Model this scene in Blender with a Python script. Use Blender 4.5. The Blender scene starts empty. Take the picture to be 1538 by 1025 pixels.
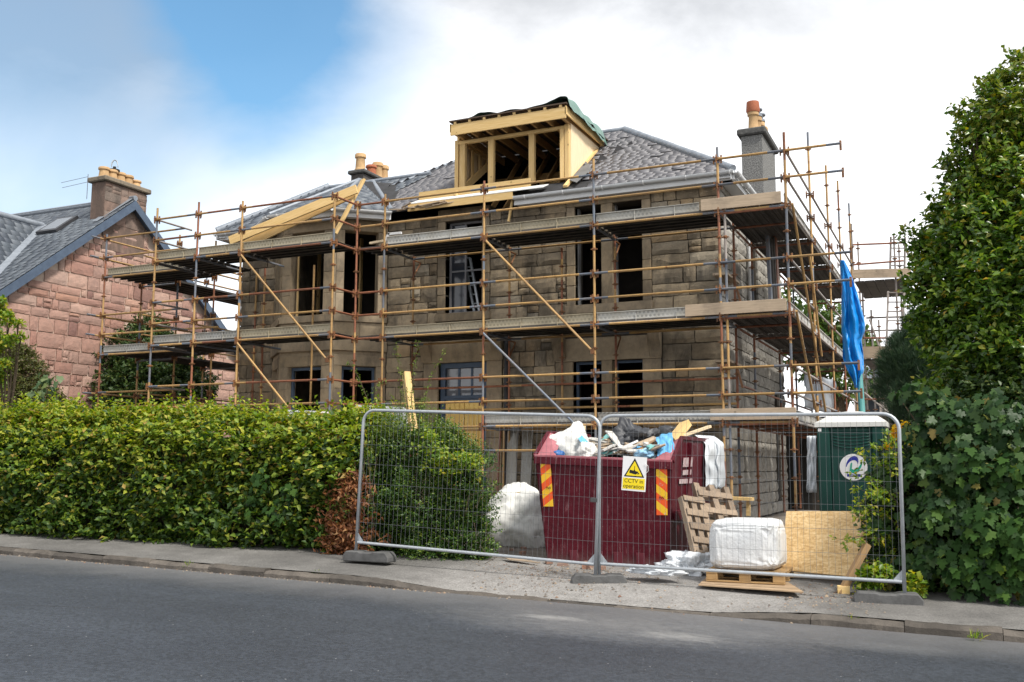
import bpy, math, random
import numpy as np
from mathutils import Vector, Matrix, noise

# ------------------------------------------------------------------ camera, sky, sun, exposure
SC = bpy.context.scene
COL = SC.collection
R_ = math.radians
YAW, PITCH, ROLL, FPX = 24.8, 7.19, 0.16, 1475.0
cam_d = bpy.data.cameras.new("camera")
cam_d.sensor_width = 36.0
cam_d.lens = FPX / 1538.0 * 36.0
cam_d.clip_start = 0.05
cam_d.clip_end = 2000.0
cam = bpy.data.objects.new("camera", cam_d)
COL.objects.link(cam)
CAM_M = Matrix.Rotation(R_(YAW), 4, 'Z') @ Matrix.Rotation(R_(90 + PITCH), 4, 'X') @ Matrix.Rotation(R_(ROLL), 4, 'Z')
cam.matrix_world = CAM_M            # the world origin is the photographer's eye
SC.camera = cam

SUN_AZ, SUN_EL = 112.0, 52.0        # degrees clockwise from +Y, and above the horizon
world = bpy.data.worlds.new("World")
SC.world = world
world.use_nodes = True
wt = world.node_tree
wt.nodes.clear()


def wn(kind, **kw):
    n = wt.nodes.new(kind)
    for k, v in kw.items():
        setattr(n, k, v)
    return n


def wl(a, b):
    wt.links.new(a, b)


def wmath(op, a, b=None, c=None, clamp=False):
    n = wn('ShaderNodeMath', operation=op, use_clamp=clamp)
    for i, v in enumerate((a, b, c)):
        if v is None:
            continue
        if isinstance(v, (int, float)):
            n.inputs[i].default_value = v
        else:
            wl(v, n.inputs[i])
    return n.outputs[0]


sky = wn('ShaderNodeTexSky', sky_type='NISHITA')
sky.sun_disc = False
sky.sun_elevation = R_(SUN_EL)
sky.sun_rotation = R_(SUN_AZ)
sky.air_density = 1.0
sky.dust_density = 0.6
sky.ozone_density = 2.0
wtc = wn('ShaderNodeTexCoord')
wsep = wn('ShaderNodeSeparateXYZ')
wl(wtc.outputs['Generated'], wsep.inputs[0])
wz = wmath('MAXIMUM', wsep.outputs[2], 0.0)
wden = wmath('ADD', wz, 0.28)
wcomb = wn('ShaderNodeCombineXYZ')
wl(wmath('DIVIDE', wsep.outputs[0], wden), wcomb.inputs[0])
wl(wmath('DIVIDE', wsep.outputs[1], wden), wcomb.inputs[1])


def wnoise(scale, detail, rough, loc=(0, 0, 0), dist=0.0):
    mp = wn('ShaderNodeMapping')
    mp.inputs['Location'].default_value = loc
    wl(wcomb.outputs[0], mp.inputs[0])
    n = wn('ShaderNodeTexNoise')
    n.inputs['Scale'].default_value = scale
    n.inputs['Detail'].default_value = detail
    n.inputs['Roughness'].default_value = rough
    n.inputs['Distortion'].default_value = dist
    wl(mp.outputs[0], n.inputs[0])
    return n.outputs[0]


def wdot(d):
    n = wn('ShaderNodeVectorMath', operation='DOT_PRODUCT')
    wl(wtc.outputs['Generated'], n.inputs[0])
    n.inputs[1].default_value = d
    return n.outputs['Value']


def ray(x, y):
    v = Vector(((x - 769.0) / FPX, -(y - 512.5) / FPX, -1.0))
    return (CAM_M.to_3x3() @ v)


def wsmooth(v, a, b):
    n = wn('ShaderNodeMapRange', interpolation_type='SMOOTHSTEP')
    n.inputs['From Min'].default_value = a
    n.inputs['From Max'].default_value = b
    wl(v, n.inputs['Value'])
    return n.outputs[0]


n_big = wnoise(1.3, 6.0, 0.55, (3.1, 1.7, 0.0), 0.3)
n_fine = wnoise(4.0, 7.0, 0.6, (0.4, 7.2, 0.0), 0.2)
# gaps in the cloud: a clear rift, and a thin place with blue grey showing through
d1 = ray(458, 85).normalized()
d2 = ray(20, 50).normalized()
d3 = ray(375, -30).normalized()
rift = wsmooth(wmath('ADD', wdot(d1), wmath('MULTIPLY', wmath('SUBTRACT', n_big, 0.5), 0.016)), 0.985, 1.004)
rift2 = wsmooth(wmath('ADD', wdot(d3), wmath('MULTIPLY', wmath('SUBTRACT', n_fine, 0.5), 0.012)), 0.990, 1.003)
thin = wsmooth(wmath('ADD', wdot(d2), wmath('MULTIPLY', wmath('SUBTRACT', n_big, 0.5), 0.05)), 0.945, 1.0)
wob = wmath('MULTIPLY', wmath('SUBTRACT', n_big, 0.60), 2.5, clamp=True)
hole = wmath('ADD', wmath('MULTIPLY', rift, 0.92), wmath('MULTIPLY', rift2, 0.4))
hole = wmath('ADD', hole, wmath('MULTIPLY', thin, 0.60))
hole = wmath('ADD', hole, wmath('MULTIPLY', wob, wmath('MULTIPLY', wz, 0.5)))
hole = wmath('MINIMUM', hole, 0.96)
cloud = wmath('SUBTRACT', 1.0, hole, clamp=True)
cmix = wn('ShaderNodeMix', data_type='RGBA')
cmix.inputs['A'].default_value = (0.97, 0.98, 1.0, 1)
cmix.inputs['B'].default_value = (0.33, 0.345, 0.37, 1)
shade = wmath('MULTIPLY', wsmooth(wsep.outputs[2], 0.26, 0.45), wmath('ADD', wmath('MULTIPLY', wsmooth(n_fine, 0.3, 0.7), 0.35), 0.48), clamp=True)
shade = wmath('ADD', shade, wmath('MULTIPLY', thin, 0.75), clamp=True)
wl(shade, cmix.inputs['Factor'])
bg1 = wn('ShaderNodeBackground')
bg1.inputs[1].default_value = 0.13
stint = wn('ShaderNodeMix', data_type='RGBA', blend_type='MULTIPLY')
stint.inputs['Factor'].default_value = 1.0
stint.inputs['B'].default_value = (0.72, 1.02, 1.02, 1)
wl(sky.outputs[0], stint.inputs['A'])
wl(stint.outputs['Result'], bg1.inputs[0])
bg2 = wn('ShaderNodeBackground')
bg2.inputs[1].default_value = 1.0
wl(cmix.outputs['Result'], bg2.inputs[0])
wmix = wn('ShaderNodeMixShader')
wl(cloud, wmix.inputs[0])
wl(bg1.outputs[0], wmix.inputs[1])
wl(bg2.outputs[0], wmix.inputs[2])
wout = wn('ShaderNodeOutputWorld')
wl(wmix.outputs[0], wout.inputs[0])

sun_d = bpy.data.lights.new("sun", 'SUN')
sun_d.energy = 3.0
sun_d.angle = R_(10)
sun_d.color = (1.0, 0.95, 0.87)
sun = bpy.data.objects.new("sun", sun_d)
COL.objects.link(sun)
_sd = Vector((math.sin(R_(SUN_AZ)) * math.cos(R_(SUN_EL)), math.cos(R_(SUN_AZ)) * math.cos(R_(SUN_EL)), math.sin(R_(SUN_EL))))
sun.rotation_euler = _sd.to_track_quat('Z', 'Y').to_euler()
sun.location = (10, -5, 30)

SC.view_settings.view_transform = 'Standard'
SC.view_settings.look = 'None'
SC.view_settings.gamma = 1.0
SC.view_settings.use_curve_mapping = False
SC.view_settings.exposure = 0.70

# ------------------------------------------------------------------ helpers
random.seed(7)
rng = np.random.default_rng(11)
U = random.uniform


def pY(x, y, Y):
    d = ray(x, y)
    return d * (Y / d.y)


def pX(x, y, X):
    d = ray(x, y)
    return d * (X / d.x)


def pZ(x, y, Z):
    d = ray(x, y)
    return d * (Z / d.z)


def wloc(o):
    v = Vector((0, 0, 0))
    while o is not None:
        v = v + o.location
        o = o.parent
    return v


def tag(o, label, cat, group=None, kind=None):
    o['label'] = label
    o['category'] = cat
    if group:
        o['group'] = group
    if kind:
        o['kind'] = kind
    return o


def thing(name, label, cat, loc=(0, 0, 0), rot=(0, 0, 0), group=None):
    o = bpy.data.objects.new(name, None)
    o.empty_display_size = 0.2
    COL.objects.link(o)
    o.location = loc
    o.rotation_euler = rot
    return tag(o, label, cat, group)


def link(name, me, parent=None, loc=None):
    o = bpy.data.objects.new(name, me)
    COL.objects.link(o)
    if parent is not None:
        o.parent = parent
    if loc is not None:
        o.location = loc
    return o


def dup(root, loc, rot=None, label=None):
    r = root.copy()
    COL.objects.link(r)
    r.location = loc
    if rot is not None:
        r.rotation_euler = rot
    if label:
        r['label'] = label
    for ch in list(root.children):
        c = ch.copy()
        COL.objects.link(c)
        c.parent = r
        for g in list(ch.children):
            d = g.copy()
            COL.objects.link(d)
            d.parent = c
    return r


class MB:
    """collects shapes and builds them as one mesh object"""

    def __init__(self):
        self.v, self.f, self.m = [], [], []
        self.mi = 0

    def add(self, vs, fs):
        b = len(self.v)
        self.v += [tuple(p) for p in vs]
        for f in fs:
            self.f.append(tuple(b + i for i in f))
            self.m.append(self.mi)
        return self

    def box(self, a, b):
        (x0, y0, z0), (x1, y1, z1) = a, b
        x0, x1 = min(x0, x1), max(x0, x1)
        y0, y1 = min(y0, y1), max(y0, y1)
        z0, z1 = min(z0, z1), max(z0, z1)
        vs = [(x0, y0, z0), (x1, y0, z0), (x1, y1, z0), (x0, y1, z0), (x0, y0, z1), (x1, y0, z1), (x1, y1, z1), (x0, y1, z1)]
        return self.add(vs, [(0, 3, 2, 1), (4, 5, 6, 7), (0, 1, 5, 4), (1, 2, 6, 5), (2, 3, 7, 6), (3, 0, 4, 7)])

    def beam(self, p, q, w, h, up=(0, 0, 1), roll=0.0):
        p, q = Vector(p), Vector(q)
        d = (q - p).normalized()
        up = Vector(up)
        s = d.cross(up)
        if s.length < 1e-4:
            s = d.cross(Vector((0, 1, 0)))
        s.normalize()
        t = s.cross(d).normalized()
        if roll:
            m = Matrix.Rotation(roll, 3, d)
            s, t = m @ s, m @ t
        s, t = s * (w / 2), t * (h / 2)
        vs = [p - s - t, p + s - t, p + s + t, p - s + t, q - s - t, q + s - t, q + s + t, q - s + t]
        return self.add(vs, [(0, 1, 2, 3), (7, 6, 5, 4), (0, 4, 5, 1), (1, 5, 6, 2), (2, 6, 7, 3), (3, 7, 4, 0)])

    def tube(self, p, q, r, n=8, r2=None, caps=True):
        p, q = Vector(p), Vector(q)
        d = (q - p).normalized()
        s = d.orthogonal().normalized()
        t = d.cross(s)
        r2 = r if r2 is None else r2
        vs = []
        for c, rr in ((p, r), (q, r2)):
            for i in range(n):
                a = 2 * math.pi * i / n
                vs.append(c + s * (rr * math.cos(a)) + t * (rr * math.sin(a)))
        fs = [(i, (i + 1) % n, n + (i + 1) % n, n + i) for i in range(n)]
        if caps:
            fs += [tuple(range(n - 1, -1, -1)), tuple(range(n, 2 * n))]
        return self.add(vs, fs)

    def path(self, pts, r, n=8):
        pts = [Vector(p) for p in pts]
        k = len(pts)
        rs = r if hasattr(r, '__len__') else [r] * k
        vs = []
        ref = None
        for i, p in enumerate(pts):
            d = (pts[min(i + 1, k - 1)] - pts[max(i - 1, 0)]).normalized()
            if ref is None:
                ref = d.orthogonal().normalized()
            s = (ref - d * ref.dot(d)).normalized()
            ref = s
            t = d.cross(s)
            for j in range(n):
                a = 2 * math.pi * j / n
                vs.append(p + s * (rs[i] * math.cos(a)) + t * (rs[i] * math.sin(a)))
        fs = []
        for i in range(k - 1):
            for j in range(n):
                fs.append((i * n + j, i * n + (j + 1) % n, (i + 1) * n + (j + 1) % n, (i + 1) * n + j))
        fs += [tuple(range(n - 1, -1, -1)), tuple(range((k - 1) * n, k * n))]
        return self.add(vs, fs)

    def lathe(self, c, prof, n=16):
        c = Vector(c)
        vs = []
        for r, z in prof:
            for j in range(n):
                a = 2 * math.pi * j / n
                vs.append(c + Vector((r * math.cos(a), r * math.sin(a), z)))
        fs = []
        k = len(prof)
        for i in range(k - 1):
            for j in range(n):
                fs.append((i * n + j, i * n + (j + 1) % n, (i + 1) * n + (j + 1) % n, (i + 1) * n + j))
        fs += [tuple(range(n - 1, -1, -1)), tuple(range((k - 1) * n, k * n))]
        return self.add(vs, fs)

    def prism(self, poly, d):
        """poly: list of 3D points, extruded by vector d"""
        n = len(poly)
        d = Vector(d)
        vs = [Vector(p) for p in poly] + [Vector(p) + d for p in poly]
        fs = [tuple(range(n - 1, -1, -1)), tuple(range(n, 2 * n))] + [(i, (i + 1) % n, n + (i + 1) % n, n + i) for i in range(n)]
        return self.add(vs, fs)

    def mesh(self, name, mats, smooth=False):
        me = bpy.data.meshes.new(name)
        me.from_pydata(self.v, [], self.f)
        for m in (mats if isinstance(mats, (list, tuple)) else [mats]):
            me.materials.append(m)
        if any(self.m):
            me.polygons.foreach_set('material_index', self.m)
        if smooth:
            me.polygons.foreach_set('use_smooth', [True] * len(self.f))
        me.update()
        return me

    def build(self, name, mats, parent=None, smooth=False, local=False, bevel=0.0, auto=False):
        if parent is not None and not local:
            o = wloc(parent)
            self.v = [(x - o.x, y - o.y, z - o.z) for x, y, z in self.v]
        me = self.mesh(name, mats, smooth)
        import bmesh
        bm = bmesh.new()
        bm.from_mesh(me)
        bmesh.ops.recalc_face_normals(bm, faces=bm.faces)
        if bevel:
            bmesh.ops.bevel(bm, geom=list(bm.edges), offset=bevel, segments=1, affect='EDGES')
        bm.to_mesh(me)
        bm.free()
        if auto:
            me.polygons.foreach_set('use_smooth', [True] * len(me.polygons))
            try:
                me.set_sharp_from_angle(angle=R_(40))
            except Exception:
                pass
        return link(name, me, parent)


def np_mesh(name, V, F, mats, mi=None, smooth=False):
    """V (n,3) float, F (m,k) int, fast"""
    me = bpy.data.meshes.new(name)
    n, m, k = len(V), len(F), F.shape[1]
    me.vertices.add(n)
    me.vertices.foreach_set('co', np.ascontiguousarray(V, dtype=np.float32).ravel())
    me.loops.add(m * k)
    me.loops.foreach_set('vertex_index', np.ascontiguousarray(F, dtype=np.int32).ravel())
    me.polygons.add(m)
    me.polygons.foreach_set('loop_start', np.arange(0, m * k, k, dtype=np.int32))
    for mm in (mats if isinstance(mats, (list, tuple)) else [mats]):
        me.materials.append(mm)
    if mi is not None:
        me.polygons.foreach_set('material_index', np.asarray(mi, dtype=np.int32))
    if smooth:
        me.polygons.foreach_set('use_smooth', np.ones(m, dtype=bool))
    me.update(calc_edges=True)
    me.validate()
    return me


# ------------------------------------------------------------------ materials
class NT:
    def __init__(self, name):
        self.mat = bpy.data.materials.new(name)
        self.mat.use_nodes = True
        self.t = self.mat.node_tree
        self.t.nodes.clear()
        self.out = self.n('ShaderNodeOutputMaterial')
        self.b = self.n('ShaderNodeBsdfPrincipled')
        self.l(self.b.outputs[0], self.out.inputs[0])

    def n(self, kind, **kw):
        n = self.t.nodes.new(kind)
        for k, v in kw.items():
            setattr(n, k, v)
        return n

    def l(self, a, b):
        self.t.links.new(a, b)

    def val(self, sock, v):
        if isinstance(v, (int, float, tuple, list)):
            sock.default_value = v
        else:
            self.l(v, sock)

    def pos(self, kind='pos', scale=None):
        if kind == 'pos':
            s = self.n('ShaderNodeNewGeometry').outputs['Position']
        else:
            s = self.n('ShaderNodeTexCoord').outputs['Object']
        if scale:
            m = self.n('ShaderNodeMapping')
            m.inputs['Scale'].default_value = scale
            self.l(s, m.inputs[0])
            s = m.outputs[0]
        return s

    def noise(self, co, scale, detail=5, rough=0.6, dist=0.0):
        n = self.n('ShaderNodeTexNoise')
        n.inputs['Scale'].default_value = scale
        n.inputs['Detail'].default_value = detail
        n.inputs['Roughness'].default_value = rough
        n.inputs['Distortion'].default_value = dist
        self.l(co, n.inputs['Vector'])
        return n.outputs[0]

    def vor(self, co, scale, out='Distance', feature='F1'):
        n = self.n('ShaderNodeTexVoronoi', feature=feature)
        n.inputs['Scale'].default_value = scale
        self.l(co, n.inputs['Vector'])
        return n.outputs[out]

    def ramp(self, fac, stops, interp='LINEAR'):
        r = self.n('ShaderNodeValToRGB')
        r.color_ramp.interpolation = interp
        els = r.color_ramp.elements
        while len(els) < len(stops):
            els.new(0.5)
        for e, (p, c) in zip(els, stops):
            e.position = p
            e.color = (*c, 1) if len(c) == 3 else c
        self.l(fac, r.inputs[0])
        return r.outputs[0]

    def mix(self, f, a, b, mode='MIX'):
        m = self.n('ShaderNodeMix', data_type='RGBA', blend_type=mode)
        self.val(m.inputs['Factor'], f)
        self.val(m.inputs['A'], (*a, 1) if isinstance(a, tuple) and len(a) == 3 else a)
        self.val(m.inputs['B'], (*b, 1) if isinstance(b, tuple) and len(b) == 3 else b)
        return m.outputs['Result']

    def math(self, op, a, b=0.0, clamp=False):
        m = self.n('ShaderNodeMath', operation=op, use_clamp=clamp)
        self.val(m.inputs[0], a)
        self.val(m.inputs[1], b)
        return m.outputs[0]

    def step(self, v, a, b):
        m = self.n('ShaderNodeMapRange', interpolation_type='SMOOTHSTEP')
        m.inputs['From Min'].default_value = a
        m.inputs['From Max'].default_value = b
        self.l(v, m.inputs['Value'])
        return m.outputs[0]

    def rand(self):
        return self.n('ShaderNodeObjectInfo').outputs['Random']

    def island(self):
        return self.n('ShaderNodeNewGeometry').outputs['Random Per Island']

    def hsv(self, col, v, s=1.0, h=0.5):
        n = self.n('ShaderNodeHueSaturation')
        self.val(n.inputs['Hue'], h)
        self.val(n.inputs['Saturation'], s)
        self.val(n.inputs['Value'], v)
        self.l(col, n.inputs['Color'])
        return n.outputs[0]

    def bump(self, h, strength=0.3, dist=0.02):
        n = self.n('ShaderNodeBump')
        n.inputs['Strength'].default_value = strength
        n.inputs['Distance'].default_value = dist
        self.l(h, n.inputs['Height'])
        self.l(n.outputs[0], self.b.inputs['Normal'])

    def done(self, col=None, rough=0.8, metal=0.0, spec=0.3):
        if col is not None:
            self.val(self.b.inputs['Base Color'], (*col, 1) if isinstance(col, tuple) and len(col) == 3 else col)
        self.val(self.b.inputs['Roughness'], rough)
        self.b.inputs['Metallic'].default_value = metal
        self.b.inputs['Specular IOR Level'].default_value = spec
        return self.mat


def m_basic(name, c1, c2=None, scale=6, rough=0.75, metal=0.0, spec=0.3, bump=0.15, bscale=60, var=0.0, isl=0.0, coord='pos', stretch=None, bdist=0.01):
    t = NT(name)
    co = t.pos(coord, stretch)
    n1 = t.noise(co, scale, 6)
    col = t.ramp(n1, [(0.3, c1), (0.7, c2 or tuple(x * 0.75 for x in c1))])
    if var:
        col = t.hsv(col, t.math('ADD', t.math('MULTIPLY', t.rand(), var), 1 - var / 2))
    if isl:
        col = t.hsv(col, t.math('ADD', t.math('MULTIPLY', t.island(), isl), 1 - isl / 2))
    if bump:
        t.bump(t.noise(co, bscale, 4), bump, bdist)
    return t.done(col, rough, metal, spec)


def m_leaf(name, stops, rough=0.45, trans=0.35, top=None, spec=0.4, tint=None):
    """leaf colours drawn per leaf; top = (z0, z1, colour stops) for the younger growth higher up"""
    t = NT(name)
    r = t.island()
    col = t.ramp(r, stops)
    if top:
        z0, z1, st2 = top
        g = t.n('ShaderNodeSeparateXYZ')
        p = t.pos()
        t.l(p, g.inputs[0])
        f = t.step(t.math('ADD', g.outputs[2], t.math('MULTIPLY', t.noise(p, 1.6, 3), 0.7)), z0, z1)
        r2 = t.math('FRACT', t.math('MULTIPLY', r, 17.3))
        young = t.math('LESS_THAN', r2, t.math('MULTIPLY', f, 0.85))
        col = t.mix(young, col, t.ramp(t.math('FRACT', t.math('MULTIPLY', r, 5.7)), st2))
    t.done(col, rough, 0, spec)
    tr = t.n('ShaderNodeBsdfTranslucent')
    t.l(t.hsv(col, 1.5, 1.1), tr.inputs[0])
    mx = t.n('ShaderNodeMixShader')
    mx.inputs[0].default_value = trans
    t.l(t.b.outputs[0], mx.inputs[1])
    t.l(tr.outputs[0], mx.inputs[2])
    t.l(mx.outputs[0], t.out.inputs[0])
    return t.mat


def m_stone(name, stops, dirt=0.5, dirtcol=(0.05, 0.045, 0.04), lichen=0.5, bump=0.5, streak=True):
    t = NT(name)
    p = t.pos()
    r = t.rand()
    col = t.ramp(r, stops)
    n = t.noise(p, 9.0, 8, 0.65)
    col = t.mix(t.math('MULTIPLY', t.step(n, 0.35, 0.75), 0.55), col, t.hsv(col, 0.55, 0.8))
    st = t.noise(t.pos('pos', (1.6, 1.6, 0.55)), 1.1, 6, 0.7, 0.4)
    r2 = t.math('FRACT', t.math('MULTIPLY', r, 13.7))
    col = t.mix(t.math('MULTIPLY', t.step(t.math('ADD', st, t.math('MULTIPLY', r2, 0.22)), 0.50, 0.80), dirt), col, dirtcol)
    if lichen:
        v = t.vor(p, 11.0)
        spots = t.math('MULTIPLY', t.math('LESS_THAN', v, 0.10), t.step(t.noise(p, 0.9, 3), 0.52, 0.62))
        col = t.mix(t.math('MULTIPLY', spots, lichen), col, (0.5, 0.48, 0.42))
    h = t.math('ADD', t.noise(p, 26, 6, 0.7), t.math('MULTIPLY', t.noise(p, 90, 3), 0.35))
    t.bump(h, bump, 0.03)
    return t.done(col, 0.92, 0, 0.2)


SAND = m_stone('sandstone', [(0.0, (0.40, 0.315, 0.21)), (0.25, (0.34, 0.275, 0.19)), (0.45, (0.44, 0.35, 0.235)), (0.62, (0.28, 0.23, 0.165)), (0.75, (0.37, 0.32, 0.245)), (0.88, (0.42, 0.305, 0.18)), (1.0, (0.23, 0.195, 0.145))], 0.70, (0.045, 0.042, 0.038))
DRESSED = m_stone('dressed_sandstone', [(0.0, (0.38, 0.295, 0.19)), (0.5, (0.335, 0.265, 0.18)), (1.0, (0.42, 0.335, 0.23))], 0.55, lichen=0.0, bump=0.25)
PALESTONE = m_stone('pale_weathered_stone', [(0.0, (0.42, 0.40, 0.36)), (0.5, (0.34, 0.32, 0.28)), (1.0, (0.50, 0.47, 0.42))], 0.35, lichen=0.3)
PINK = m_stone('pink_sandstone', [(0.0, (0.47, 0.285, 0.225)), (0.25, (0.39, 0.215, 0.17)), (0.5, (0.53, 0.35, 0.28)), (0.68, (0.25, 0.135, 0.115)), (0.80, (0.57, 0.41, 0.335)), (0.92, (0.45, 0.25, 0.18)), (1.0, (0.20, 0.12, 0.11))], 0.18, (0.16, 0.10, 0.09), lichen=0.0, bump=0.7)
MORTAR = m_basic('dark_mortar', (0.12, 0.105, 0.085), (0.06, 0.053, 0.045), 5, 0.95, bump=0.6)
PMORTAR = m_basic('pale_mortar', (0.60, 0.48, 0.40), (0.48, 0.38, 0.31), 5, 0.95, bump=0.6)
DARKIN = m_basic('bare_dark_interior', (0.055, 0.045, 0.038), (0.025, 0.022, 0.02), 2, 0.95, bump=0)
HARL = m_basic('grey_roughcast', (0.30, 0.30, 0.29), (0.09, 0.09, 0.09), 34, 0.95, bump=1.0, bscale=45, bdist=0.03)
CAPST = m_basic('dark_coping_stone', (0.12, 0.12, 0.115), (0.05, 0.05, 0.05), 14, 0.95, bump=0.6)


def m_slate(name, a, b, c):
    t = NT(name)
    p = t.pos()
    r = t.island()
    col = t.ramp(r, [(0, a), (0.45, b), (0.85, c), (1, tuple(x * 0.88 for x in a))])
    col = t.mix(t.math('MULTIPLY', t.step(t.noise(p, 7, 6), 0.45, 0.8), 0.22), col, t.hsv(col, 0.7))
    t.bump(t.noise(p, 50, 5), 0.25, 0.006)
    return t.done(col, 0.55, 0, 0.45)


SLATE = m_slate('slate', (0.172, 0.170, 0.182), (0.188, 0.184, 0.197), (0.162, 0.160, 0.173))
BSLATE = m_slate('blue_slate', (0.115, 0.135, 0.16), (0.15, 0.17, 0.195), (0.085, 0.10, 0.125))
LEAD = m_basic('lead_flashing', (0.30, 0.33, 0.37), (0.20, 0.225, 0.26), 5, 0.5, 0.3, 0.4, bump=0.2)
FELT = m_basic('roof_felt', (0.05, 0.05, 0.055), (0.03, 0.03, 0.03), 6, 0.9)
GUTTER = m_basic('pale_grey_plastic', (0.72, 0.74, 0.75), (0.62, 0.64, 0.65), 2.5, 0.45, bump=0.0)
UPVC = m_basic('white_plastic', (0.74, 0.75, 0.75), (0.66, 0.67, 0.68), 3, 0.45, bump=0.0)
BLUEPAINT = m_basic('slate_blue_paint', (0.085, 0.12, 0.175), (0.06, 0.085, 0.13), 6, 0.55, bump=0.1)
YDOOR = m_basic('mustard_door_paint', (0.86, 0.60, 0.20), (0.78, 0.52, 0.15), 4, 0.55, bump=0.08)
GLASS = NT('dark_glass').done((0.03, 0.035, 0.045), 0.08, 0.0, 0.6)


def m_wood(name, a, b, scale=3.0, var=0.35, knots=True, axis=2, dirt=0.0):
    t = NT(name)
    co = t.pos('obj')
    sc = [14.0, 14.0, 14.0]
    sc[axis] = 0.9
    g = t.noise(t.pos('obj', tuple(sc)), scale, 5, 0.6, 0.6)
    col = t.ramp(g, [(0.3, b), (0.65, a)])
    if knots:
        k = t.vor(t.pos('obj', (4.0, 4.0, 4.0)), 0.8)
        col = t.mix(t.math('MULTIPLY', t.math('LESS_THAN', k, 0.075), 0.6), col, tuple(x * 0.35 for x in b))
    if dirt:
        col = t.mix(t.math('MULTIPLY', t.step(t.noise(co, 2.3, 6), 0.45, 0.7), dirt), col, (0.10, 0.085, 0.07))
    col = t.hsv(col, t.math('ADD', t.math('MULTIPLY', t.rand(), var), 1 - var / 2))
    t.bump(g, 0.12, 0.005)
    return t.done(col, 0.75, 0, 0.25)


TIMBER = m_wood('new_timber', (0.74, 0.53, 0.26), (0.62, 0.41, 0.16))
TIMBERX = m_wood('new_timber_along', (0.74, 0.53, 0.255), (0.61, 0.405, 0.155), axis=0)
PALEWOOD = m_wood('pale_sheet_wood', (0.74, 0.61, 0.42), (0.64, 0.50, 0.32), knots=False)
OLDWOOD = m_wood('weathered_board', (0.46, 0.36, 0.26), (0.34, 0.265, 0.19), axis=0, dirt=0.4)
PALLETW = m_wood('old_pallet_wood', (0.33, 0.25, 0.18), (0.20, 0.155, 0.115), axis=2, dirt=0.5)
PALLETY = m_wood('pallet_wood', (0.46, 0.30, 0.14), (0.32, 0.20, 0.09), axis=0, dirt=0.3)


def m_osb():
    t = NT('strand_board')
    co = t.pos('obj')
    v1 = t.vor(t.pos('obj', (14, 14, 60)), 1.3, 'Color')
    v2 = t.vor(t.pos('obj', (50, 50, 16)), 1.2, 'Color')
    s1 = t.n('ShaderNodeSeparateColor')
    t.l(v1, s1.inputs[0])
    s2 = t.n('ShaderNodeSeparateColor')
    t.l(v2, s2.inputs[0])
    f = t.math('ADD', t.math('MULTIPLY', s1.outputs[0], 0.6), t.math('MULTIPLY', s2.outputs[1], 0.4))
    col = t.ramp(f, [(0.1, (0.50, 0.31, 0.125)), (0.5, (0.64, 0.43, 0.20)), (0.9, (0.74, 0.55, 0.30))])
    t.bump(f, 0.15, 0.004)
    return t.done(col, 0.6, 0, 0.3)


OSB = m_osb()


def m_tubepaint(name, a, b, rust, amt):
    t = NT(name)
    p = t.pos()
    col = t.mix(t.step(t.noise(p, 5, 5), 0.35, 0.7), a, b)
    col = t.hsv(col, t.math('ADD', t.math('MULTIPLY', t.rand(), 0.5), 0.75))
    col = t.mix(t.step(t.noise(p, 13, 7, 0.7), 0.62 - amt * 0.25, 0.78 - amt * 0.2), col, rust)
    t.bump(t.noise(p, 120, 4), 0.2, 0.004)
    return t.done(col, 0.6, 0.0, 0.4)


RUST = (0.19, 0.072, 0.026)
T_YEL = m_tubepaint('ochre_tube_paint', (0.43, 0.265, 0.10), (0.34, 0.21, 0.095), RUST, 0.3)
T_RED = m_tubepaint('rusty_tube_paint', (0.27, 0.105, 0.055), (0.20, 0.08, 0.045), (0.11, 0.05, 0.028), 0.5)
T_BLU = m_tubepaint('grey_blue_tube_paint', (0.12, 0.145, 0.185), (0.17, 0.17, 0.18), RUST, 0.25)
T_GAL = m_tubepaint('galvanised_tube', (0.30, 0.27, 0.25), (0.22, 0.19, 0.17), (0.17, 0.09, 0.05), 0.2)
T_RUST = m_tubepaint('rusted_steel', (0.24, 0.11, 0.045), (0.16, 0.07, 0.03), (0.08, 0.04, 0.022), 0.5)


def m_deck():
    t = NT('dirty_steel_plank')
    p = t.pos()
    col = t.ramp(t.noise(p, 4, 6), [(0.3, (0.10, 0.09, 0.08)), (0.7, (0.045, 0.04, 0.037))])
    col = t.hsv(col, t.math('ADD', t.math('MULTIPLY', t.rand(), 0.6), 0.7))
    return t.done(col, 0.6, 0.2, 0.4)


DECK = m_deck()


def m_dimple(name, a, b, dark):
    """galvanised plank face with rows of pressed dimples"""
    t = NT(name)
    p = t.pos()
    s = t.n('ShaderNodeSeparateXYZ')
    t.l(p, s.inputs[0])
    u = t.math('ADD', s.outputs[0], s.outputs[1])
    w = s.outputs[2]
    row = t.math('FLOOR', t.math('MULTIPLY', w, 13.5))
    uu = t.math('ADD', t.math('MULTIPLY', u, 12.0), t.math('MULTIPLY', row, 0.5))
    fu = t.math('SUBTRACT', t.math('FRACT', uu), 0.5)
    fw = t.math('SUBTRACT', t.math('FRACT', t.math('MULTIPLY', w, 13.5)), 0.5)
    d = t.math('ADD', t.math('MULTIPLY', fu, fu), t.math('MULTIPLY', fw, fw))
    hole = t.math('SUBTRACT', 1.0, t.step(d, 0.05, 0.14))
    col = t.ramp(t.noise(p, 3.0, 6), [(0.3, a), (0.7, b)])
    col = t.hsv(col, t.math('ADD', t.math('MULTIPLY', t.rand(), 0.3), 0.85))
    keep = t.step(t.noise(p, 1.1, 3), 0.38, 0.55)
    col = t.mix(t.math('MULTIPLY', t.math('MULTIPLY', hole, keep), 0.6), col, dark)
    t.bump(hole, 0.5, -0.006)
    return t.done(col, 0.5, 0.15, 0.4)


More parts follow.
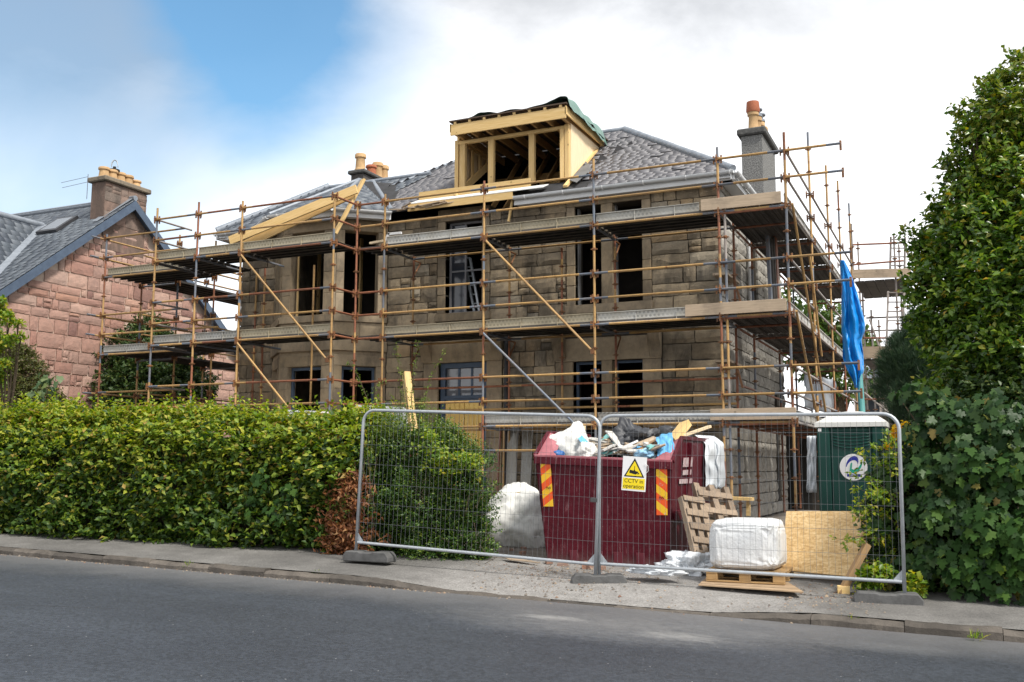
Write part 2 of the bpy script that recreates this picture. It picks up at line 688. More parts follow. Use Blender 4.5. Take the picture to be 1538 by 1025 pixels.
TOE = m_dimple('galvanised_toe_plank', (0.46, 0.46, 0.44), (0.36, 0.34, 0.29), (0.16, 0.16, 0.16))
TOEY = m_dimple('stained_toe_plank', (0.40, 0.35, 0.25), (0.32, 0.275, 0.19), (0.19, 0.17, 0.12))
GALV = m_basic('galvanised_fence_tube', (0.46, 0.49, 0.52), (0.36, 0.39, 0.42), 12, 0.42, 0.4, 0.4, bump=0.08)
WIRE = m_basic('galvanised_wire', (0.20, 0.21, 0.22), (0.14, 0.15, 0.16), 12, 0.45, 0.4, 0.4, bump=0)
CONC = m_basic('rubber_concrete_block', (0.13, 0.13, 0.13), (0.075, 0.075, 0.075), 9, 0.95, bump=0.5)
# ------------------------------------------------------------------ ground
SL = 0.019


def g0(x):
    return -1.594 - SL * x


def ground(x, y):
    b = g0(x)
    if y < 10.35:
        return b + 0.018 * min(10.35 - y, 3.5) - 0.02 * max(0.0, 10.35 - y - 3.5)
    if y < 12.6:
        return b + 0.09 + 0.05 * (y - 10.5)
    return b + 0.195 + 0.02 * (min(y, 19.0) - 12.6)


def m_asphalt():
    t = NT('road_asphalt')
    p = t.pos()
    big = t.noise(p, 0.55, 5)
    col = t.ramp(big, [(0.3, (0.026, 0.031, 0.041)), (0.7, (0.039, 0.046, 0.058))])
    tr_ = t.noise(t.pos('pos', (0.12, 1.6, 1.0)), 1.0, 5, 0.6)
    col = t.hsv(col, t.math('ADD', t.math('MULTIPLY', tr_, 0.7), 0.65))
    ck = t.vor(t.pos('pos', (0.35, 0.8, 1.0)), 0.55, 'Distance', 'DISTANCE_TO_EDGE')
    ckm = t.math('MULTIPLY', t.math('LESS_THAN', t.math('ADD', ck, t.math('MULTIPLY', t.noise(p, 6.0, 4), 0.02)), 0.0165), t.step(t.noise(p, 0.5, 2), 0.55, 0.6))
    col = t.mix(t.math('MULTIPLY', ckm, 0.6), col, (0.015, 0.015, 0.017))
    gr = t.vor(p, 38.0, 'Color')
    s = t.n('ShaderNodeSeparateColor')
    t.l(gr, s.inputs[0])
    col = t.hsv(col, t.math('ADD', t.math('MULTIPLY', s.outputs[0], 0.7), 0.65))
    v = t.vor(p, 7.0)
    spk = t.math('LESS_THAN', v, 0.045)
    col = t.mix(t.math('MULTIPLY', spk, 0.7), col, (0.4, 0.4, 0.4))
    # pale builders' dust by the dropped kerb; 'near' also paints in grazing brightness
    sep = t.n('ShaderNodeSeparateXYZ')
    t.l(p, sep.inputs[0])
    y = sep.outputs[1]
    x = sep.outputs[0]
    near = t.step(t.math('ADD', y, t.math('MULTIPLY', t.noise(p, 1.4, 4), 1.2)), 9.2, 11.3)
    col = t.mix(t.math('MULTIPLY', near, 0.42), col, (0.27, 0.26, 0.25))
    for (cx, cy, rx, ry, k) in DUST:
        dx = t.math('DIVIDE', t.math('SUBTRACT', x, cx), rx)
        dy = t.math('DIVIDE', t.math('SUBTRACT', y, cy), ry)
        dd = t.math('ADD', t.math('MULTIPLY', dx, dx), t.math('MULTIPLY', dy, dy))
        dd = t.math('ADD', dd, t.math('MULTIPLY', t.noise(t.pos('pos', (1.0, 1.6, 1.0)), 6.5, 8, 0.8), 4.4))
        f = t.math('SUBTRACT', 1.0, t.step(dd, 1.2, 4.4))
        col = t.mix(t.math('MULTIPLY', f, k), col, (0.50, 0.49, 0.47))
    h = t.math('ADD', s.outputs[0], t.math('MULTIPLY', t.noise(p, 60, 4), 0.8))
    t.bump(h, 0.55, 0.012)
    return t.done(col, 0.55, 0, 0.5)


_a, _b, _c = pZ(830, 928, -1.5), pZ(1020, 958, -1.53), pZ(1320, 972, -1.56)
DUST = [(_a.x, _a.y, 0.30, 0.13, 0.36), (_b.x, _b.y, 0.36, 0.20, 0.30), (_c.x, _c.y, 0.5, 0.25, 0.10), (_b.x - 0.7, _b.y + 0.2, 1.5, 0.7, 0.22)]
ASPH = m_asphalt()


def m_pave():
    t = NT('pavement_tarmac')
    p = t.pos()
    col = t.ramp(t.noise(p, 1.3, 7, 0.65), [(0.25, (0.09, 0.087, 0.084)), (0.5, (0.145, 0.14, 0.133)), (0.75, (0.215, 0.208, 0.198))])
    sep = t.n('ShaderNodeSeparateXYZ')
    t.l(p, sep.inputs[0])
    dx = t.math('DIVIDE', t.math('SUBTRACT', sep.outputs[0], -3.9), 2.6)
    f = t.math('SUBTRACT', 1.0, t.step(t.math('ADD', t.math('MULTIPLY', dx, dx), t.noise(p, 1.8, 6, 0.7)), 0.85, 1.7))
    col = t.mix(t.math('MULTIPLY', f, 0.75), col, t.ramp(t.noise(p, 5, 6, 0.7), [(0.3, (0.215, 0.205, 0.195)), (0.7, (0.35, 0.338, 0.325))]))
    gr = t.vor(p, 80.0, 'Color')
    s = t.n('ShaderNodeSeparateColor')
    t.l(gr, s.inputs[0])
    col = t.hsv(col, t.math('ADD', t.math('MULTIPLY', s.outputs[0], 0.45), 0.78))
    t.bump(t.math('ADD', s.outputs[0], t.math('MULTIPLY', t.noise(p, 22, 6), 1.5)), 0.5, 0.012)
    return t.done(col, 0.9, 0, 0.25)


PAVE = m_pave()
YARD = m_basic('yard_dirt', (0.27, 0.24, 0.205), (0.14, 0.12, 0.105), 2.2, 0.97, bump=0.8, bscale=25, bdist=0.03)
EARTH = m_basic('garden_earth', (0.12, 0.10, 0.07), (0.06, 0.07, 0.035), 1.2, 0.97, bump=0.8, bscale=12, bdist=0.05)
KERB = m_stone('kerb_stone', [(0.0, (0.12, 0.105, 0.09)), (0.5, (0.16, 0.14, 0.12)), (1.0, (0.09, 0.08, 0.07))], 0.7, lichen=0.2)


def sheet(name, xs, ys, fz, m, kind='structure'):
    xs, ys = list(xs), list(ys)
    V = np.array([(x, y, fz(x, y)) for y in ys for x in xs])
    nx = len(xs)
    F = np.array([(j * nx + i, j * nx + i + 1, (j + 1) * nx + i + 1, (j + 1) * nx + i) for j in range(len(ys) - 1) for i in range(nx - 1)])
    o = link(name, np_mesh(name, V, F, m, smooth=True))
    o['kind'] = kind
    return o


XS = [-400, -200, -100, -60, -40] + [x * 1.0 for x in range(-30, 21)] + [40, 80, 200, 400]
tag(sheet('ground', [-500, -250, -100, -40, 0, 40, 100, 250, 500], [-300, -100, -40, 0, 12, 20, 40, 100, 300, 800], lambda x, y: -2.2 - SL * max(-30, min(20, x)) + (0.55 if y >= 20 else 0.0), EARTH), 'bare earth ground stretching away behind the houses', 'ground')
gx = lambda x: max(-30.0, min(20.0, x))
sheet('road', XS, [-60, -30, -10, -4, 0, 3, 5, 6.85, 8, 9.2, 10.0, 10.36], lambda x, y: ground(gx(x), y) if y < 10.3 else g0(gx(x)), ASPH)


def kerb_h(x):
    """kerb upstand: dropped across the drive"""
    a = min(1.0, max(0.0, (-5.6 - x) / 1.1))
    b = min(1.0, max(0.0, (x + 2.6) / 1.0))
    return 0.014 + 0.085 * max(a, b)


sheet('pavement', [-60, -40, -30] + [x * 0.5 for x in range(-40, 21)] + [20, 40, 80], [10.50, 10.8, 11.2, 11.7, 12.2, 12.6],
      lambda x, y: g0(gx(x)) + kerb_h(x) - 0.004 + (0.09 + 0.05 * (y - 10.5) - 0.09) + (0.09 - kerb_h(x)) * min(1, (y - 10.5) / 0.9), PAVE)
sheet('yard', [-60, -40, -30] + list(range(-24, 3)) + [10, 20, 40], [12.6, 13.2, 14, 15, 16, 17.5, 19, 21, 30, 45],
      lambda x, y: ground(gx(x), y) + 0.03 * noise.noise((x * 1.3, y * 1.3, 0)) * (1 if y > 12.7 else 0), YARD)
kerb = bpy.data.objects.new('kerb', None)
COL.objects.link(kerb)
kerb['kind'] = 'structure'
kx = -34.0
while kx < 16.0:
    L = U(0.75, 1.05)
    x1 = kx + L
    mb = MB()
    j = U(-0.009, 0.009)
    n = 9
    vs, fs = [], []
    for i in range(n + 1):
        x = kx + 0.003 + (L - 0.006) * i / n
        zt = g0(gx(x)) + kerb_h(x) * 0.9 + j + U(-0.006, 0.005) + 0.014 * noise.noise((x * 2.7, 1.0, 4.0))
        zb = g0(gx(x)) - 0.12
        e = U(-0.008, 0.008) + 0.02 * noise.noise((x * 2.2, 8.0, 0.0))
        vs += [(x, 10.352 + e, zb), (x, 10.358 + e, zt - 0.035), (x, 10.40 + e, zt), (x, 10.515, zt), (x, 10.515, zb)]
    for i in range(n):
        for k in range(4):
            a = i * 5 + k
            fs.append((a, a + 1, a + 6, a + 5))
    fs += [(0, 1, 2, 3, 4), tuple(n * 5 + q for q in (4, 3, 2, 1, 0))]
    mb.add(vs, fs)
    mb.build('kerb_stone', KERB, kerb)
    kx = x1

# ------------------------------------------------------------------ masonry
def stone_unit(seed):
    """a block 1 x 1 x 1, face toward -Y, arrises worn"""
    rs = random.Random(seed)
    nx, nz = 5, 4
    V, F = [], []
    for k in range(nz):
        for i in range(nx):
            u, w = i / (nx - 1), k / (nz - 1)
            edge = (i in (0, nx - 1)) + (k in (0, nz - 1))
            d = 0.0 if edge else rs.uniform(-0.5, -0.05)
            if edge:
                d = 0.22 + rs.uniform(-0.08, 0.18) + (0.1 if edge == 2 else 0)
            ju = rs.uniform(-0.02, 0.02)
            jw = rs.uniform(-0.035, 0.035)
            V.append((u - 0.5 + ju, d - 0.35, w - 0.5 + jw))
    for k in range(nz - 1):
        for i in range(nx - 1):
            a = k * nx + i
            F.append((a, a + 1, a + nx + 1, a + nx))
    b = len(V)
    ring = [i for i in range(nx)] + [k * nx + nx - 1 for k in range(1, nz)] + [(nz - 1) * nx + i for i in range(nx - 2, -1, -1)] + [k * nx for k in range(nz - 2, 0, -1)]
    for r in ring:
        V.append((V[r][0], 1.0, V[r][2]))
    m = len(ring)
    for q in range(m):
        F.append((ring[q], b + q, b + (q + 1) % m, ring[(q + 1) % m]))
    return V, F


STONES = {}


def stone_mesh(mt, k):
    key = (mt.name, k)
    if key not in STONES:
        V, F = stone_unit(k + 5)
        me = bpy.data.meshes.new('stone')
        me.from_pydata(V, [], F)
        me.materials.append(mt)
        STONES[key] = me
    return STONES[key]


def cut_rows(u0, u1, v0, v1, openings, rowh, wid, seed, clip=None):
    """stones as (ua, ub, va, vb), laid in courses and broken round the openings"""
    rs = random.Random(seed)
    out = []
    v = v0
    while v < v1 - 0.04:
        h = min(rs.uniform(*rowh), v1 - v)
        if v1 - v - h < 0.12:
            h = v1 - v
        a0, a1 = u0, u1
        if clip:
            a0, a1 = clip(v, v + h)
            if a1 - a0 < 0.1:
                v += h
                continue
        cuts = sorted([(max(o[0], a0), min(o[1], a1)) for o in openings if o[2] < v + h * 0.55 and o[3] > v + h * 0.45 and o[1] > a0 and o[0] < a1])
        segs, c = [], a0
        for o in cuts:
            if o[0] - c > 0.03:
                segs.append((c, o[0]))
            c = max(c, o[1])
        if a1 - c > 0.03:
            segs.append((c, a1))
        for (s0, s1) in segs:
            x = s0
            while x < s1 - 0.02:
                w = rs.choice([rs.uniform(*wid), rs.uniform(*wid), wid[0] * 0.8])
                if s1 - x - w < wid[0] * 0.55:
                    w = s1 - x
                if w < wid[1] * 0.45 and rs.random() < 0.35 and h > 0.26:
                    k = rs.uniform(0.4, 0.6) * h
                    out += [(x, x + w, v, v + k), (x, x + w, v + k, v + h)]
                else:
                    out.append((x, x + w, v, v + h))
                x += w
        v += h
    return out


def lay_stones(parent, stones, O, u, n, mt, depth, joint, limit, rank, proud=0.0):
    """place the stones; the largest-looking ones singly, the rest joined"""
    O, u, n = Vector(O), Vector(u).normalized(), Vector(n).normalized()
    order = sorted(stones, key=rank)
    ang = math.atan2(u.y, u.x)
    base = wloc(parent)
    Rm = Matrix.Rotation(ang, 4, 'Z')
    rest_v, rest_f = [], []
    for i, (a, b, c, d) in enumerate(order):
        cpos = O + u * ((a + b) / 2) + Vector((0, 0, (c + d) / 2)) + n * (proud + U(-0.006, 0.008))
        sx, sz = (b - a - joint), (d - c - joint)
        if sx < 0.03 or sz < 0.03:
            continue
        if i < limit:
            o = link('stone', stone_mesh(mt, i % 9), parent)
            o.location = cpos - base
            o.rotation_euler = (0, 0, ang + (math.pi if i % 3 == 7 else 0))
            o.scale = (sx, depth, sz)
        else:
            V, F = stone_unit(i % 9 + 5)
            M = Matrix.Translation(cpos - base) @ Rm @ Matrix.Diagonal((sx, depth, sz, 1))
            bi = len(rest_v)
            rest_v += [tuple(M @ Vector(p)) for p in V]
            rest_f += [tuple(bi + q for q in f) for f in F]
    if rest_v:
        me = bpy.data.meshes.new('small_stones')
        me.from_pydata(rest_v, [], rest_f)
        me.materials.append(mt)
        o = link('small_stones', me, parent)
        o['kind'] = 'stuff'


def wall_panel(mb, O, u, n, u0, u1, v0, v1, openings, th):
    """a wall sheet with thickness and openings through it (n points outward)"""
    O, u, n = Vector(O), Vector(u).normalized(), Vector(n).normalized()
    us = sorted({u0, u1, *[min(max(o[k], u0), u1) for o in openings for k in (0, 1)]})
    vs = sorted({v0, v1, *[min(max(o[k], v0), v1) for o in openings for k in (2, 3)]})
    z = Vector((0, 0, 1))
    solid = {}
    for i in range(len(us) - 1):
        for j in range(len(vs) - 1):
            cu, cv = (us[i] + us[i + 1]) / 2, (vs[j] + vs[j + 1]) / 2
            solid[i, j] = not any(o[0] < cu < o[1] and o[2] < cv < o[3] for o in openings)
    P = lambda a, b, d: O + u * a + z * b - n * d
    for (i, j), s in solid.items():
        if not s:
            continue
        a, b, c, d = us[i], us[i + 1], vs[j], vs[j + 1]
        mb.add([P(a, c, 0), P(b, c, 0), P(b, d, 0), P(a, d, 0)], [(0, 1, 2, 3)])
        mb.add([P(a, c, th), P(b, c, th), P(b, d, th), P(a, d, th)], [(3, 2, 1, 0)])
        for (di, dj, e) in ((-1, 0, (a, c, a, d)), (1, 0, (b, c, b, d)), (0, -1, (a, c, b, c)), (0, 1, (a, d, b, d))):
            if not solid.get((i + di, j + dj), False):
                mb.add([P(e[0], e[1], 0), P(e[2], e[3], 0), P(e[2], e[3], th), P(e[0], e[1], th)], [(0, 1, 2, 3)])


def slate_field(parent, eave_a, eave_b, poly_uv, mt, exposure=0.17, width=(0.22, 0.34), skip=None, seed=1, name='slates', thick=0.012, loose=0.0):
    """slates laid in courses on a sloping plane: poly_uv gives, for a height s up the slope, the interval along the eave"""
    rs = random.Random(seed)
    A, B = Vector(eave_a[0]), Vector(eave_a[1])
    e = (B - A)
    Le = e.length
    e.normalize()
    s = Vector(eave_b).normalized()
    n = e.cross(s).normalized()
    if n.z < 0:
        n = -n
    V, F = [], []
    smax = poly_uv['smax']
    k = 0
    y = 0.0
    while y < smax - 0.05:
        lo, hi = poly_uv['f'](y + exposure * 0.5)
        x = lo - rs.uniform(0, width[0])
        while x < hi:
            w = rs.uniform(*width)
            xa, xb = max(x, lo), min(x + w - 0.006, hi)
            if xb - xa > 0.03 and not (skip and skip((xa + xb) / 2, y)):
                j = rs.uniform(-0.006, 0.006)
                t = rs.uniform(-0.003, 0.004) + (rs.uniform(0, 0.03) if rs.random() < loose else 0)
                y0, y1 = y + j, min(y + exposure * 1.75, smax)
                h0, h1 = 0.010 + thick + t, 0.003
                dd = rs.uniform(-0.004, 0.004)
                pts = []
                for (px, py, ph) in ((xa, y0 - dd, h0), (xb, y0 + dd, h0), (xb, y1, h1 + thick), (xa, y1, h1 + thick),
                                     (xa, y0 - dd, h0 - thick), (xb, y0 + dd, h0 - thick), (xb, y1, h1), (xa, y1, h1)):
                    pts.append(A + e * px + s * py + n * ph)
                b = len(V)
                V += [tuple(p) for p in pts]
                F += [(b, b + 1, b + 2, b + 3), (b + 4, b + 5, b + 1, b), (b + 5, b + 6, b + 2, b + 1), (b + 7, b + 4, b, b + 3)]
            x += w
        y += exposure
        k += 1
    o = wloc(parent)
    V = np.array(V) - np.array(o)
    ob = link(name, np_mesh(name, V, np.array(F), mt), parent)
    ob['kind'] = 'stuff'
    return ob


def poly_sheet(mb, pts, th=0.03):
    n = (Vector(pts[1]) - Vector(pts[0])).cross(Vector(pts[2]) - Vector(pts[0])).normalized()
    if n.z < 0:
        n = -n
    mb.prism([Vector(p) - n * th for p in pts], n * th)


def pot(parent, x, y, z, h, r, m1, crown=None, sq=False):
    """chimney pot: tapered barrel, moulded rim, dark mouth"""
    mb = MB()
    mb.lathe((x, y, z), [(r * 1.15, 0), (r * 1.15, 0.05), (r, 0.07), (r * 0.88, h * 0.72), (r * 0.92, h * 0.74), (r * 1.12, h * 0.78), (r * 1.12, h * 0.93), (r * 1.0, h), (r * 0.8, h), (r * 0.8, h - 0.12), (0.01, h - 0.12)], 14)
    return mb.build('chimney_pot', m1, parent, auto=True)


CLAY = m_basic('buff_clay', (0.56, 0.37, 0.19), (0.42, 0.27, 0.14), 8, 0.85, bump=0.2, var=0.3)
TERRA = m_basic('terracotta', (0.40, 0.14, 0.075), (0.30, 0.10, 0.05), 8, 0.8, bump=0.2)
# ------------------------------------------------------------------ the sandstone house under repair
YF = 19.6
HXL, HXR = -16.7, -4.36
ZB, ZW = -1.15, 5.78
house = thing('sandstone_house', 'two storey sandstone house being renovated behind scaffolding, with bare window openings', 'house', (-10.5, 22.0, -1.1))
X = (1, 0, 0)
NF = (0, -1, 0)


def wx(px, py=450):
    return pY(px, py, YF).x


UR = (wx(864), wx(966), 3.42, 5.60)                  # paired upper window, right
URM = (wx(904), wx(921))
UM = (wx(668), wx(724), 3.44, 5.60)
GR = (wx(861, 570), wx(966, 570), 0.15, 2.20)
GRM = (wx(904, 570), wx(920, 570))
DOOR = (wx(658, 600), wx(731, 600), -0.62, 2.30)
BAY = (-15.62, -12.33)                               # where the bay meets the wall
openings = [UR, UM, GR, DOOR, (BAY[0], BAY[1], ZB, ZW - 0.02)]
mb = MB()
wall_panel(mb, (0, YF + 0.03, 0), X, NF, HXL, HXR, ZB, ZW, openings, 0.42)
wall = mb.build('wall', MORTAR, house)
# stones keep clear of the dressed surrounds
S = 0.20
surr = [(UR[0] - S, UR[1] + S, UR[2] - 0.2, UR[3] + 0.30), (UM[0] - S, UM[1] + S, UM[2] - 0.2, UM[3] + 0.30),
        (GR[0] - 0.42, GR[1] + 0.42, GR[2] - 0.2, GR[3] + 0.55), (DOOR[0] - 0.40, DOOR[1] + 0.40, ZB, DOOR[3] + 0.62), (BAY[0] - 0.02, BAY[1] + 0.02, ZB, ZW)]
st = cut_rows(HXL, HXR, ZB, ZW, surr, (0.24, 0.36), (0.34, 0.82), 3)
lay_stones(wall, st, (0, YF, 0), X, NF, SAND, 0.05, 0.019, 235, lambda q: (0 if q[2] > -0.3 else 5) + (0 if q[0] > -12.4 else 0.6) - 0.9 * (q[1] - q[0]) * (q[3] - q[2]) / 0.2)

dr = MB()                                            # dressed surrounds, one piece each


def dressed(name, a, b, bev=0.008):
    m = MB()
    m.box(a, b)
    return m.build(name, DRESSED, house, bevel=bev)


def surround(o, jw=S - 0.012, lint=0.28, sill=0.19, proud=0.03, mull=None, blocks=5, sillproud=0.07):
    a, b, c, d = o
    yb = YF + 0.36
    for s, (p, q) in ((-1, (a - jw, a)), (1, (b, b + jw))):
        zz = c
        hs = (d - c) / blocks
        for k in range(blocks):
            e = U(-0.012, 0.012)
            dressed('jamb_stone', (p, YF - proud + U(-0.004, 0.004), zz + 0.004), (q, yb, zz + hs - 0.004))
            zz += hs
    dressed('lintel', (a - jw, YF - proud - 0.004, d + 0.003), (b + jw, yb - 0.003, d + lint))
    dressed('sill', (a - jw - 0.03, YF - sillproud, c - sill), (b + jw + 0.03, yb - 0.006, c - 0.003))
    if mull:
        dressed('mullion', (mull[0], YF - proud + 0.006, c), (mull[1], YF + 0.22, d))


surround(UR, mull=URM)
surround(UM)
surround(GR, jw=0.40, lint=0.50, mull=GRM, blocks=4)
surround((DOOR[0], DOOR[1], -0.55, DOOR[3]), jw=0.38, lint=0.5, blocks=5)
# hoods on consoles over the ground floor opening and the door
for o in (GR, DOOR):
    a, b, d = o[0] - 0.46, o[1] + 0.46, o[3]
    m = MB()
    m.prism([(a, YF - 0.02, d + 0.56), (a, YF - 0.20, d + 0.62), (a, YF - 0.26, d + 0.70), (a, YF - 0.26, d + 0.76), (a, YF - 0.02, d + 0.82)], (b - a, 0, 0))
    m.build('window_hood' if o is GR else 'door_hood', DRESSED, house)
    for x0 in (a + 0.04, b - 0.30):
        m = MB()
        pf = [(-0.035, 0.02), (-0.06, 0.05), (-0.10, 0.16), (-0.20, 0.36), (-0.22, 0.5), (-0.22, 0.55), (-0.03, 0.55)]
        m.prism([(x0, YF + p, d + q) for p, q in pf], (0.26, 0, 0))
        m.build('console', DRESSED, house, bevel=0.01)
# side wall (pale, unpainted flank) and the rear and left walls
m = MB()
SO = [(2.2, 3.3, 3.3, 5.2), (5.1, 5.7, -0.9, 1.9)]
wall_panel(m, (HXR - 0.03, YF + 0.455, 0), (0, 1, 0), (1, 0, 0), 0, 6.6, ZB, ZW, SO, 0.4)
side = m.build('side_wall', MORTAR, house)
st = cut_rows(-0.47, 6.6, ZB, ZW, [(2.2, 3.3, 3.3, 5.2), (5.1, 5.7, -0.9, 1.9)], (0.24, 0.38), (0.35, 0.75), 8)
lay_stones(side, st, (HXR, YF + 0.455, 0), (0, 1, 0), (1, 0, 0), PALESTONE, 0.05, 0.022, 62, lambda q: q[0] + (0 if q[2] > -0.6 else 4) - 0.5 * (q[1] - q[0]), proud=0.01)
m = MB()
m.box((HXL, YF + 0.47, ZB), (HXL + 0.4, 26.4, ZW))
m.box((HXL + 0.42, 26.2, ZB), (HXR - 0.45, 26.6, ZW))
m.build('rear_wall', SAND, house)
m = MB()                                             # quoins at the right-hand corner
zz = ZB
k = 0
while zz < ZW - 0.1:
    h = U(0.26, 0.36)
    h = min(h, ZW - zz)
    w = (0.62, 0.34)[k % 2]
    zz += h
    k += 1
# interior: floors, back partition, studs
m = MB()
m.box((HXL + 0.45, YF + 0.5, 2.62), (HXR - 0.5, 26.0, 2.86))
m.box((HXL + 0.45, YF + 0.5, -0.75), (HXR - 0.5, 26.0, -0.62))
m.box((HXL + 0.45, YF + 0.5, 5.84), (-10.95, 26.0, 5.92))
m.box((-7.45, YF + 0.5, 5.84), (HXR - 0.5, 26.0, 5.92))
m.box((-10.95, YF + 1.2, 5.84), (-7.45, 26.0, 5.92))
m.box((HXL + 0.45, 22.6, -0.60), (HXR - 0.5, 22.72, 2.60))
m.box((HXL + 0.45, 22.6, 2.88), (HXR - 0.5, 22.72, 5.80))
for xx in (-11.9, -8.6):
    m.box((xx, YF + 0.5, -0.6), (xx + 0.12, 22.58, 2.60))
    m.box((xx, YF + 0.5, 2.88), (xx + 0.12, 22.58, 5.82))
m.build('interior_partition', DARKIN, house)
for xx, y, z0, z1 in [(-14.9, 20.9, 2.9, 5.8), (-14.0, 20.9, 2.9, 5.8), (-15.6, 21.3, 2.9, 5.8), (-13.2, 21.4, 2.9, 5.8), (-6.5, 21.5, 2.9, 5.8), (-14.3, 21.2, -0.6, 2.6), (-5.6, 22.0, 2.9, 5.8)]:
    m = MB()
    m.box((xx, y, z0), (xx + 0.05, y + 0.1, z1))
    m.build('stud', TIMBER, house)


def frame(o, y, w=0.055, mt=BLUEPAINT, parent=None, glaze=False, name='window_frame', bars=(), sill=0.0):
    a, b, c, d = o
    m = MB()
    m.box((a, y, c), (a + w, y + 0.07, d))
    m.box((b - w, y, c), (b, y + 0.07, d))
    m.box((a + w + 0.001, y + 0.002, d - w), (b - w - 0.001, y + 0.068, d))
    m.box((a + w + 0.001, y + 0.002, c), (b - w - 0.001, y + 0.068, c + w))
    for k, q in bars:
        if k == 'v':
            m.box((q - 0.02, y + 0.012, c + w), (q + 0.02, y + 0.058, d - w))
        else:
            m.box((a + w, y + 0.014, q - 0.02), (b - w, y + 0.056, q + 0.02))
    f = m.build(name, mt, parent or house)
    if glaze:
        g = MB()
        g.box((a + w, y + 0.03, c + w), (b - w, y + 0.038, d - w))
        g.build('pane', GLASS, f)
    return f


frame((GR[0] + 0.01, GRM[0] - 0.01, GR[2], GR[3]), YF + 0.16)
frame((GRM[1] + 0.01, GR[1] - 0.01, GR[2], GR[3]), YF + 0.16)
for o in ((UR[0], URM[0]), (URM[1], UR[1])):         # thin grey box-sash linings left in the upper openings
    m = MB()
    m.box((o[0] + 0.002, YF + 0.16, UR[2]), (o[0] + 0.025, YF + 0.30, UR[3]))
    m.build('window_lining', bpy.data.materials.get('bare_lining') or m_basic('bare_lining', (0.30, 0.30, 0.30), (0.2, 0.2, 0.2), 5), house)
# upper middle window: half-stripped sash, leaning ladder inside
frame((UM[0] + 0.01, UM[1] - 0.01, UM[2], UM[3]), YF + 0.20, 0.05, m_basic('old_grey_paint', (0.24, 0.24, 0.25), (0.15, 0.15, 0.16), 7), bars=[('h', 4.45), ('v', UM[0] + 0.42)])
g = MB()
g.box((UM[0] + 0.06, YF + 0.225, UM[2] + 0.05), (UM[0] + 0.40, YF + 0.232, UM[3] - 0.05))
g.build('pane', GLASS, house)
# door with a transom light
a, b, c, d = DOOR
ZT = 1.47
fr = frame((a + 0.01, b - 0.01, c, d), YF + 0.09, 0.115, BLUEPAINT, name='door_frame')
m = MB()
m.box((a + 0.13, YF + 0.10, ZT - 0.02), (b - 0.13, YF + 0.22, ZT + 0.09))
m.box((a + 0.10, YF + 0.07, ZT + 0.02), (b - 0.10, YF + 0.10, ZT + 0.075))
m.build('transom', BLUEPAINT, fr)
w3 = (b - a - 0.26) / 3
for q in range(1, 3):
    m = MB()
    xx = a + 0.13 + w3 * q
    m.box((xx - 0.025, YF + 0.155, ZT + 0.092), (xx + 0.025, YF + 0.2, d - 0.117))
    m.build('glazing_bar', BLUEPAINT, fr)
m = MB()
m.box((a + 0.128, YF + 0.172, ZT + 0.092), (b - 0.128, YF + 0.178, d - 0.117))
tg = NT('transom_glass').done((0.16, 0.17, 0.19), 0.06, 0.0, 0.8)
m.build('pane', tg, fr)
nb = 8
wb = (b - a - 0.26) / nb
for k in range(nb):
    m = MB()
    xx = a + 0.13 + wb * k
    gap = 0.012 if k == nb // 2 else 0.004
    m.box((xx + gap, YF + 0.11, c + 0.02), (xx + wb - 0.003, YF + 0.15 + (k % 2) * 0.003, ZT - 0.025))
    m.build('door_board', YDOOR, house, bevel=0.005)
m = MB()
m.box((a - 0.3, YF - 0.9, -1.2), (b + 0.3, YF + 0.1, -0.80))
m.box((a - 0.1, YF - 0.5, -0.80), (b + 0.1, YF + 0.1, -0.63))
m.build('door_step', DRESSED, house)

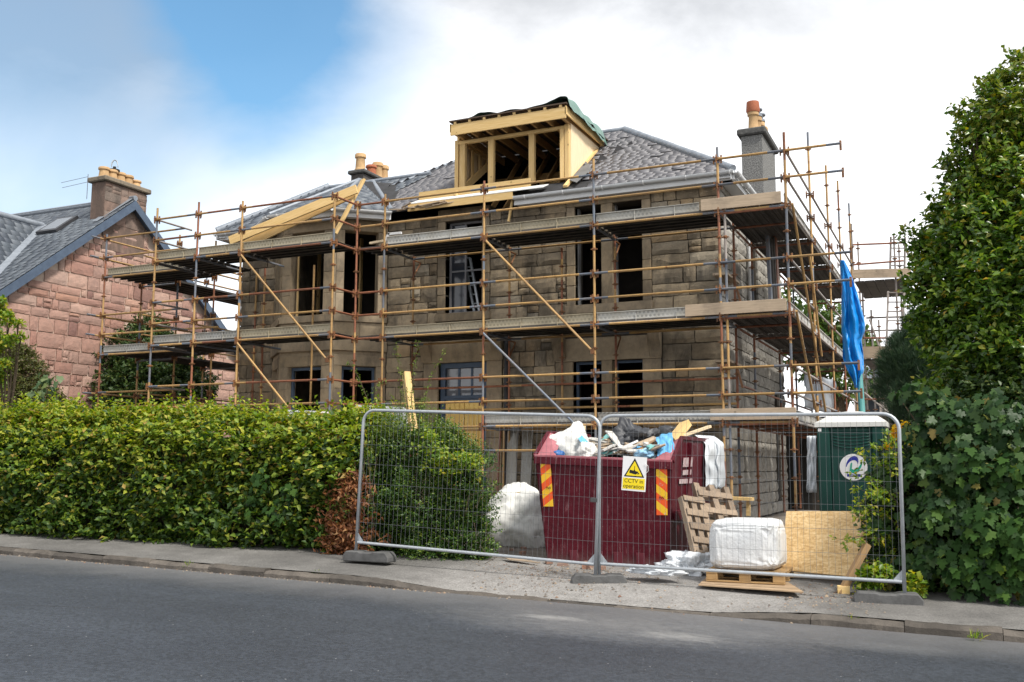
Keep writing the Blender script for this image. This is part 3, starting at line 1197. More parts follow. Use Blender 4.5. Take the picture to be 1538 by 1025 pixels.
# canted bay
BL, BFL, BFR, BR = Vector((BAY[0], YF, 0)), Vector((-14.72, 18.72, 0)), Vector((-13.22, 18.72, 0)), Vector((BAY[1], YF, 0))
bayw = MB()
faces = []
for p, q in ((BL, BFL), (BFL, BFR), (BFR, BR)):
    L = (q - p).length
    u = (q - p).normalized()
    n = Vector((u.y, -u.x, 0))
    mid = 0.5 * L
    hw = 0.40 if p is not BFL else 0.47
    off = -0.02 if p is BFL else 0.0
    faces.append((p, u, n, L, mid + off, hw))
for i, (p, u, n, L, mid, hw) in enumerate(faces):
    ops = [(mid - hw, mid + hw, 3.47, 5.48), (mid - hw, mid + hw, 0.15, 2.27)]
    wall_panel(bayw, p, u, n, 0.0, L, ZB, ZW, ops, 0.30)
baywall = bayw.build('bay_wall', DRESSED, house)
for i, (p, u, n, L, mid, hw) in enumerate(faces):
    z = Vector((0, 0, 1))

    def slab(name, u0, u1, z0, z1, pr, mt=DRESSED, back=0.02, bev=0.006):
        m_ = MB()
        A_ = p + u * u0 + n * pr + z * z0
        m_.prism([A_, p + u * u1 + n * pr + z * z0, p + u * u1 - n * back + z * z0, p + u * u0 - n * back + z * z0], (0, 0, z1 - z0))
        return m_.build(name, mt, house, bevel=bev)

    for (zs, zt) in ((3.47, 5.48), (0.15, 2.27)):
        for e in (0, 1):                              # pilaster strips at the angles, in blocks
            nbk = 4
            for k in range(nbk):
                ua, ub = (0.035, mid - hw - 0.006) if e == 0 else (mid + hw + 0.006, L - 0.035)
                slab('jamb_stone', ua, ub, zs + (zt - zs) / nbk * k + 0.004, zs + (zt - zs) / nbk * (k + 1) - 0.004, 0.02 + U(0, 0.006))
        slab('sill', 0.0, L, zs - 0.17, zs - 0.008, 0.075)
        slab('lintel', 0.03, L - 0.03, zt + 0.006, zt + 0.25, 0.022)
    slab('apron_stone', 0.03, L * 0.5 - 0.004, 2.90, 3.285, 0.018)
    slab('apron_stone', L * 0.5 + 0.004, L - 0.03, 2.90, 3.285, 0.022)
    slab('band_course', -0.01, L + 0.01, 2.62, 2.86, 0.07)
    # frames on the ground floor only
    m = MB()
    for (ua, ub, za, zb) in ((mid - hw + 0.01, mid - hw + 0.065, 0.15, 2.26), (mid + hw - 0.065, mid + hw - 0.01, 0.15, 2.26), (mid - hw + 0.067, mid + hw - 0.067, 2.19, 2.258)):
        q0 = p + u * ua - n * 0.12
        q1 = p + u * ub - n * 0.12
        m.prism([q0 + z * za, q1 + z * za, q1 - n * 0.07 + z * za, q0 - n * 0.07 + z * za], (0, 0, zb - za))
    m.build('window_frame', BLUEPAINT, house)
    if i == 1:
        m = MB()
        q0 = p + u * (mid - hw + 0.10) - n * 0.14
        m.beam(q0 + z * 3.5, q0 + z * 5.45, 0.035, 0.035)
        m.build('window_lining', TIMBER, house)

# ---- roofs
ZE, YE = 5.90, 19.25
RX0, RX1 = -14.55, -4.02
YR, ZR = 22.6, 8.27
PIT = Vector((0, YR - YE, ZR - ZE))
SLEN = PIT.length
RUN = YR - YE
DL, DRX = -10.50, -7.70                              # the dormer's cheeks


def main_skip(x, s):
    X_ = RX0 + x
    if DL - 0.05 < X_ < DRX + 0.07 and s < SLEN * 0.80:
        return True
    if X_ < DL and s < 0.55 and X_ > DL - 1.1 - (0.5 * math.sin(s * 9)) * 0.4:   # slates stripped back beside the dormer
        return s < 0.62 - (DL - X_) * 0.45
    if X_ > DRX and s < 0.35 and X_ < DRX + 0.6:
        return True
    return False


m = MB()
E_ = lambda x, t: Vector((x, YE + RUN * t, ZE + (ZR - ZE) * t))
poly_sheet(m, [E_(RX0, 0), E_(DL, 0), E_(DL, 1), E_(RX0 + RUN, 1)])
poly_sheet(m, [E_(DL + 0.002, 0.79), E_(DRX - 0.002, 0.79), E_(DRX - 0.002, 1), E_(DL + 0.002, 1)])
poly_sheet(m, [E_(DL + 0.002, 0), E_(DRX - 0.002, 0), E_(DRX - 0.002, 0.14), E_(DL + 0.002, 0.14)])
poly_sheet(m, [E_(DRX, 0), E_(RX1, 0), E_(RX1 - RUN, 1), E_(DRX, 1)])
poly_sheet(m, [(RX1, YE, ZE), (RX1, YE + 2 * RUN, ZE), (RX1 - RUN, YR, ZR)])
poly_sheet(m, [(RX0, YE + 2 * RUN, ZE), (RX0, YE, ZE), (RX0 + RUN, YR, ZR)])
poly_sheet(m, [(RX1, YE + 2 * RUN, ZE), (RX0, YE + 2 * RUN, ZE), (RX0 + RUN, YR, ZR), (RX1 - RUN, YR, ZR)])
LX, LR, LZ = -17.25, 2.0, 7.36
poly_sheet(m, [(LX, YE, ZE), (RX0 + 1.2, YE, ZE), (RX0 + 2.4, YE + LR, LZ), (LX + LR, YE + LR, LZ)])
poly_sheet(m, [(LX, YE + 2 * LR + 2.7, ZE), (LX, YE, ZE), (LX + LR, YE + LR, LZ), (LX + LR, YE + LR + 2.7, LZ)])
poly_sheet(m, [(LX + LR, YE + LR + 2.7, LZ), (LX + LR, YE + LR, LZ), (RX0 + 2.4, YE + LR, LZ), (RX0 + 2.4, YE + LR + 2.7, LZ)])
BE = [Vector((-15.95, YE - 0.02, ZE)), Vector((-14.87, 18.36, ZE)), Vector((-13.05, 18.36, ZE)), Vector((-12.02, YE - 0.02, ZE))]
BA = Vector((-13.96, 20.75, 7.28))
for a_, b_ in zip(BE[:-1], BE[1:]):
    poly_sheet(m, [a_, b_, BA])
poly_sheet(m, [BE[3], (-12.6, 20.9, 7.06), BA])
roof = m.build('roof', FELT, house)


def hipped(Lb, r0, r1, smax):
    return {'smax': smax, 'f': lambda s: (r0 * s / smax, Lb - r1 * s / smax)}


slate_field(roof, [E_(RX0, 0), E_(RX1, 0)], PIT, hipped(RX1 - RX0, RUN, RUN, SLEN), SLATE, 0.115, (0.17, 0.27), main_skip, 1, loose=0.07)
slate_field(roof, [(RX1, YE, ZE), (RX1, YE + 2 * RUN, ZE)], (-RUN, 0, ZR - ZE), hipped(2 * RUN, RUN, RUN, SLEN), SLATE, 0.16, seed=2)
slate_field(roof, [(RX0, YE + 2 * RUN, ZE), (RX0, YE, ZE)], (RUN, 0, ZR - ZE), hipped(2 * RUN, RUN, RUN, SLEN), SLATE, 0.2, seed=3)
ls = Vector((0, LR, LZ - ZE))
slate_field(roof, [(LX, YE, ZE), (RX0 + 1.2, YE, ZE)], ls, {'smax': ls.length, 'f': lambda s: (LR * s / ls.length, RX0 + 1.2 - LX + 0.5 * s)}, BSLATE, 0.16, seed=4)
slate_field(roof, [(LX, YE + 2 * LR + 2.7, ZE), (LX, YE, ZE)], (LR, 0, LZ - ZE), hipped(2 * LR + 2.7, LR, LR, ls.length), BSLATE, 0.18, seed=5)
for i, (a_, b_) in enumerate(zip(BE[:-1], BE[1:])):
    e_ = (b_ - a_)
    Lb = e_.length
    e_.normalize()
    d_ = BA - a_
    off = d_.dot(e_)
    s_ = d_ - e_ * off
    sm = s_.length
    slate_field(roof, [a_, b_], s_, {'smax': sm, 'f': (lambda s, o=off, L=Lb, S_=sm: (o * s / S_, L + (o - L) * s / S_))}, BSLATE, 0.16, seed=6 + i)
for pts, r in (([E_(RX1 - RUN, 1), (RX1, YE, ZE)], 0.075), ([E_(RX0 + RUN, 1), E_(RX1 - RUN, 1)], 0.06), ([E_(RX0 + RUN, 1), (RX0 + 0.1, YE + 0.1, ZE + 0.07)], 0.05),
               ([(LX + LR, YE + LR, LZ + 0.03), (LX, YE, ZE + 0.03)], 0.085), ([(LX + LR, YE + LR, LZ), (RX0 + 2.4, YE + LR, LZ)], 0.05),
               ([BA, BE[1]], 0.045), ([BA, BE[2]], 0.045), ([BA, (-13.9, 22.2, 7.3)], 0.045), ([BA + Vector((0.3, 0.2, -0.05)), BE[3]], 0.06)):
    a_, b_ = Vector(pts[0]), Vector(pts[1])
    nseg = max(1, int((b_ - a_).length / 0.85))
    for k in range(nseg):
        m = MB()
        p_ = a_.lerp(b_, k / nseg)
        q_ = a_.lerp(b_, (k + 1) / nseg)
        up = Vector((0, 0, 0.035))
        m.tube(p_ + up, q_ + up + (q_ - p_).normalized() * 0.02, r * (1.0 if k % 2 else 1.05), 10)
        m.build('ridge_roll', LEAD, roof, smooth=False, auto=True)

# gutters, fascias and soffits
def gutter(p, q, r=0.064, gap=True, fascia=True, out=(0, -1, 0), brackets=True, fz=0.17):
    p, q, out = Vector(p), Vector(q), Vector(out).normalized()
    d = (q - p).normalized()
    m = MB()
    n = 10
    vs, fs = [], []
    for c in (p, q):
        for rr in (r, r - 0.012):
            for i in range(n + 1):
                a = math.pi * i / n
                vs.append(c + out * (rr * math.cos(a)) + Vector((0, 0, -rr * math.sin(a) * 1.05)))
    k = n + 1
    for i in range(n):
        fs.append((i, i + 1, 2 * k + i + 1, 2 * k + i))
        fs.append((k + i + 1, k + i, 3 * k + i, 3 * k + i + 1))
    fs += [(0, 2 * k, 3 * k, k), (n, k + n, 3 * k + n, 2 * k + n)]
    fs += [tuple(list(range(0, k)) + list(range(2 * k - 1, k - 1, -1))), tuple(list(range(3 * k - 1, 2 * k - 1, -1)) + list(range(3 * k, 4 * k)))]
    m.add(vs, fs)
    g_ = m.build('gutter', GUTTER, house, auto=True)
    if brackets:
        L = (q - p).length
        for t in range(int(L / 0.9) + 1):
            c = p + d * (0.3 + t * 0.9)
            if (c - p).length > L:
                break
            m = MB()
            pts = [c + out * ((r + 0.008) * math.cos(a)) + Vector((0, 0, -(r + 0.008) * math.sin(a) * 1.05)) for a in [math.pi * i / 6 for i in range(7)]]
            m.path(pts, 0.012, 6)
            m.build('gutter_bracket', UPVC, g_)
    if fascia:
        m = MB()
        bk = -out * (r + 0.012)
        a_, b_ = p + bk, q + bk
        m.prism([a_ + Vector((0, 0, 0.03)), a_ + Vector((0, 0, -fz)), b_ + Vector((0, 0, -fz)), b_ + Vector((0, 0, 0.03))], -out * 0.02)
        m.build('fascia', UPVC, house)
        m = MB()
        m.prism([a_ - out * 0.021 + Vector((0, 0, -fz + 0.03)), b_ - out * 0.021 + Vector((0, 0, -fz + 0.03)), b_ - out * 0.30 + Vector((0, 0, -fz + 0.03)), a_ - out * 0.30 + Vector((0, 0, -fz + 0.03))], (0, 0, 0.012))
        m.build('soffit', UPVC, house)
    return g_


GZ = 5.875
GY = YE - 0.06
gutter((pY(770, 292, GY).x, GY, GZ), (RX1 + 0.03, GY, GZ))
gutter((RX1 + 0.06, GY, GZ), (RX1 + 0.06, 25.8, GZ), out=(1, 0, 0))
gutter((LX + 0.05, GY, GZ - 0.01), (BE[0].x - 0.03, GY, GZ - 0.01))
o_ = Vector((0, -0.06, -0.03))
for a_, b_ in zip(BE[:-1], BE[1:]):
    e_ = (b_ - a_).normalized()
    nn = Vector((e_.y, -e_.x, 0))
    gutter(a_ + nn * 0.05 + Vector((0, 0, -0.025)), b_ + nn * 0.05 + Vector((0, 0, -0.025)), out=nn)
gutter((LX - 0.06, 25.5, GZ), (LX - 0.06, GY, GZ), out=(-1, 0, 0))

# chimneys of the house
def chimney(nm_parent, x0, x1, y0, y1, z0, z1, mt, capmt, cap=0.22, over=0.10):
    m = MB()
    m.box((x0, y0, z0), (x1, y1, z1))
    s = m.build('chimney_stack', mt, nm_parent, bevel=0.012)
    m = MB()
    m.box((x0 - over, y0 - over, z1 + 0.003), (x1 + over, y1 + over, z1 + cap))
    m.build('chimney_cap', capmt, s, bevel=0.03)
    return s


CXR = pX(1146, 240, -4.15)
cx1, cy0 = -4.15, CXR.y
cx0 = pY(1114, 240, cy0).x
cz1 = pX(1146, 203, -4.15).z
cy1 = pX(1164, 235, -4.15).y
stk = chimney(house, cx0, cx1, cy0, cy1, ZW, cz1, HARL, CAPST, 0.17, 0.09)
pt = pY(1131, 195, cy0 + 0.25)
for k in range(4):
    yy = cy0 + 0.26 + k * (cy1 - cy0 - 0.5) / 3
    hp = 0.52 if k == 0 else 0.5
    pot(stk, (cx0 + cx1) / 2, yy, cz1 + 0.17, hp, 0.125, CLAY)
    if k in (0,):
        m = MB()
        m.lathe(((cx0 + cx1) / 2, yy, cz1 + 0.17 + hp - 0.02), [(0.15, -0.02), (0.17, 0.03), (0.155, 0.22), (0.15, 0.25), (0.11, 0.25), (0.11, 0.12), (0.01, 0.12)], 14)
        m.build('chimney_pot_hood', TERRA, stk, auto=True)
    elif k < 3:
        m = MB()
        m.lathe(((cx0 + cx1) / 2, yy, cz1 + 0.17 + hp + 0.002), [(0.15, 0.0), (0.15, 0.05), (0.10, 0.08), (0.10, 0.16), (0.16, 0.17), (0.16, 0.2), (0.02, 0.24)], 12)
        m.build('chimney_cowl', LEAD, stk, auto=True)
YC2 = 23.4
q0, q1 = pY(527, 268, YC2), pY(546, 268, YC2)
q2 = pX(572, 272, q1.x)
stk2 = chimney(house, q0.x, q1.x, YC2, pX(578, 270, (q0.x + q1.x) / 2).y, 6.2, q0.z + 0.10, m_stone('soot_stained_stone', [(0, (0.10, 0.09, 0.085)), (1, (0.07, 0.07, 0.07))], 0.5), CAPST, 0.12, 0.08)
for k in range(4):
    yy = pX((541, 557.5, 567, 576)[k], 262, (q0.x + q1.x) / 2).y
    pot(stk2, (q0.x + q1.x) / 2, yy, q0.z + 0.22, 0.52 if k != 1 else 0.34, 0.15, CLAY if k != 1 else TERRA)

# ---- the new timber dormer
ZD = 7.62
YD = YF + 0.0
dorm = 'dormer'
DX = lambda px: pY(px, 240, YD).x


def dbeam(name, p, q, w, h, mt=TIMBER, up=(0, 0, 1)):
    m = MB()
    m.beam(p, q, w, h, up)
    return m.build(name, mt, house)


ZS = 6.30
for k_, (pa, pb) in enumerate(((683, 688), (690, 698), (733, 741), (794, 802), (841, 847), (848, 854))):
    xa, xb = DX(pa), DX(pb)
    dbeam('dormer_post', ((xa + xb) / 2, YD + 0.05, ZS), ((xa + xb) / 2, YD + 0.05, ZD - 0.20 if k_ not in (0, 5) else ZD - 0.1), xb - xa, 0.10)
xl, xr = DX(683), DX(854)
dbeam('dormer_head', (xl + 0.1, YD + 0.04, ZD - 0.165), (xr - 0.08, YD + 0.04, ZD - 0.165), 0.095, 0.07, TIMBERX)
f0, f1 = pY(677, 190, YD - 0.42), pY(850, 170, YD - 0.42)
dbeam('dormer_fascia', (f0.x, YD - 0.42, ZD + 0.0), (f1.x, YD - 0.42, ZD + 0.0), 0.04, 0.25, TIMBERX)
dbeam('dormer_fascia', (f1.x, YD - 0.44, ZD + 0.05), (f1.x, YD + 2.0, ZD + 0.05), 0.035, 0.19, TIMBERX)
dbeam('dormer_fascia', (f0.x, YD - 0.44, ZD + 0.05), (f0.x, YD + 2.0, ZD + 0.05), 0.035, 0.19, TIMBERX)
nr = 8
for k in range(nr):
    xx = f0.x + 0.12 + (f1.x - f0.x - 0.24) * k / (nr - 1)
    dbeam('dormer_joist', (xx, YD - 0.398, ZD - 0.02), (xx, YD + 2.2, ZD - 0.02), 0.045, 0.17, m_wood('joist_timber', (0.42, 0.26, 0.11), (0.33, 0.19, 0.075), axis=1) if k == 0 else bpy.data.materials['joist_timber'])
    dbeam('dormer_packer', (xx, YD - 0.42, ZD + 0.128), (xx, YD - 0.42, ZD + 0.185), 0.06, 0.05)
m = MB()
m.box((f0.x - 0.02, YD - 0.47, ZD + 0.187), (f1.x + 0.03, YD + 2.3, ZD + 0.215))
m.build('dormer_roof_deck', m_basic('dark_sheet_edge', (0.11, 0.075, 0.05), (0.07, 0.05, 0.04), 5), house)


def cheek(x, th, mt, name):
    zline = lambda y: ZE + (ZR - ZE) * (y - YE) / RUN
    m_ = MB()
    yb = YE + RUN * (ZD - 0.05 - ZE) / (ZR - ZE)
    m_.prism([(x, YD + 0.1, zline(YD + 0.1) - 0.05), (x, yb, ZD - 0.06), (x, YD + 0.1, ZD - 0.06)], (th, 0, 0))
    return m_.build(name, mt, house)


dbeam('cheek_plate', (xl + 0.03, YD + 0.1, ZD + 0.05), (xl + 0.03, YD + 2.1, ZD + 0.05), 0.05, 0.26)
dbeam('cheek_plate', (xr - 0.03, YD + 0.1, ZD + 0.05), (xr - 0.03, YD + 2.1, ZD + 0.05), 0.05, 0.26)
cheek(xr, 0.018, PALEWOOD, 'dormer_cheek')
cheek(xl - 0.002, -0.018, PALEWOOD, 'dormer_cheek')
for k in range(4):
    yy = YD + 0.35 + 0.4 * k
    zl = ZE + (ZR - ZE) * (yy - YE) / RUN
    if ZD - 0.15 - zl > 0.1:
        dbeam('stud', (xl + 0.08, yy, zl), (xl + 0.08, yy, ZD - 0.13), 0.05, 0.09)
        dbeam('stud', (xr - 0.1, yy, zl), (xr - 0.1, yy, ZD - 0.13), 0.05, 0.09)
# rafters either side and the trimmed roof edge
sl = PIT.normalized()
for xx in (xl + 0.02, xr + 0.03):
    a_ = E_(xx, 0.02)
    b_ = E_(xx, 0.62)
    dbeam('rafter', a_ + Vector((0, 0, 0.06)), b_ + Vector((0, 0, 0.06)), 0.10, 0.05, TIMBER)
dbeam('rafter', E_(xl + 0.14, 0.05) + Vector((0, 0, 0.12)), E_(xl + 0.14, 0.62) + Vector((0, 0, 0.12)), 0.05, 0.16)
for k in range(7):
    xx = xl + 0.5 + k * 0.38
    dbeam('rafter', (xx, YD + 0.7, ZE - 0.1), (xx, YD + 2.9, ZR - 0.25), 0.045, 0.14, bpy.data.materials['joist_timber'])
for (za, zb) in ((5.95, 6.9),):
    for xx in (-9.35, -9.0, -8.6, -8.25):
        dbeam('stud', (xx, 22.0, 5.95), (xx, 22.0, 6.95), 0.06, 0.05)
    dbeam('stud', (-9.4, 22.0, 6.98), (-8.2, 22.0, 6.98), 0.06, 0.06)
dbeam('collar_beam', (xl, YD + 2.25, 7.1), (xr, YD + 2.25, 7.1), 0.05, 0.18, bpy.data.materials['joist_timber'])
dbeam('collar_beam', (xl + 0.8, YD + 1.8, 6.7), (xl + 1.9, YD + 2.1, 6.0), 0.05, 0.14, bpy.data.materials['joist_timber'])
# sole plate, white membrane board and eaves boards
p_, q_ = pY(630, 292, YD - 0.12), pY(797, 273, YD - 0.12)
dbeam('sole_plate', (p_.x, YD - 0.12, 6.24), (q_.x, YD - 0.12, 6.24), 0.05, 0.21, TIMBERX)
m = MB()
a_, b_ = pY(622, 300, YD - 0.3).x, pY(820, 280, YD - 0.3).x
m.prism([(a_, YD - 0.15, 6.13), (b_ , YD - 0.15, 6.13), (b_, YD - 0.48, 5.985), (a_, YD - 0.48, 5.985)], (0, 0, 0.02))
m.build('white_membrane_board', m_basic('white_membrane', (0.78, 0.78, 0.76), (0.70, 0.70, 0.68), 3, 0.7), house)
p_, q_ = pY(613, 307, YD - 0.46), pY(770, 295, YD - 0.46)
dbeam('eaves_board', (p_.x, YD - 0.46, 5.90), (q_.x, YD - 0.46, 5.90), 0.03, 0.17, TIMBERX)
m = MB()
m.prism([(xr + 0.06, YD - 0.1, 6.19), (xr + 0.30, YD - 0.3, 6.05), (xr + 0.42, YD + 0.3, 6.50), (xr + 0.07, YD + 0.9, 6.90)], (0, 0, 0.012))
m.build('torn_felt', m_basic('grey_felt', (0.20, 0.20, 0.20), (0.13, 0.13, 0.13), 4, 0.9, bump=0.5), house)
m = MB()
for k in range(6):
    xx = xr + 0.1 + 0.12 * k
    yy = YD + 0.55 + 0.24 * k
    zz = ZE + (ZR - ZE) * (yy - YE) / RUN + 0.02
    m.add([(xx - 0.05, yy, zz), (xx + 0.22, yy + 0.1, zz + 0.02), (xx + 0.16, yy + 0.12, zz + 0.10 + 0.08 * (k % 2)), (xx + 0.02, yy + 0.08, zz + 0.16 * ((k + 1) % 2) + 0.05)], [(0, 1, 2, 3)])
m.build('torn_flashing', FELT, house)
dbeam('eaves_prop', pY(771, 293, YD - 0.3), pY(764, 333, YD - 0.3), 0.055, 0.04, TIMBER)
# lead-grey boards loose at the stripped eaves
for k in range(9):
    xx = -11.9 + 0.13 * k + U(-0.05, 0.05)
    dbeam('loose_batten', (xx, YE - 0.2 + U(-0.1, 0.1), 5.84 + U(0, 0.06)), (xx + U(0.2, 0.7), YE - 0.25 + U(-0.1, 0.2), 5.86 + U(0, 0.1)), 0.05, 0.02, OLDWOOD)

# the ground floor planks and pipe beside the door
m = MB()
m.tube((DOOR[1] + 0.52, YF - 0.09, -1.0), (DOOR[1] + 0.52, YF - 0.09, 2.9), 0.05, 10)
m.build('downpipe', m_basic('dark_pipe', (0.05, 0.05, 0.055), None, 5, 0.6), house, auto=True)
m = MB()
m.tube((HXR + 0.10, 22.0, 2.9), (HXR + 0.10, 22.0, 5.6), 0.05, 10)
m.build('downpipe', UPVC, house, auto=True)

# green tarpaulin thrown over the dormer's roof
def cloth_grid(nu, nv, f):
    V = [f(i / (nu - 1), j / (nv - 1)) for j in range(nv) for i in range(nu)]
    F = [(j * nu + i, j * nu + i + 1, (j + 1) * nu + i + 1, (j + 1) * nu + i) for j in range(nv - 1) for i in range(nu - 1)]
    return V, F


def ns(x, y, z=0.0):
    return noise.noise((x, y, z))


def gt(u, v):
    x = f0.x + 0.35 + u * (f1.x - f0.x - 0.1)
    y = YD - 0.42 + v * 2.3
    fold = abs(ns(x * 1.5, y * 0.9, 3)) * 0.22 * (0.35 + u)
    hump = 0.20 * math.exp(-((u - 0.86) / 0.09) ** 2) * (1 - 0.5 * v) + 0.12 * math.exp(-((u - 0.18) / 0.09) ** 2) * (1 - v)
    z = ZD + 0.225 + fold * 0.6 + hump * (0.8 + ns(x * 3.5, y * 2) * 0.5)
    if u > 0.93:
        k = (u - 0.93) / 0.07
        x = f1.x + 0.04 + k * (0.06 + 0.05 * ns(y * 4, 1.0))
        z -= k * (0.16 + 0.10 * ns(y * 2.1, 5.0))
    return (x, y, z)


V, F = cloth_grid(60, 26, gt)
def gt2(u, v):
    y = YD + 0.1 + u * 2.25
    x = f1.x + 0.07 + 0.03 * ns(y * 5, v * 3)
    top = ZD + 0.20 - 0.10 * u
    ln = (0.10 + 0.10 * abs(ns(y * 1.4, 2.0)) + 0.06 * u)
    return (x + v * 0.05 - max(0, u - 0.75) * 0.2, y, top - v * ln + 0.05 * ns(y * 3, 0.2))
V2, F2 = cloth_grid(40, 6, gt2)
m = MB()
m.add(V, F)
m.add(V2, F2)
tarpg = m_basic('green_tarpaulin', (0.10, 0.20, 0.155), (0.17, 0.28, 0.25), 4, 0.4, 0, 0.5, bump=0.3, bscale=12)
o = m.build('tarpaulin', tarpg, None, smooth=True)
tag(o, 'crumpled dark green tarpaulin draped over the roof of the timber dormer', 'tarpaulin')

# interior clutter seen through the openings
lad = thing('ladder', 'grey ladder leaning inside the upper window opening left of the scaffold middle', 'ladder', (-9.9, 20.1, 2.9))
for d_ in (0.0, 0.13):
    m = MB()
    m.beam(pY(697 + d_ * 70, 388, YF + 0.42), pY(713 + d_ * 60, 470, YF + 0.40), 0.05, 0.05)
    m.build('stile', GALV, lad)
for k in range(7):
    t = k / 6.0
    p_ = pY(697 + 16 * t, 388 + 82 * t, YF + 0.41)
    m = MB()
    m.tube(p_, p_ + Vector((0.15, 0.02, 0)), 0.014, 6)
    m.build('rung', GALV, lad)
# ------------------------------------------------------------------ scaffolding round the house
scaf = thing('scaffolding', 'rusty ochre tube scaffolding with three boarded lifts wrapped round the sandstone house', 'scaffolding', (-9.0, 18.6, -1.1))
Y0, YI, YB = 18.0, 19.27, 17.15
LV = [0.775, 1.285, 1.78, 2.265, 2.735, 3.255, 3.755, 4.245, 4.73, 5.25, 5.755]
LOW = [-0.72, -0.22, 0.285]
TR = 0.0245
TUBES = [T_YEL, T_RED, T_BLU, T_GAL]


def coupler_mesh(big):
    m = MB()
    m.lathe((0, 0, -0.03), [(0.031, 0), (0.034, 0.005), (0.034, 0.055), (0.031, 0.06)], 8)
    L = 0.085 if big else 0.066
    for a in range(4):
        c, s = math.cos(a * math.pi / 2), math.sin(a * math.pi / 2)
        for dz in ((-0.022, 0.022) if big else (0.0,)):
            p = Vector((c * 0.03, s * 0.03, dz))
            q = Vector((c * L, s * L, dz))
            m.beam(p, q, 0.045, 0.016 if not big else 0.02)
        if big:
            m.beam((c * L * 0.86, s * L * 0.86, -0.085), (c * L * 0.86, s * L * 0.86, 0.075), 0.02, 0.03, up=(c, s, 0))
    return m


CM = {False: coupler_mesh(False).mesh('coupler', T_RUST), True: coupler_mesh(True).mesh('coupler', T_RUST)}
n_coup = [0]
rest_c = []


def segtube(m, p, q, r, pal, ends=None, n=9):
    """a tube painted in bands"""
    p, q = Vector(p), Vector(q)
    L = (q - p).length
    d = (q - p).normalized()
    cuts = [0.0]
    if ends is not None:
        e = min(ends, L * 0.25)
        cuts += [e, L - e]
    cuts.append(L)
    for i in range(len(cuts) - 1):
        m.mi = pal[i % len(pal)]
        m.tube(p + d * cuts[i], p + d * cuts[i + 1], r, n)
    m.mi = 0
    return m


POSTS = {}
sb = wloc(scaf)


def standard(x, y, z0, z1, levels, big=(), pal=None, couplers=True, prio=True):
    m = MB()
    z = z0
    pal = pal or random.choice([[0, 0, 2, 0], [0, 1, 0, 2], [0, 0, 2, 1], [0, 2, 0, 0], [1, 0, 2, 0], [3, 0, 2, 0]])
    i = 0
    while z < z1 - 1e-4:
        ln = random.choice([0.45, 0.9, 1.3, 0.3])
        e = min(z + ln, z1)
        if z1 - e < 0.2:
            e = z1
        m.mi = pal[i % len(pal)]
        m.tube((x, y, z), (x, y, e), TR, 10)
        z = e
        i += 1
    m.mi = 0
    m.mi = pal[0]
    m.tube((x, y, z1 - 0.001), (x, y, z1 + 0.0), TR * 0.7, 8)
    m.mi = 0
    o = m.build('standard', TUBES, scaf, auto=True)
    if couplers:
        for lv in levels:
            if z0 < lv < z1:
                if n_coup[0] < 300:
                    c = link('coupler', CM[lv in big], o)
                    c.location = Vector((x, y, lv)) - sb
                    c.rotation_euler = (0, 0, U(-0.15, 0.15))
                    n_coup[0] += 1
                else:
                    rest_c.append((x, y, lv))
    return o


def ledger(p, q, pal=(2, 0, 2), ends=0.3, r=TR * 0.97, name='ledger'):
    m = MB()
    segtube(m, p, q, r, list(pal), ends)
    return m.build(name, TUBES, scaf, auto=True)


GUARD_HI, GUARD_LO = [5.755, 5.25], [3.755, 3.255]
L1, L2, L3 = 4.73, 2.735, 0.775
BIG = {5.755, 5.25, 4.73, 3.755, 3.255, 2.735, 1.78, 1.285, 0.775}
tz = lambda px, py, y=Y0: pY(px, py, y).z
front = [-11.41, -8.97, -6.53, -4.04, -2.80]
tops = [tz(579.5, 292), tz(729, 272), tz(893, 239), tz(1073, 222), tz(1178, 199)]
for x, t in zip(front, tops):
    standard(x, Y0, -1.12, t, LV + LOW, BIG)
standard(-4.00 + 0.07, Y0 + 0.02, -1.12, 4.85, LV + LOW, (), [0, 2, 3, 0])     # doubled standard at the corner of the house
bay_x = [-17.22, -15.95, -14.66, -12.15]
for x, (px, py) in zip(bay_x, [(236.5, 313), (299, 304), (366, 302), (501, 294)]):
    standard(x, YB, -1.12, tz(px, py, YB), LV + LOW, BIG)
standard(-12.13, Y0, -1.12, tz(533, 303), LV + LOW, BIG, [1, 1, 0, 1])
standard(-19.86, Y0 + 0.1, -1.12, tz(162, 352, Y0 + .1), LV + LOW, BIG, [1, 2, 0, 1])
# guard rails and ledgers, bay by bay
F0 = [-19.86, -17.22]
segs = list(zip(front[:-1], front[1:]))
for a, b in segs:
    for z in LV[0:1] + [L2, L1]:
        ledger((a, Y0 - 0.004, z), (b, Y0 - 0.004, z), random.choice([(2, 0, 2), (2, 0, 0), (0, 0, 2)]))
    for z in (5.755, 5.25, 3.755, 3.255, 1.78, 1.285):
        pal = random.choice([(2, 0, 2), (2, 0, 2), (0, 0, 2)])
        if b == -8.97 and z == 1.78:
            pal = (1, 1, 1)
        ledger((a, Y0 - 0.03, z), (b, Y0 - 0.03, z), pal)
    if b != -2.80:
        ledger((a, YI, 1.70), (b, YI, 1.70), random.choice([(1, 1, 1), (0, 1, 1)]))
        ledger((a, YI, 1.20), (b, YI, 1.20), random.choice([(0, 0, 0), (1, 0, 0)]))
        for z in (L3, L2, L1):
            ledger((a, YI, z - 0.02), (b, YI, z - 0.02), (2, 0, 2))
ledger((-8.97, Y0, 0.285), (-6.53, Y0, 0.285), (2, 0, 0))
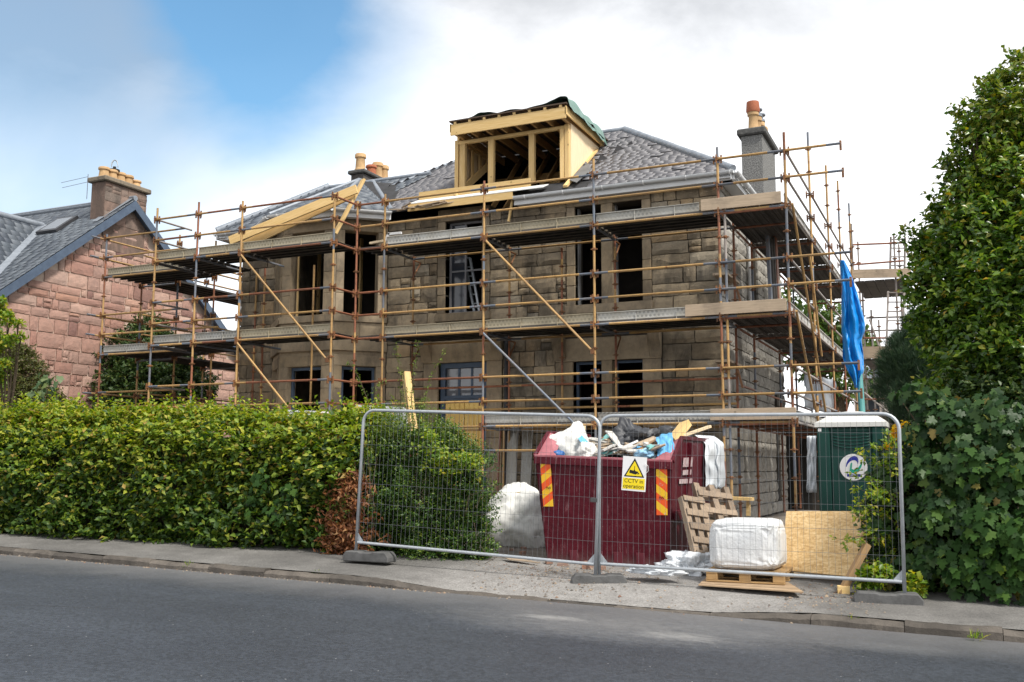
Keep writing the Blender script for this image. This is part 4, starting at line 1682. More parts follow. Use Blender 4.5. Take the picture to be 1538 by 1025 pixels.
# rails run past the corner, over the drive
for z, px in ((5.755, 1270), (5.25, 1272), (3.755, 1279), (3.255, 1277), (1.78, 1284), (1.285, 1286)):
    xe = pY(px, 400, Y0).x
    ledger((-2.80, Y0 - 0.03, z), (xe, Y0 - 0.03, z), (0, 0, 2), 0.3)
    m = MB()
    m.beam((xe, Y0 - 0.03, z + 0.05), (xe, Y0 - 0.03, z - 0.13), 0.04, 0.03, up=(0, 1, 0))
    m.build('wedge_end', T_RUST, scaf)
for a, b in zip(bay_x[:-1], bay_x[1:]):
    for z in (5.755, 5.25, L1, 3.755, 3.255, L2, 1.78, 1.285):
        ledger((a, YB - 0.02, z), (b, YB - 0.02, z), random.choice([(2, 0, 2), (0, 0, 2), (0, 1, 2)]))
for z in (5.755, 5.25, L1, 3.755, 3.255, L2, 1.78, 1.285):
    ledger((-12.15, YB, z), (-12.13, Y0, z), (1, 1, 0), None)
    ledger((-12.13, Y0, z), (-11.41, Y0, z), (1, 1, 1) if z not in (5.25,) else (0, 0), None)
    ledger((-17.22, YB, z), (-17.22, Y0 + 0.3, z), (3, 0, 0), None)
    ledger((-19.86, Y0 + 0.08, z), (-17.22, Y0 + 0.08, z), random.choice([(2, 0, 0), (0, 0, 2)]))
# return along the left flank
LXO, LXI = -19.86, -18.6
for y in (19.35, 21.8, 24.2):
    standard(LXI, y, -1.1, 6.0 if y < 20 else 5.3, LV + LOW, BIG, prio=False)
    standard(LXO, y, -1.1, 5.9 if y > 20 else 5.0, LV, BIG, prio=False)
standard(-17.3, YI, -1.1, 5.7, LV + LOW, BIG)
for z in (5.755, 5.25, 3.755, 3.255, 1.78, 1.285):
    ledger((LXO - 0.04, Y0 - 0.35, z - 0.03), (LXO - 0.04, 21.3, z - 0.03), (2, 0, 0), 0.25)
    ledger((LXO - 0.04, 21.3, z - 0.03), (LXO - 0.04, 25.0, z - 0.03), (2, 0, 0), 0.25)
    if z < 5.4:
        ledger((LXI, Y0 + 0.2, z - 0.05), (LXI, 22.4, z - 0.05), (0, 0, 2), 0.25)
for z in (3.45, 1.5, 1.0):
    ledger((LXI - 1.9, Y0 + 1.15, z), (LXI + 1.5, Y0 + 1.25, z), (2, 0, 0))
# return along the right flank
RXO, RXI = -2.80, -4.04
ry = [pX(px, py, RXO).y for px, py in ((1213, 200), (1240, 245), (1258, 275), (1275, 310))]
rtop = [pX(px, py, RXO).z for px, py in ((1212, 197), (1236, 240), (1257, 270), (1275, 306))]
RY = [Y0] + ry
for y, t in zip(ry, rtop):
    standard(RXO, y, -1.1, t, LV + LOW + [6.25, 6.75, 7.25], BIG)
for y in [YI, 21.1] + ry[1:]:
    standard(RXI, y, -1.1, 4.9 if y < 22 else 5.2, LV + LOW, BIG, [1, 1, 2])
for x in (-6.53, -8.97, -11.41):
    standard(x, YI, -1.1, 5.0, LV + LOW, BIG, [1, 1, 0])
standard(-13.6, 18.45, 1.3, 4.6, [], (), [0, 0], False)
standard(-15.95, YI, -1.1, 4.7, LV, BIG, [1, 0])
standard(-14.9, 18.3, -1.1, 4.6, LV, BIG, [1, 0, 1])
standard(-7.75, YI + 0.05, 0.8, 4.65, LV, BIG, [0, 1])
for a, b in zip(RY[:-1], RY[1:]):
    for z in (5.755, 5.25, L1, 3.755, 3.255, L2, 1.78, 1.285, L3):
        ledger((RXO + 0.02, a, z), (RXO + 0.02, b, z), random.choice([(3, 3, 3), (2, 3, 2), (1, 3, 3)]))
    for z in (L1, L2, L3, 1.6):
        ledger((RXI, max(a, YI), z - 0.02), (RXI, b, z - 0.02), (3, 1, 3))
# transoms under the decks
for z in (L1, L2, L3):
    for x in (-11.41, -8.97, -6.53, -4.04):
        if z > 1 or x > -9.5:
            ledger((x, Y0, z - 0.03), (x, YI, z - 0.03), (2, 1, 2), None, name='transom')
    for y in RY[:] + [YI]:
        ledger((RXI, y, z - 0.03), (RXO, y, z - 0.03), (1, 1, 1), None, name='transom')
    if z > 1:
        for x in (-15.95, -14.66, -17.22):
            ledger((x, YB, z - 0.03), (x, YI - 0.6, z - 0.03), (2, 0, 2), None, name='transom')
        for y in (19.35, 21.8, 24.2):
            ledger((LXO, y, z - 0.03), (LXI, y, z - 0.03), (2, 0, 2), None, name='transom')


def batten_mesh(L):
    """pressed steel plank, length along X, ribs underneath"""
    m = MB()
    m.box((0, -0.112, 0.045), (L, 0.112, 0.050))
    for yy in (-0.112, 0.107):
        m.box((0, yy, 0.0), (L, yy + 0.005, 0.0449))
    for yy in (-0.105, 0.085):
        m.box((0, yy, -0.001), (L, yy + 0.02, 0.003))
    for yy in (-0.04, 0.03):
        m.box((0, yy, 0.030), (L, yy + 0.012, 0.0448))
    return m.mesh('deck_plank', DECK)


BM = {}


def plank(x, y, z, L, along='x'):
    k = round(L, 2)
    if k not in BM:
        BM[k] = batten_mesh(L)
    o = link('deck_plank', BM[k], scaf)
    o.location = Vector((x, y, z)) - sb
    if along == 'y':
        o.rotation_euler = (0, 0, math.pi / 2)
    return o


for z in (L1, L2, L3):
    zz = z + 0.022
    for a, b in segs:
        if b == -2.80:
            continue
        if z == L3 and a < -9.0:
            continue
        for k in range(5):
            plank(a + 0.03, Y0 + 0.14 + k * 0.236, zz, b - a - 0.06)
    if z > 1:
        for a, b in zip(bay_x[:-1], bay_x[1:]):
            for k in range(4 if b > -15 else 8):
                yy = YB + 0.14 + k * 0.236
                if yy > 18.35 and b > -15.5:
                    continue
                plank(a + 0.03, yy, zz, b - a - 0.06)
        plank(-12.1, Y0 + 0.2, zz, 0.66)
        for k in range(2):
            plank(-12.1, Y0 + 0.45 + k * 0.236, zz, 0.66)
        for k in range(5):
            plank(-19.83, Y0 + 0.24 + k * 0.236, zz, 2.57)
        for k in range(5):
            plank(LXO + 0.15 + k * 0.236, Y0 + 1.5, zz, 2.35, 'y')
            plank(LXO + 0.15 + k * 0.236, Y0 + 3.9, zz, 2.35, 'y')
    for a, b in zip(RY[:-1], RY[1:]):
        for k in range(5):
            plank(RXI + 0.15 + k * 0.236, a + 0.06, zz + (0.003 if z == L1 else 0), b - a - 0.08, 'y')
    if z != L3:
        for k in range(2):
            plank(RXI - 0.12 - k * 0.236, YI + 0.3, zz - 0.35, 2.2, 'y') if False else None


def toe(p, q, z, mt, name='toe_plank', h=0.215):
    """steel plank on edge, dimpled face out, with end ribs"""
    p, q = Vector((p[0], p[1], z)), Vector((q[0], q[1], z))
    d = (q - p).normalized()
    n = Vector((d.y, -d.x, 0))
    m = MB()
    a, b = p + d * 0.03, q - d * 0.03
    m.prism([a, b, b - n * 0.006, a - n * 0.006], (0, 0, h))
    m.prism([a + Vector((0, 0, h - 0.012)), b + Vector((0, 0, h - 0.012)), b + n * 0.028 + Vector((0, 0, h - 0.012)), a + n * 0.028 + Vector((0, 0, h - 0.012))], (0, 0, 0.014))
    m.prism([a, b, b + n * 0.018, a + n * 0.018], (0, 0, 0.012))
    o = m.build(name, mt, scaf)
    L = (b - a).length
    k = 0.8
    while k < L - 0.2:
        m = MB()
        c = a + d * k
        m.prism([c, c + d * 0.014, c + d * 0.014 + n * 0.02, c + n * 0.02], (0, 0, h - 0.013))
        m.build('toe_plank_rib', TOE if mt is TOE else TOEY, o)
        k += 0.8
    return o


yt = Y0 + 0.035
for (a, b), m1, m2, m3 in zip(segs[:-1], (TOE, TOEY, TOE), (TOEY, TOEY, TOE), (None, TOE, TOE)):
    toe((a, yt), (b - (0.35 if b == -4.04 else 0), yt), L1 + 0.02, m1)
    toe((a, yt), (b - (0.55 if b == -4.04 else 0), yt), L2 + 0.02, m2)
    if m3:
        toe((a, yt), (b - (0.15 if b == -4.04 else 0), yt), L3 + 0.02, m3)
for (a, b), m1, m2 in zip(zip(bay_x[:-1], bay_x[1:]), (TOEY, TOEY, TOEY), (TOE, TOE, TOEY)):
    toe((a, YB + 0.035), (b, YB + 0.035), L1 + 0.02, m1)
    toe((a, YB + 0.035), (b, YB + 0.035), L2 + 0.02, m2)
toe((-19.84, Y0 + 0.14), (-17.25, Y0 + 0.14), L1 + 0.02, TOEY)
toe((-19.84, Y0 + 0.14), (-17.25, Y0 + 0.14), L2 + 0.02, TOE)
for a, b in zip(RY[:-1], RY[1:]):
    for z in (L1, L2, L3):
        toe((RXO - 0.04, a), (RXO - 0.04, b), z + 0.02, TOE)


def board(name, p, q, h, th=0.038, mt=OLDWOOD):
    m = MB()
    m.beam(p, q, th, h)
    o = m.build(name, mt, scaf, bevel=0.004)
    return o


for (xa, xb, yb, h) in ((1056, 1178, 1, 0.22), (1029, 1181, 2, 0.22), (1063, 1190, 3, 0.21)):
    z = {1: L1, 2: L2, 3: L3}[yb] + 0.15
    A_, B_ = pY(xa, 450, Y0 - 0.045).x, pY(xb, 450, Y0 - 0.045).x
    board('toe_board', (A_, Y0 - 0.05, z), (B_, Y0 - 0.05, z), h)
# timber noggings bracketed off the inner standards at the corner
for z in (4.9 - 1.35, 4.62 - 2.0, 1.9):
    pass
# diagonal braces
for (a, b, yy, pal) in (((361, 382), (491, 541), YB - 0.05, (0, 0)), ((355, 514), (434, 614), YB - 0.05, (0, 0)), ((728, 360), (890, 528), Y0 - 0.05, (0, 0)), ((724, 499), (872, 646), Y0 - 0.05, (2, 1))):
    ledger(pY(a[0], a[1], yy), pY(b[0], b[1], yy), pal, None, name='brace')
    for c in (a, b):
        p_ = pY(c[0], c[1], yy)
        m = MB()
        m.beam(p_ + Vector((0, 0, 0.05)), p_ - Vector((0, 0, 0.05)), 0.07, 0.05, up=(0, 1, 0))
        m.build('brace_clamp', T_RUST, scaf)
XB = RXO + 0.07
for a, b in (((1190, 306), (1240, 618)), ((1196, 467), (1230, 640)), ((1216, 385), (1234, 535))):
    ledger(pX(a[0], a[1], XB), pX(b[0], b[1], XB), (0, 0), None, name='brace')
# brackets propping the inner boards
for x in (-11.41, -8.97, -6.53):
    for z in (L1, L2):
        m = MB()
        m.tube((x, YI, z - 0.42), (x, YI + 0.32, z - 0.06), 0.018, 6)
        m.tube((x, YI, z - 0.05), (x, YI + 0.36, z - 0.05), 0.018, 6)
        m.build('hop_up_bracket', T_RUST, scaf)
# plank steps bracketed out inside the right-hand return
for z, mt in ((4.05, T_RUST), (2.35, T_RUST)):
    for k in range(2):
        m = MB()
        m.beam((RXI - 0.25 + k * 0.16, 18.75, z - 0.35), (RXI - 0.25 + k * 0.16, 19.9, z - 0.35), 0.13, 0.045)
        m.build('hop_up_board', OLDWOOD, scaf)
    m = MB()
    m.beam((RXI + 0.0, 19.2, z - 0.36), (RXI + 0.12, 19.2, z - 0.85), 0.05, 0.04)
    m.build('hop_up_bracket', T_RUST, scaf)
# bundle of steel planks standing on the middle deck, side return
for k, (dx, mt, t_) in enumerate(((0.0, T_BLU, 2.0), (0.12, DECK, 1.9), (0.24, DECK, 1.95), (0.36, OLDWOOD, 1.1), (0.30, T_RED, 2.05))):
    p_ = pX(1155, 448, RXI + 0.45)
    m = MB()
    m.beam((RXI + 0.5 + dx * 0.3, p_.y + dx * 1.1, L2 + 0.08), (RXI + 0.46 + dx * 0.3, p_.y + dx * 1.15, L2 + 0.08 + t_), 0.06, 0.21 - 0.08 * (k % 2), up=(0, 1, 0))
    m.build('spare_plank', mt, scaf)
# left over couplings past the first three hundred
if rest_c:
    V, F = [], []
    me = CM[False]
    vv = [v.co.copy() for v in me.vertices]
    ff = [tuple(p.vertices) for p in me.polygons]
    for (x, y, z) in rest_c:
        b = len(V)
        V += [tuple(v + Vector((x, y, z)) - sb) for v in vv]
        F += [tuple(b + i for i in f) for f in ff]
    me2 = bpy.data.meshes.new('far_couplers')
    me2.from_pydata(V, [], F)
    me2.materials.append(T_RUST)
    o = link('far_couplers', me2, scaf)
    o['kind'] = 'stuff'

# loose timbers on the top lift by the bay
def lone_timber(name, label, cat, p, q, w, h, mt=TIMBERX, roll=0.0, group=None):
    p, q = Vector(p), Vector(q)
    d = q - p
    L = d.length
    m = MB()
    m.beam((0, 0, 0), (L, 0, 0), w, h)
    o = m.build(name, mt, None, local=True, bevel=0.003)
    o.location = p
    o.rotation_euler = (Matrix.Rotation(0, 4, 'X') @ d.to_track_quat('X', 'Z').to_matrix().to_4x4() @ Matrix.Rotation(roll, 4, 'X')).to_euler()
    return tag(o, label, cat, group)


lone_timber('rafter_timber', 'long new roof timber, the upper one of two lying aslant across the top scaffold rails', 'timber', pY(345, 362, 17.5), pY(536, 284, 18.05), 0.05, 0.2)
lone_timber('rafter_timber', 'long new roof timber, the lower one of two lying aslant across the top scaffold rails', 'timber', pY(360, 372, 17.7), pY(532, 290, 18.2), 0.05, 0.2)
lone_timber('rafter_timber', 'short broad new timber propped upright against the bay roof gutter', 'timber', pY(503, 352, 17.75), pY(546, 270, 18.35), 0.14, 0.06)
lone_timber('scrap_timber', 'short pale offcut lying on the top scaffold deck beside the bay', 'timber', pY(556, 366, 18.2), pY(578, 362, 18.2), 0.08, 0.05, PALEWOOD)
m = MB()
for (a, b) in (((583, 352), (603, 350)), ((583, 358), (605, 356)), ((577, 366), (585, 350))):
    m.beam(pY(*a, 18.5), pY(*b, 18.5), 0.05, 0.05)
tag(m.build('window_offcut', UPVC, None), 'white plastic window frame offcut lying on the top scaffold deck', 'offcut')

# ------------------------------------------------------------------ second scaffold, far right behind the house
rear = thing('rear_scaffold', 'distant scaffold tower at the rear right, with a timber deck and ladder', 'scaffolding', (-3.0, 32.0, -1.1))
YRR = 31.5


def rtube(a, b, pal=(1,), y=YRR, r=TR, yb=None):
    m = MB()
    segtube(m, pY(a[0], a[1], y), pY(b[0], b[1], yb or y), r * 1.15, list(pal), None, 7)
    return m.build('tube', TUBES, rear, auto=True)


for px, t, y, b in ((1293, 335, YRR, 690), (1302, 362, YRR + 3, 690), (1358, 352, YRR, 690), (1365, 366, YRR + 3, 690), (1318, 465, YRR + 2, 690), (1306, 440, YRR + 1.2, 690), (1329, 480, YRR + 4, 690)):
    q_ = pY(px, b, y)
    p_ = pY(px, t, y)
    m = MB()
    m.tube((q_.x, y, -1.1), (q_.x, y, p_.z), TR * 1.15, 7)
    m.mi = 1
    zz = p_.z - 0.25
    while zz > -1:
        m.lathe((q_.x, y, zz), [(0.075, 0), (0.075, 0.03)], 6)
        zz -= 0.5
    m.build('standard', [T_GAL, T_RUST], rear, auto=True)
for (a, b, y) in (((1281, 368), (1357, 365), YRR), ((1282, 398), (1357, 392), YRR), ((1301, 478), (1358, 476), YRR + 1), ((1299, 497), (1358, 496), YRR + 2), ((1297, 508), (1358, 508), YRR), ((1297, 600), (1375, 600), YRR), ((1297, 625), (1375, 625), YRR + 1)):
    rtube(a, b, (1,) if y == YRR else (3,), y)
for (a, b) in (((1357, 366), (1366, 388)), ((1306, 480), (1320, 520)), ((1298, 590), (1340, 625))):
    rtube(a, b, (3,))
m = MB()
m.beam(pY(1277, 412, YRR - 0.1), pY(1368, 410, YRR - 0.1), 0.05, 0.27)
m.build('toe_board', OLDWOOD, rear)
m = MB()
m.beam(pY(1296, 530, YRR - 0.1), pY(1392, 528, YRR - 0.1), 0.05, 0.36)
m.build('toe_board', OLDWOOD, rear)
a_ = pY(1283, 423, YRR)
b_ = pY(1358, 421, YRR)
for k in range(5):
    m = MB()
    xx = a_.x + (b_.x - a_.x) * (k + 0.06) / 5
    m.box((xx, YRR, a_.z - 0.05), (xx + (b_.x - a_.x) / 5 - 0.012, YRR + 3.2, a_.z))
    m.build('deck_plank', DECK, rear)
a_ = pY(1296, 540, YRR)
b_ = pY(1392, 540, YRR)
m = MB()
m.box((a_.x, YRR, a_.z - 0.05), (b_.x, YRR + 3, a_.z))
m.build('deck_plank', DECK, rear)
for dx in (0, 24):
    m = MB()
    m.beam(pY(1334 + dx, 438, YRR - 0.3), pY(1330 + dx, 560, YRR - 0.9), 0.05, 0.05)
    m.build('ladder_stile', T_GAL, rear)
    m = MB()
    m.beam(pY(1338 + dx * 0.9, 356, YRR + 2.8), pY(1337 + dx * 0.9, 405, YRR + 2.7), 0.05, 0.05)
    m.build('ladder_stile', T_GAL, rear)
for k in range(9):
    y_ = 440 + 14 * k
    m = MB()
    m.tube(pY(1333.8 - k * 0.4, y_, YRR - 0.32 - 0.07 * k), pY(1357.8 - k * 0.4, y_, YRR - 0.32 - 0.07 * k), 0.02, 6)
    m.build('ladder_rung', T_GAL, rear)
for k in range(4):
    m = MB()
    m.tube(pY(1338, 360 + 13 * k, YRR + 2.8), pY(1359, 360 + 13 * k, YRR + 2.8), 0.02, 6)
    m.build('ladder_rung', T_GAL, rear)
# ------------------------------------------------------------------ the pink sandstone neighbour
XG = -24.0
nb = thing('pink_stone_house', 'neighbouring pink sandstone house with slate roof and blue grey bargeboards', 'house', (XG - 4, 23.0, -1.0))
AY, AZ, SLP = 22.7, 8.36, 0.80
zr = lambda y: AZ - SLP * abs(y - AY)
YA, YBk = 15.9, 29.5


def clip(v, v2):
    k = (AZ - 0.30 - v2) / SLP
    if k <= 0.1:
        return (0, 0)
    return (max(YA, AY - k), min(YBk, AY + k))


m = MB()
prof = [(XG - 0.03, YA, -1.2), (XG - 0.03, YBk, -1.2), (XG - 0.03, YBk, zr(YBk) - 0.15), (XG - 0.03, AY, AZ - 0.15), (XG - 0.03, YA, zr(YA) - 0.15)]
m.prism(prof, (-10.5, 0, 0))
nwall = m.build('wall', PMORTAR, nb)
st = cut_rows(YA, YBk, -1.0, AZ - 0.3, [], (0.19, 0.46), (0.28, 0.95), 21, clip)
lay_stones(nwall, st, (XG, 0, 0), (0, 1, 0), (1, 0, 0), PINK, 0.028, 0.030, 290, lambda q: (0 if q[2] > 1.2 else 3) - 0.8 * (q[1] - q[0]) * (q[3] - q[2]) + max(0, q[1] - 26) * 0.4)
nroof = MB()
XL = XG - 11
poly_sheet(nroof, [(XG + 0.22, YA - 0.3, zr(YA - 0.3)), (XL, YA - 0.3, zr(YA - 0.3)), (XL, AY, AZ), (XG + 0.22, AY, AZ)])
poly_sheet(nroof, [(XG + 0.22, YBk + 0.2, zr(YBk + 0.2)), (XL, YBk + 0.2, zr(YBk + 0.2)), (XL, AY, AZ), (XG + 0.22, AY, AZ)])
nr_ = nroof.build('roof', FELT, nb)
sdir = Vector((0, 1, SLP))
smx = (AY - YA + 0.3) * math.sqrt(1 + SLP * SLP)
slate_field(nr_, [(XL, YA - 0.3, zr(YA - 0.3)), (XG + 0.24, YA - 0.3, zr(YA - 0.3))], sdir, {'smax': smx, 'f': lambda s: (0, XG + 0.24 - XL)}, BSLATE, 0.20, (0.25, 0.4), seed=31)
slate_field(nr_, [(XG + 0.24, YBk + 0.2, zr(YBk + 0.2)), (XL, YBk + 0.2, zr(YBk + 0.2))], Vector((0, -1, SLP)), {'smax': smx, 'f': lambda s: (0, XG + 0.24 - XL)}, BSLATE, 0.22, (0.25, 0.4), seed=32)
# bargeboards
for ya, yb in ((YA - 0.3, AY), (YBk + 0.2, AY)):
    m = MB()
    p_, q_ = Vector((XG + 0.235, ya, zr(ya))), Vector((XG + 0.235, yb, zr(yb)))
    m.prism([p_ + Vector((0, 0, -0.02)), q_ + Vector((0, 0, -0.02)), q_ + Vector((0, 0, -0.31)), p_ + Vector((0, 0, -0.31))], (0.035, 0, 0))
    m.build('bargeboard', BLUEPAINT, nb)
    m = MB()
    m.prism([p_ + Vector((-0.2, 0, -0.20)), q_ + Vector((-0.2, 0, -0.20)), q_ + Vector((-0.01, 0, -0.20)), p_ + Vector((-0.01, 0, -0.20))], (0, 0, -0.02))
    m.build('soffit', BLUEPAINT, nb)
m = MB()
m.tube((XG + 0.25, AY, AZ + 0.06), (XL, AY, AZ + 0.06), 0.09, 10)
m.build('ridge_tile', LEAD, nr_, auto=True)
m = MB()
a_ = Vector((XG - 0.05, AY - 1.3, zr(AY - 1.3) + 0.03))
m.prism([(XG + 0.2, AY - 0.05, AZ + 0.05), (XG - 0.2, AY - 0.05, AZ + 0.05), (XG - 0.2, AY - 1.25, zr(AY - 1.25) + 0.05), (XG + 0.0, AY - 1.25, zr(AY - 1.25) + 0.05)], (0, 0, 0.02))
m.build('lead_apron', LEAD, nr_)
# skylight lying in the front slope


def on_slope(px, py):
    d = ray(px, py)
    # z = AZ - SLP*(AY - y)
    k = (AZ - SLP * AY) / (d.z - SLP * d.y)
    return d * k


c4 = [on_slope(*q) for q in ((61, 351), (86, 350), (114, 331), (89, 333))]
nn = Vector((0, -SLP, 1)).normalized()
x0, x1 = min(c.x for c in c4), max(c.x for c in c4)
y0, y1 = min(c.y for c in c4), max(c.y for c in c4)
P4 = lambda x, y: Vector((x, y, AZ - SLP * (AY - y)))
sk = MB()
fr_ = [P4(x0, y0), P4(x1, y0), P4(x1, y1), P4(x0, y1)]
sk.prism([p + nn * 0.03 for p in fr_], nn * 0.09)
skf = sk.build('skylight', m_basic('dark_metal_frame', (0.07, 0.07, 0.075), None, 5, 0.4, 0.3), nb)
sk = MB()
xi, yi = (x1 - x0) * 0.12, (y1 - y0) * 0.10
sk.prism([p + nn * 0.122 for p in (P4(x0 + xi, y0 + yi), P4(x1 - xi, y0 + yi), P4(x1 - xi, y1 - yi), P4(x0 + xi, y1 - yi))], nn * 0.004)
sk.build('pane', NT('sky_reflecting_glass').done((0.35, 0.37, 0.39), 0.08, 0.6, 0.9), skf)
# gable chimney with five pots
cyA, cyB = pX(158, 272, XG).y, pX(220, 290, XG).y
ncz = pX(158, 272, XG).z
cxl = pY(138, 272, cyA).x
stk = chimney(nb, cxl, XG + 0.02, cyA, cyB, 6.6, ncz, m_stone('chimney_sandstone', [(0, (0.27, 0.17, 0.13)), (0.5, (0.24, 0.19, 0.16)), (1, (0.31, 0.19, 0.145))], 0.6), m_stone('chimney_cope', [(0, (0.25, 0.21, 0.16)), (1, (0.22, 0.19, 0.14))], 0.5, lichen=0), 0.16, 0.11)
st = cut_rows(cyA, cyB, AZ - 0.9, ncz - 0.05, [], (0.28, 0.4), (0.35, 0.8), 5)
lay_stones(stk, st, (XG + 0.025, 0, 0), (0, 1, 0), (1, 0, 0), bpy.data.materials['chimney_sandstone'], 0.02, 0.012, 40, lambda q: 0)
for k in range(5):
    yy = cyA + 0.2 + k * (cyB - cyA - 0.4) / 4
    pot(stk, (cxl + XG) / 2, yy, ncz + 0.16, 0.36 if k != 4 else 0.28, 0.16, CLAY)
m = MB()
pc = Vector(((cxl + XG) / 2, cyA + 0.6, ncz + 0.5))
m.lathe(pc, [(0.10, 0), (0.17, 0.02), (0.17, 0.06), (0.05, 0.1), (0.05, 0.16)], 12)
m.build('chimney_cowl', m_basic('blackened_metal', (0.03, 0.03, 0.03), None, 5, 0.5, 0.4), stk)
m = MB()
for k in range(9):
    a = math.pi * k / 8
    for q in range(2):
        pass
rib = [pc + Vector((0, 0.14 * math.cos(a), 0.16 + 0.22 * math.sin(a))) for a in [math.pi * i / 10 for i in range(11)]]
m.path(rib, 0.012, 6)
m.path([pc + Vector((0.14 * math.cos(a), 0, 0.16 + 0.22 * math.sin(a))) for a in [math.pi * i / 10 for i in range(11)]], 0.012, 6)
m.build('cowl_cage', GALV, stk)
ae = thing('television_aerial', 'thin television aerial on the chimney of the pink stone house', 'aerial', (cxl - 0.05, cyA - 0.1, ncz))
pa = Vector((cxl - 0.02, cyA - 0.14, ncz - 0.05))
AERM = m_basic('aerial_metal', (0.16, 0.16, 0.17), None, 5, 0.4, 0.6)
m = MB()
m.tube(pa + Vector((0, 0, -0.5)), pa + Vector((0, 0, 0.3)), 0.010, 7)
m.build('mast', AERM, ae)
for z, l in ((0.22, 1.0), (0.05, 0.95)):
    m = MB()
    m.tube(pa + Vector((0, 0, z)), pa + Vector((-0.75 * l, -0.35 * l, z - 0.20 * l)), 0.007, 6)
    m.build('boom', AERM, ae)
# the front wing of that house, its slope towards us
V0, V1 = on_slope(64, 341), on_slope(0, 408)
wing = thing('slate_wing_roof', 'slate covered front wing of the pink house at the far left edge', 'house wing', (V0.x - 2, V0.y - 3, -1.0))
rz, ryy = V0.z, V0.y
wx_r = V0.x
# the slope falls towards +X from the wing's ridge line (x = wx_r)
kx_ = (V0.z - V1.z) / (V1.x - V0.x) if abs(V1.x - V0.x) > 1e-3 else 0.8
yv = lambda x: ryy - (x - wx_r) * kx_ / SLP
xe = wx_r + (rz - 3.2) / kx_
yf = 11.5
m = MB()
poly_sheet(m, [(xe, yf, 3.2), (xe, yv(xe), 3.2), (wx_r, ryy, rz), (wx_r, yf, rz)], 0.05)
poly_sheet(m, [(2 * wx_r - xe, yf, 3.2), (2 * wx_r - xe, ryy, 3.2), (wx_r, ryy, rz), (wx_r, yf, rz)], 0.05)
wr = m.build('roof', FELT, wing)
sv = Vector((wx_r - xe, 0, rz - 3.2))
slate_field(wr, [(xe, yf, 3.2), (xe, ryy, 3.2)], sv, {'smax': sv.length, 'f': lambda s: (0, (yv(xe) - yf) + (ryy - yv(xe)) * s / sv.length)}, BSLATE, 0.21, (0.24, 0.36), seed=41)
m = MB()
m.tube((wx_r, yf, rz + 0.04), (wx_r, ryy, rz + 0.04), 0.10, 10)
m.build('ridge_tile', LEAD, wr, auto=True)
m = MB()
up = Vector((0.02, -0.02, 0.05))
A_, B_ = Vector((wx_r, ryy, rz)) + up, Vector((xe, yv(xe), 3.2)) + up
dv = (B_ - A_).normalized()
sd = dv.cross(Vector((0.5, -0.5, 1))).normalized() * 0.17
m.prism([A_ - sd, B_ - sd, B_ + sd, A_ + sd], (0, 0, 0.03))
m.build('valley_lead', LEAD, wr)
m = MB()
m.box((2 * wx_r - xe + 0.3, yf + 0.3, -1.1), (xe - 0.3, ryy - 2.0, 3.1))
m.build('wall', PINK, wing)

# ------------------------------------------------------------------ mesh fence panels on block feet
def heras(label, loc, ry):
    t = thing('mesh_fence_panel', label, 'fence panel', loc, (0, ry, 0), 'temporary mesh fence panels across the drive')
    W, H, r = 3.44, 1.98, 0.021
    pts = [(0, 0, 0), (0, 0, H - 0.17)]
    for i in range(1, 7):
        a = math.pi / 2 * i / 6
        pts.append((0.17 - 0.17 * math.cos(a), 0, H - 0.17 + 0.17 * math.sin(a)))
    pts.append((W - 0.17, 0, H))
    for i in range(1, 7):
        a = math.pi / 2 * i / 6
        pts.append((W - 0.17 + 0.17 * math.sin(a), 0, H - 0.17 + 0.17 * math.cos(a)))
    pts.append((W, 0, 0))
    m = MB()
    m.path(pts, r, 10)
    m.build('frame', GALV, t, smooth=True, local=True)
    m = MB()
    m.tube((r, 0, 0.19), (W - r, 0, 0.19), r * 0.95, 10)
    m.build('bottom_rail', GALV, t, local=True, auto=True)
    for s in (0, 1):
        m = MB()
        x = 0.015 if s == 0 else W - 0.015
        d = 0.17 if s == 0 else -0.17
        m.prism([(x, -0.004, 0.20), (x + d * 0.6, -0.004, 0.20), (x, -0.004, 0.32)], (0, 0.006, 0))
        m.build('corner_gusset', GALV, t, local=True)
    n = 52
    for i in range(n):
        x = 0.04 + (W - 0.08) * i / (n - 1)
        m = MB()
        zt = H - 0.005
        if x < 0.17:
            zt = H - 0.17 + math.sqrt(max(0, 0.17 ** 2 - (0.17 - x) ** 2))
        if x > W - 0.17:
            zt = H - 0.17 + math.sqrt(max(0, 0.17 ** 2 - (x - W + 0.17) ** 2))
        w1 = U(-0.004, 0.004)
        m.path([(x, -0.012, 0.19), (x + w1, -0.014 + U(-0.004, 0.004), 0.8), (x + U(-0.004, 0.004), -0.013 + U(-0.004, 0.004), 1.4), (x, -0.012, zt)], 0.0015, 4)
        m.build('wire', WIRE, t, local=True)
    for i in range(7):
        z = 0.20 + 0.262 * i
        m = MB()
        m.path([(0.0, 0.0, z), (0.9, -0.008 + U(-.004, .004), z + U(-0.012, 0.006)), (2.2, -0.008 + U(-.004, .004), z + U(-0.012, 0.006)), (W, 0.0, z)], 0.0021, 4)
        m.build('wire', WIRE, t, local=True)
    return t


f0_, f1_ = pY(526, 836, 11.29), pY(893, 871, 11.48)
heras('mesh fence panel in front of the hedge, left of the two', (f0_.x, 11.42, -1.235), math.atan2(0.145, 3.44))
heras('mesh fence panel in front of the skip with the yellow sign, right of the two', (-4.13, 11.47, -1.375), 0.012)
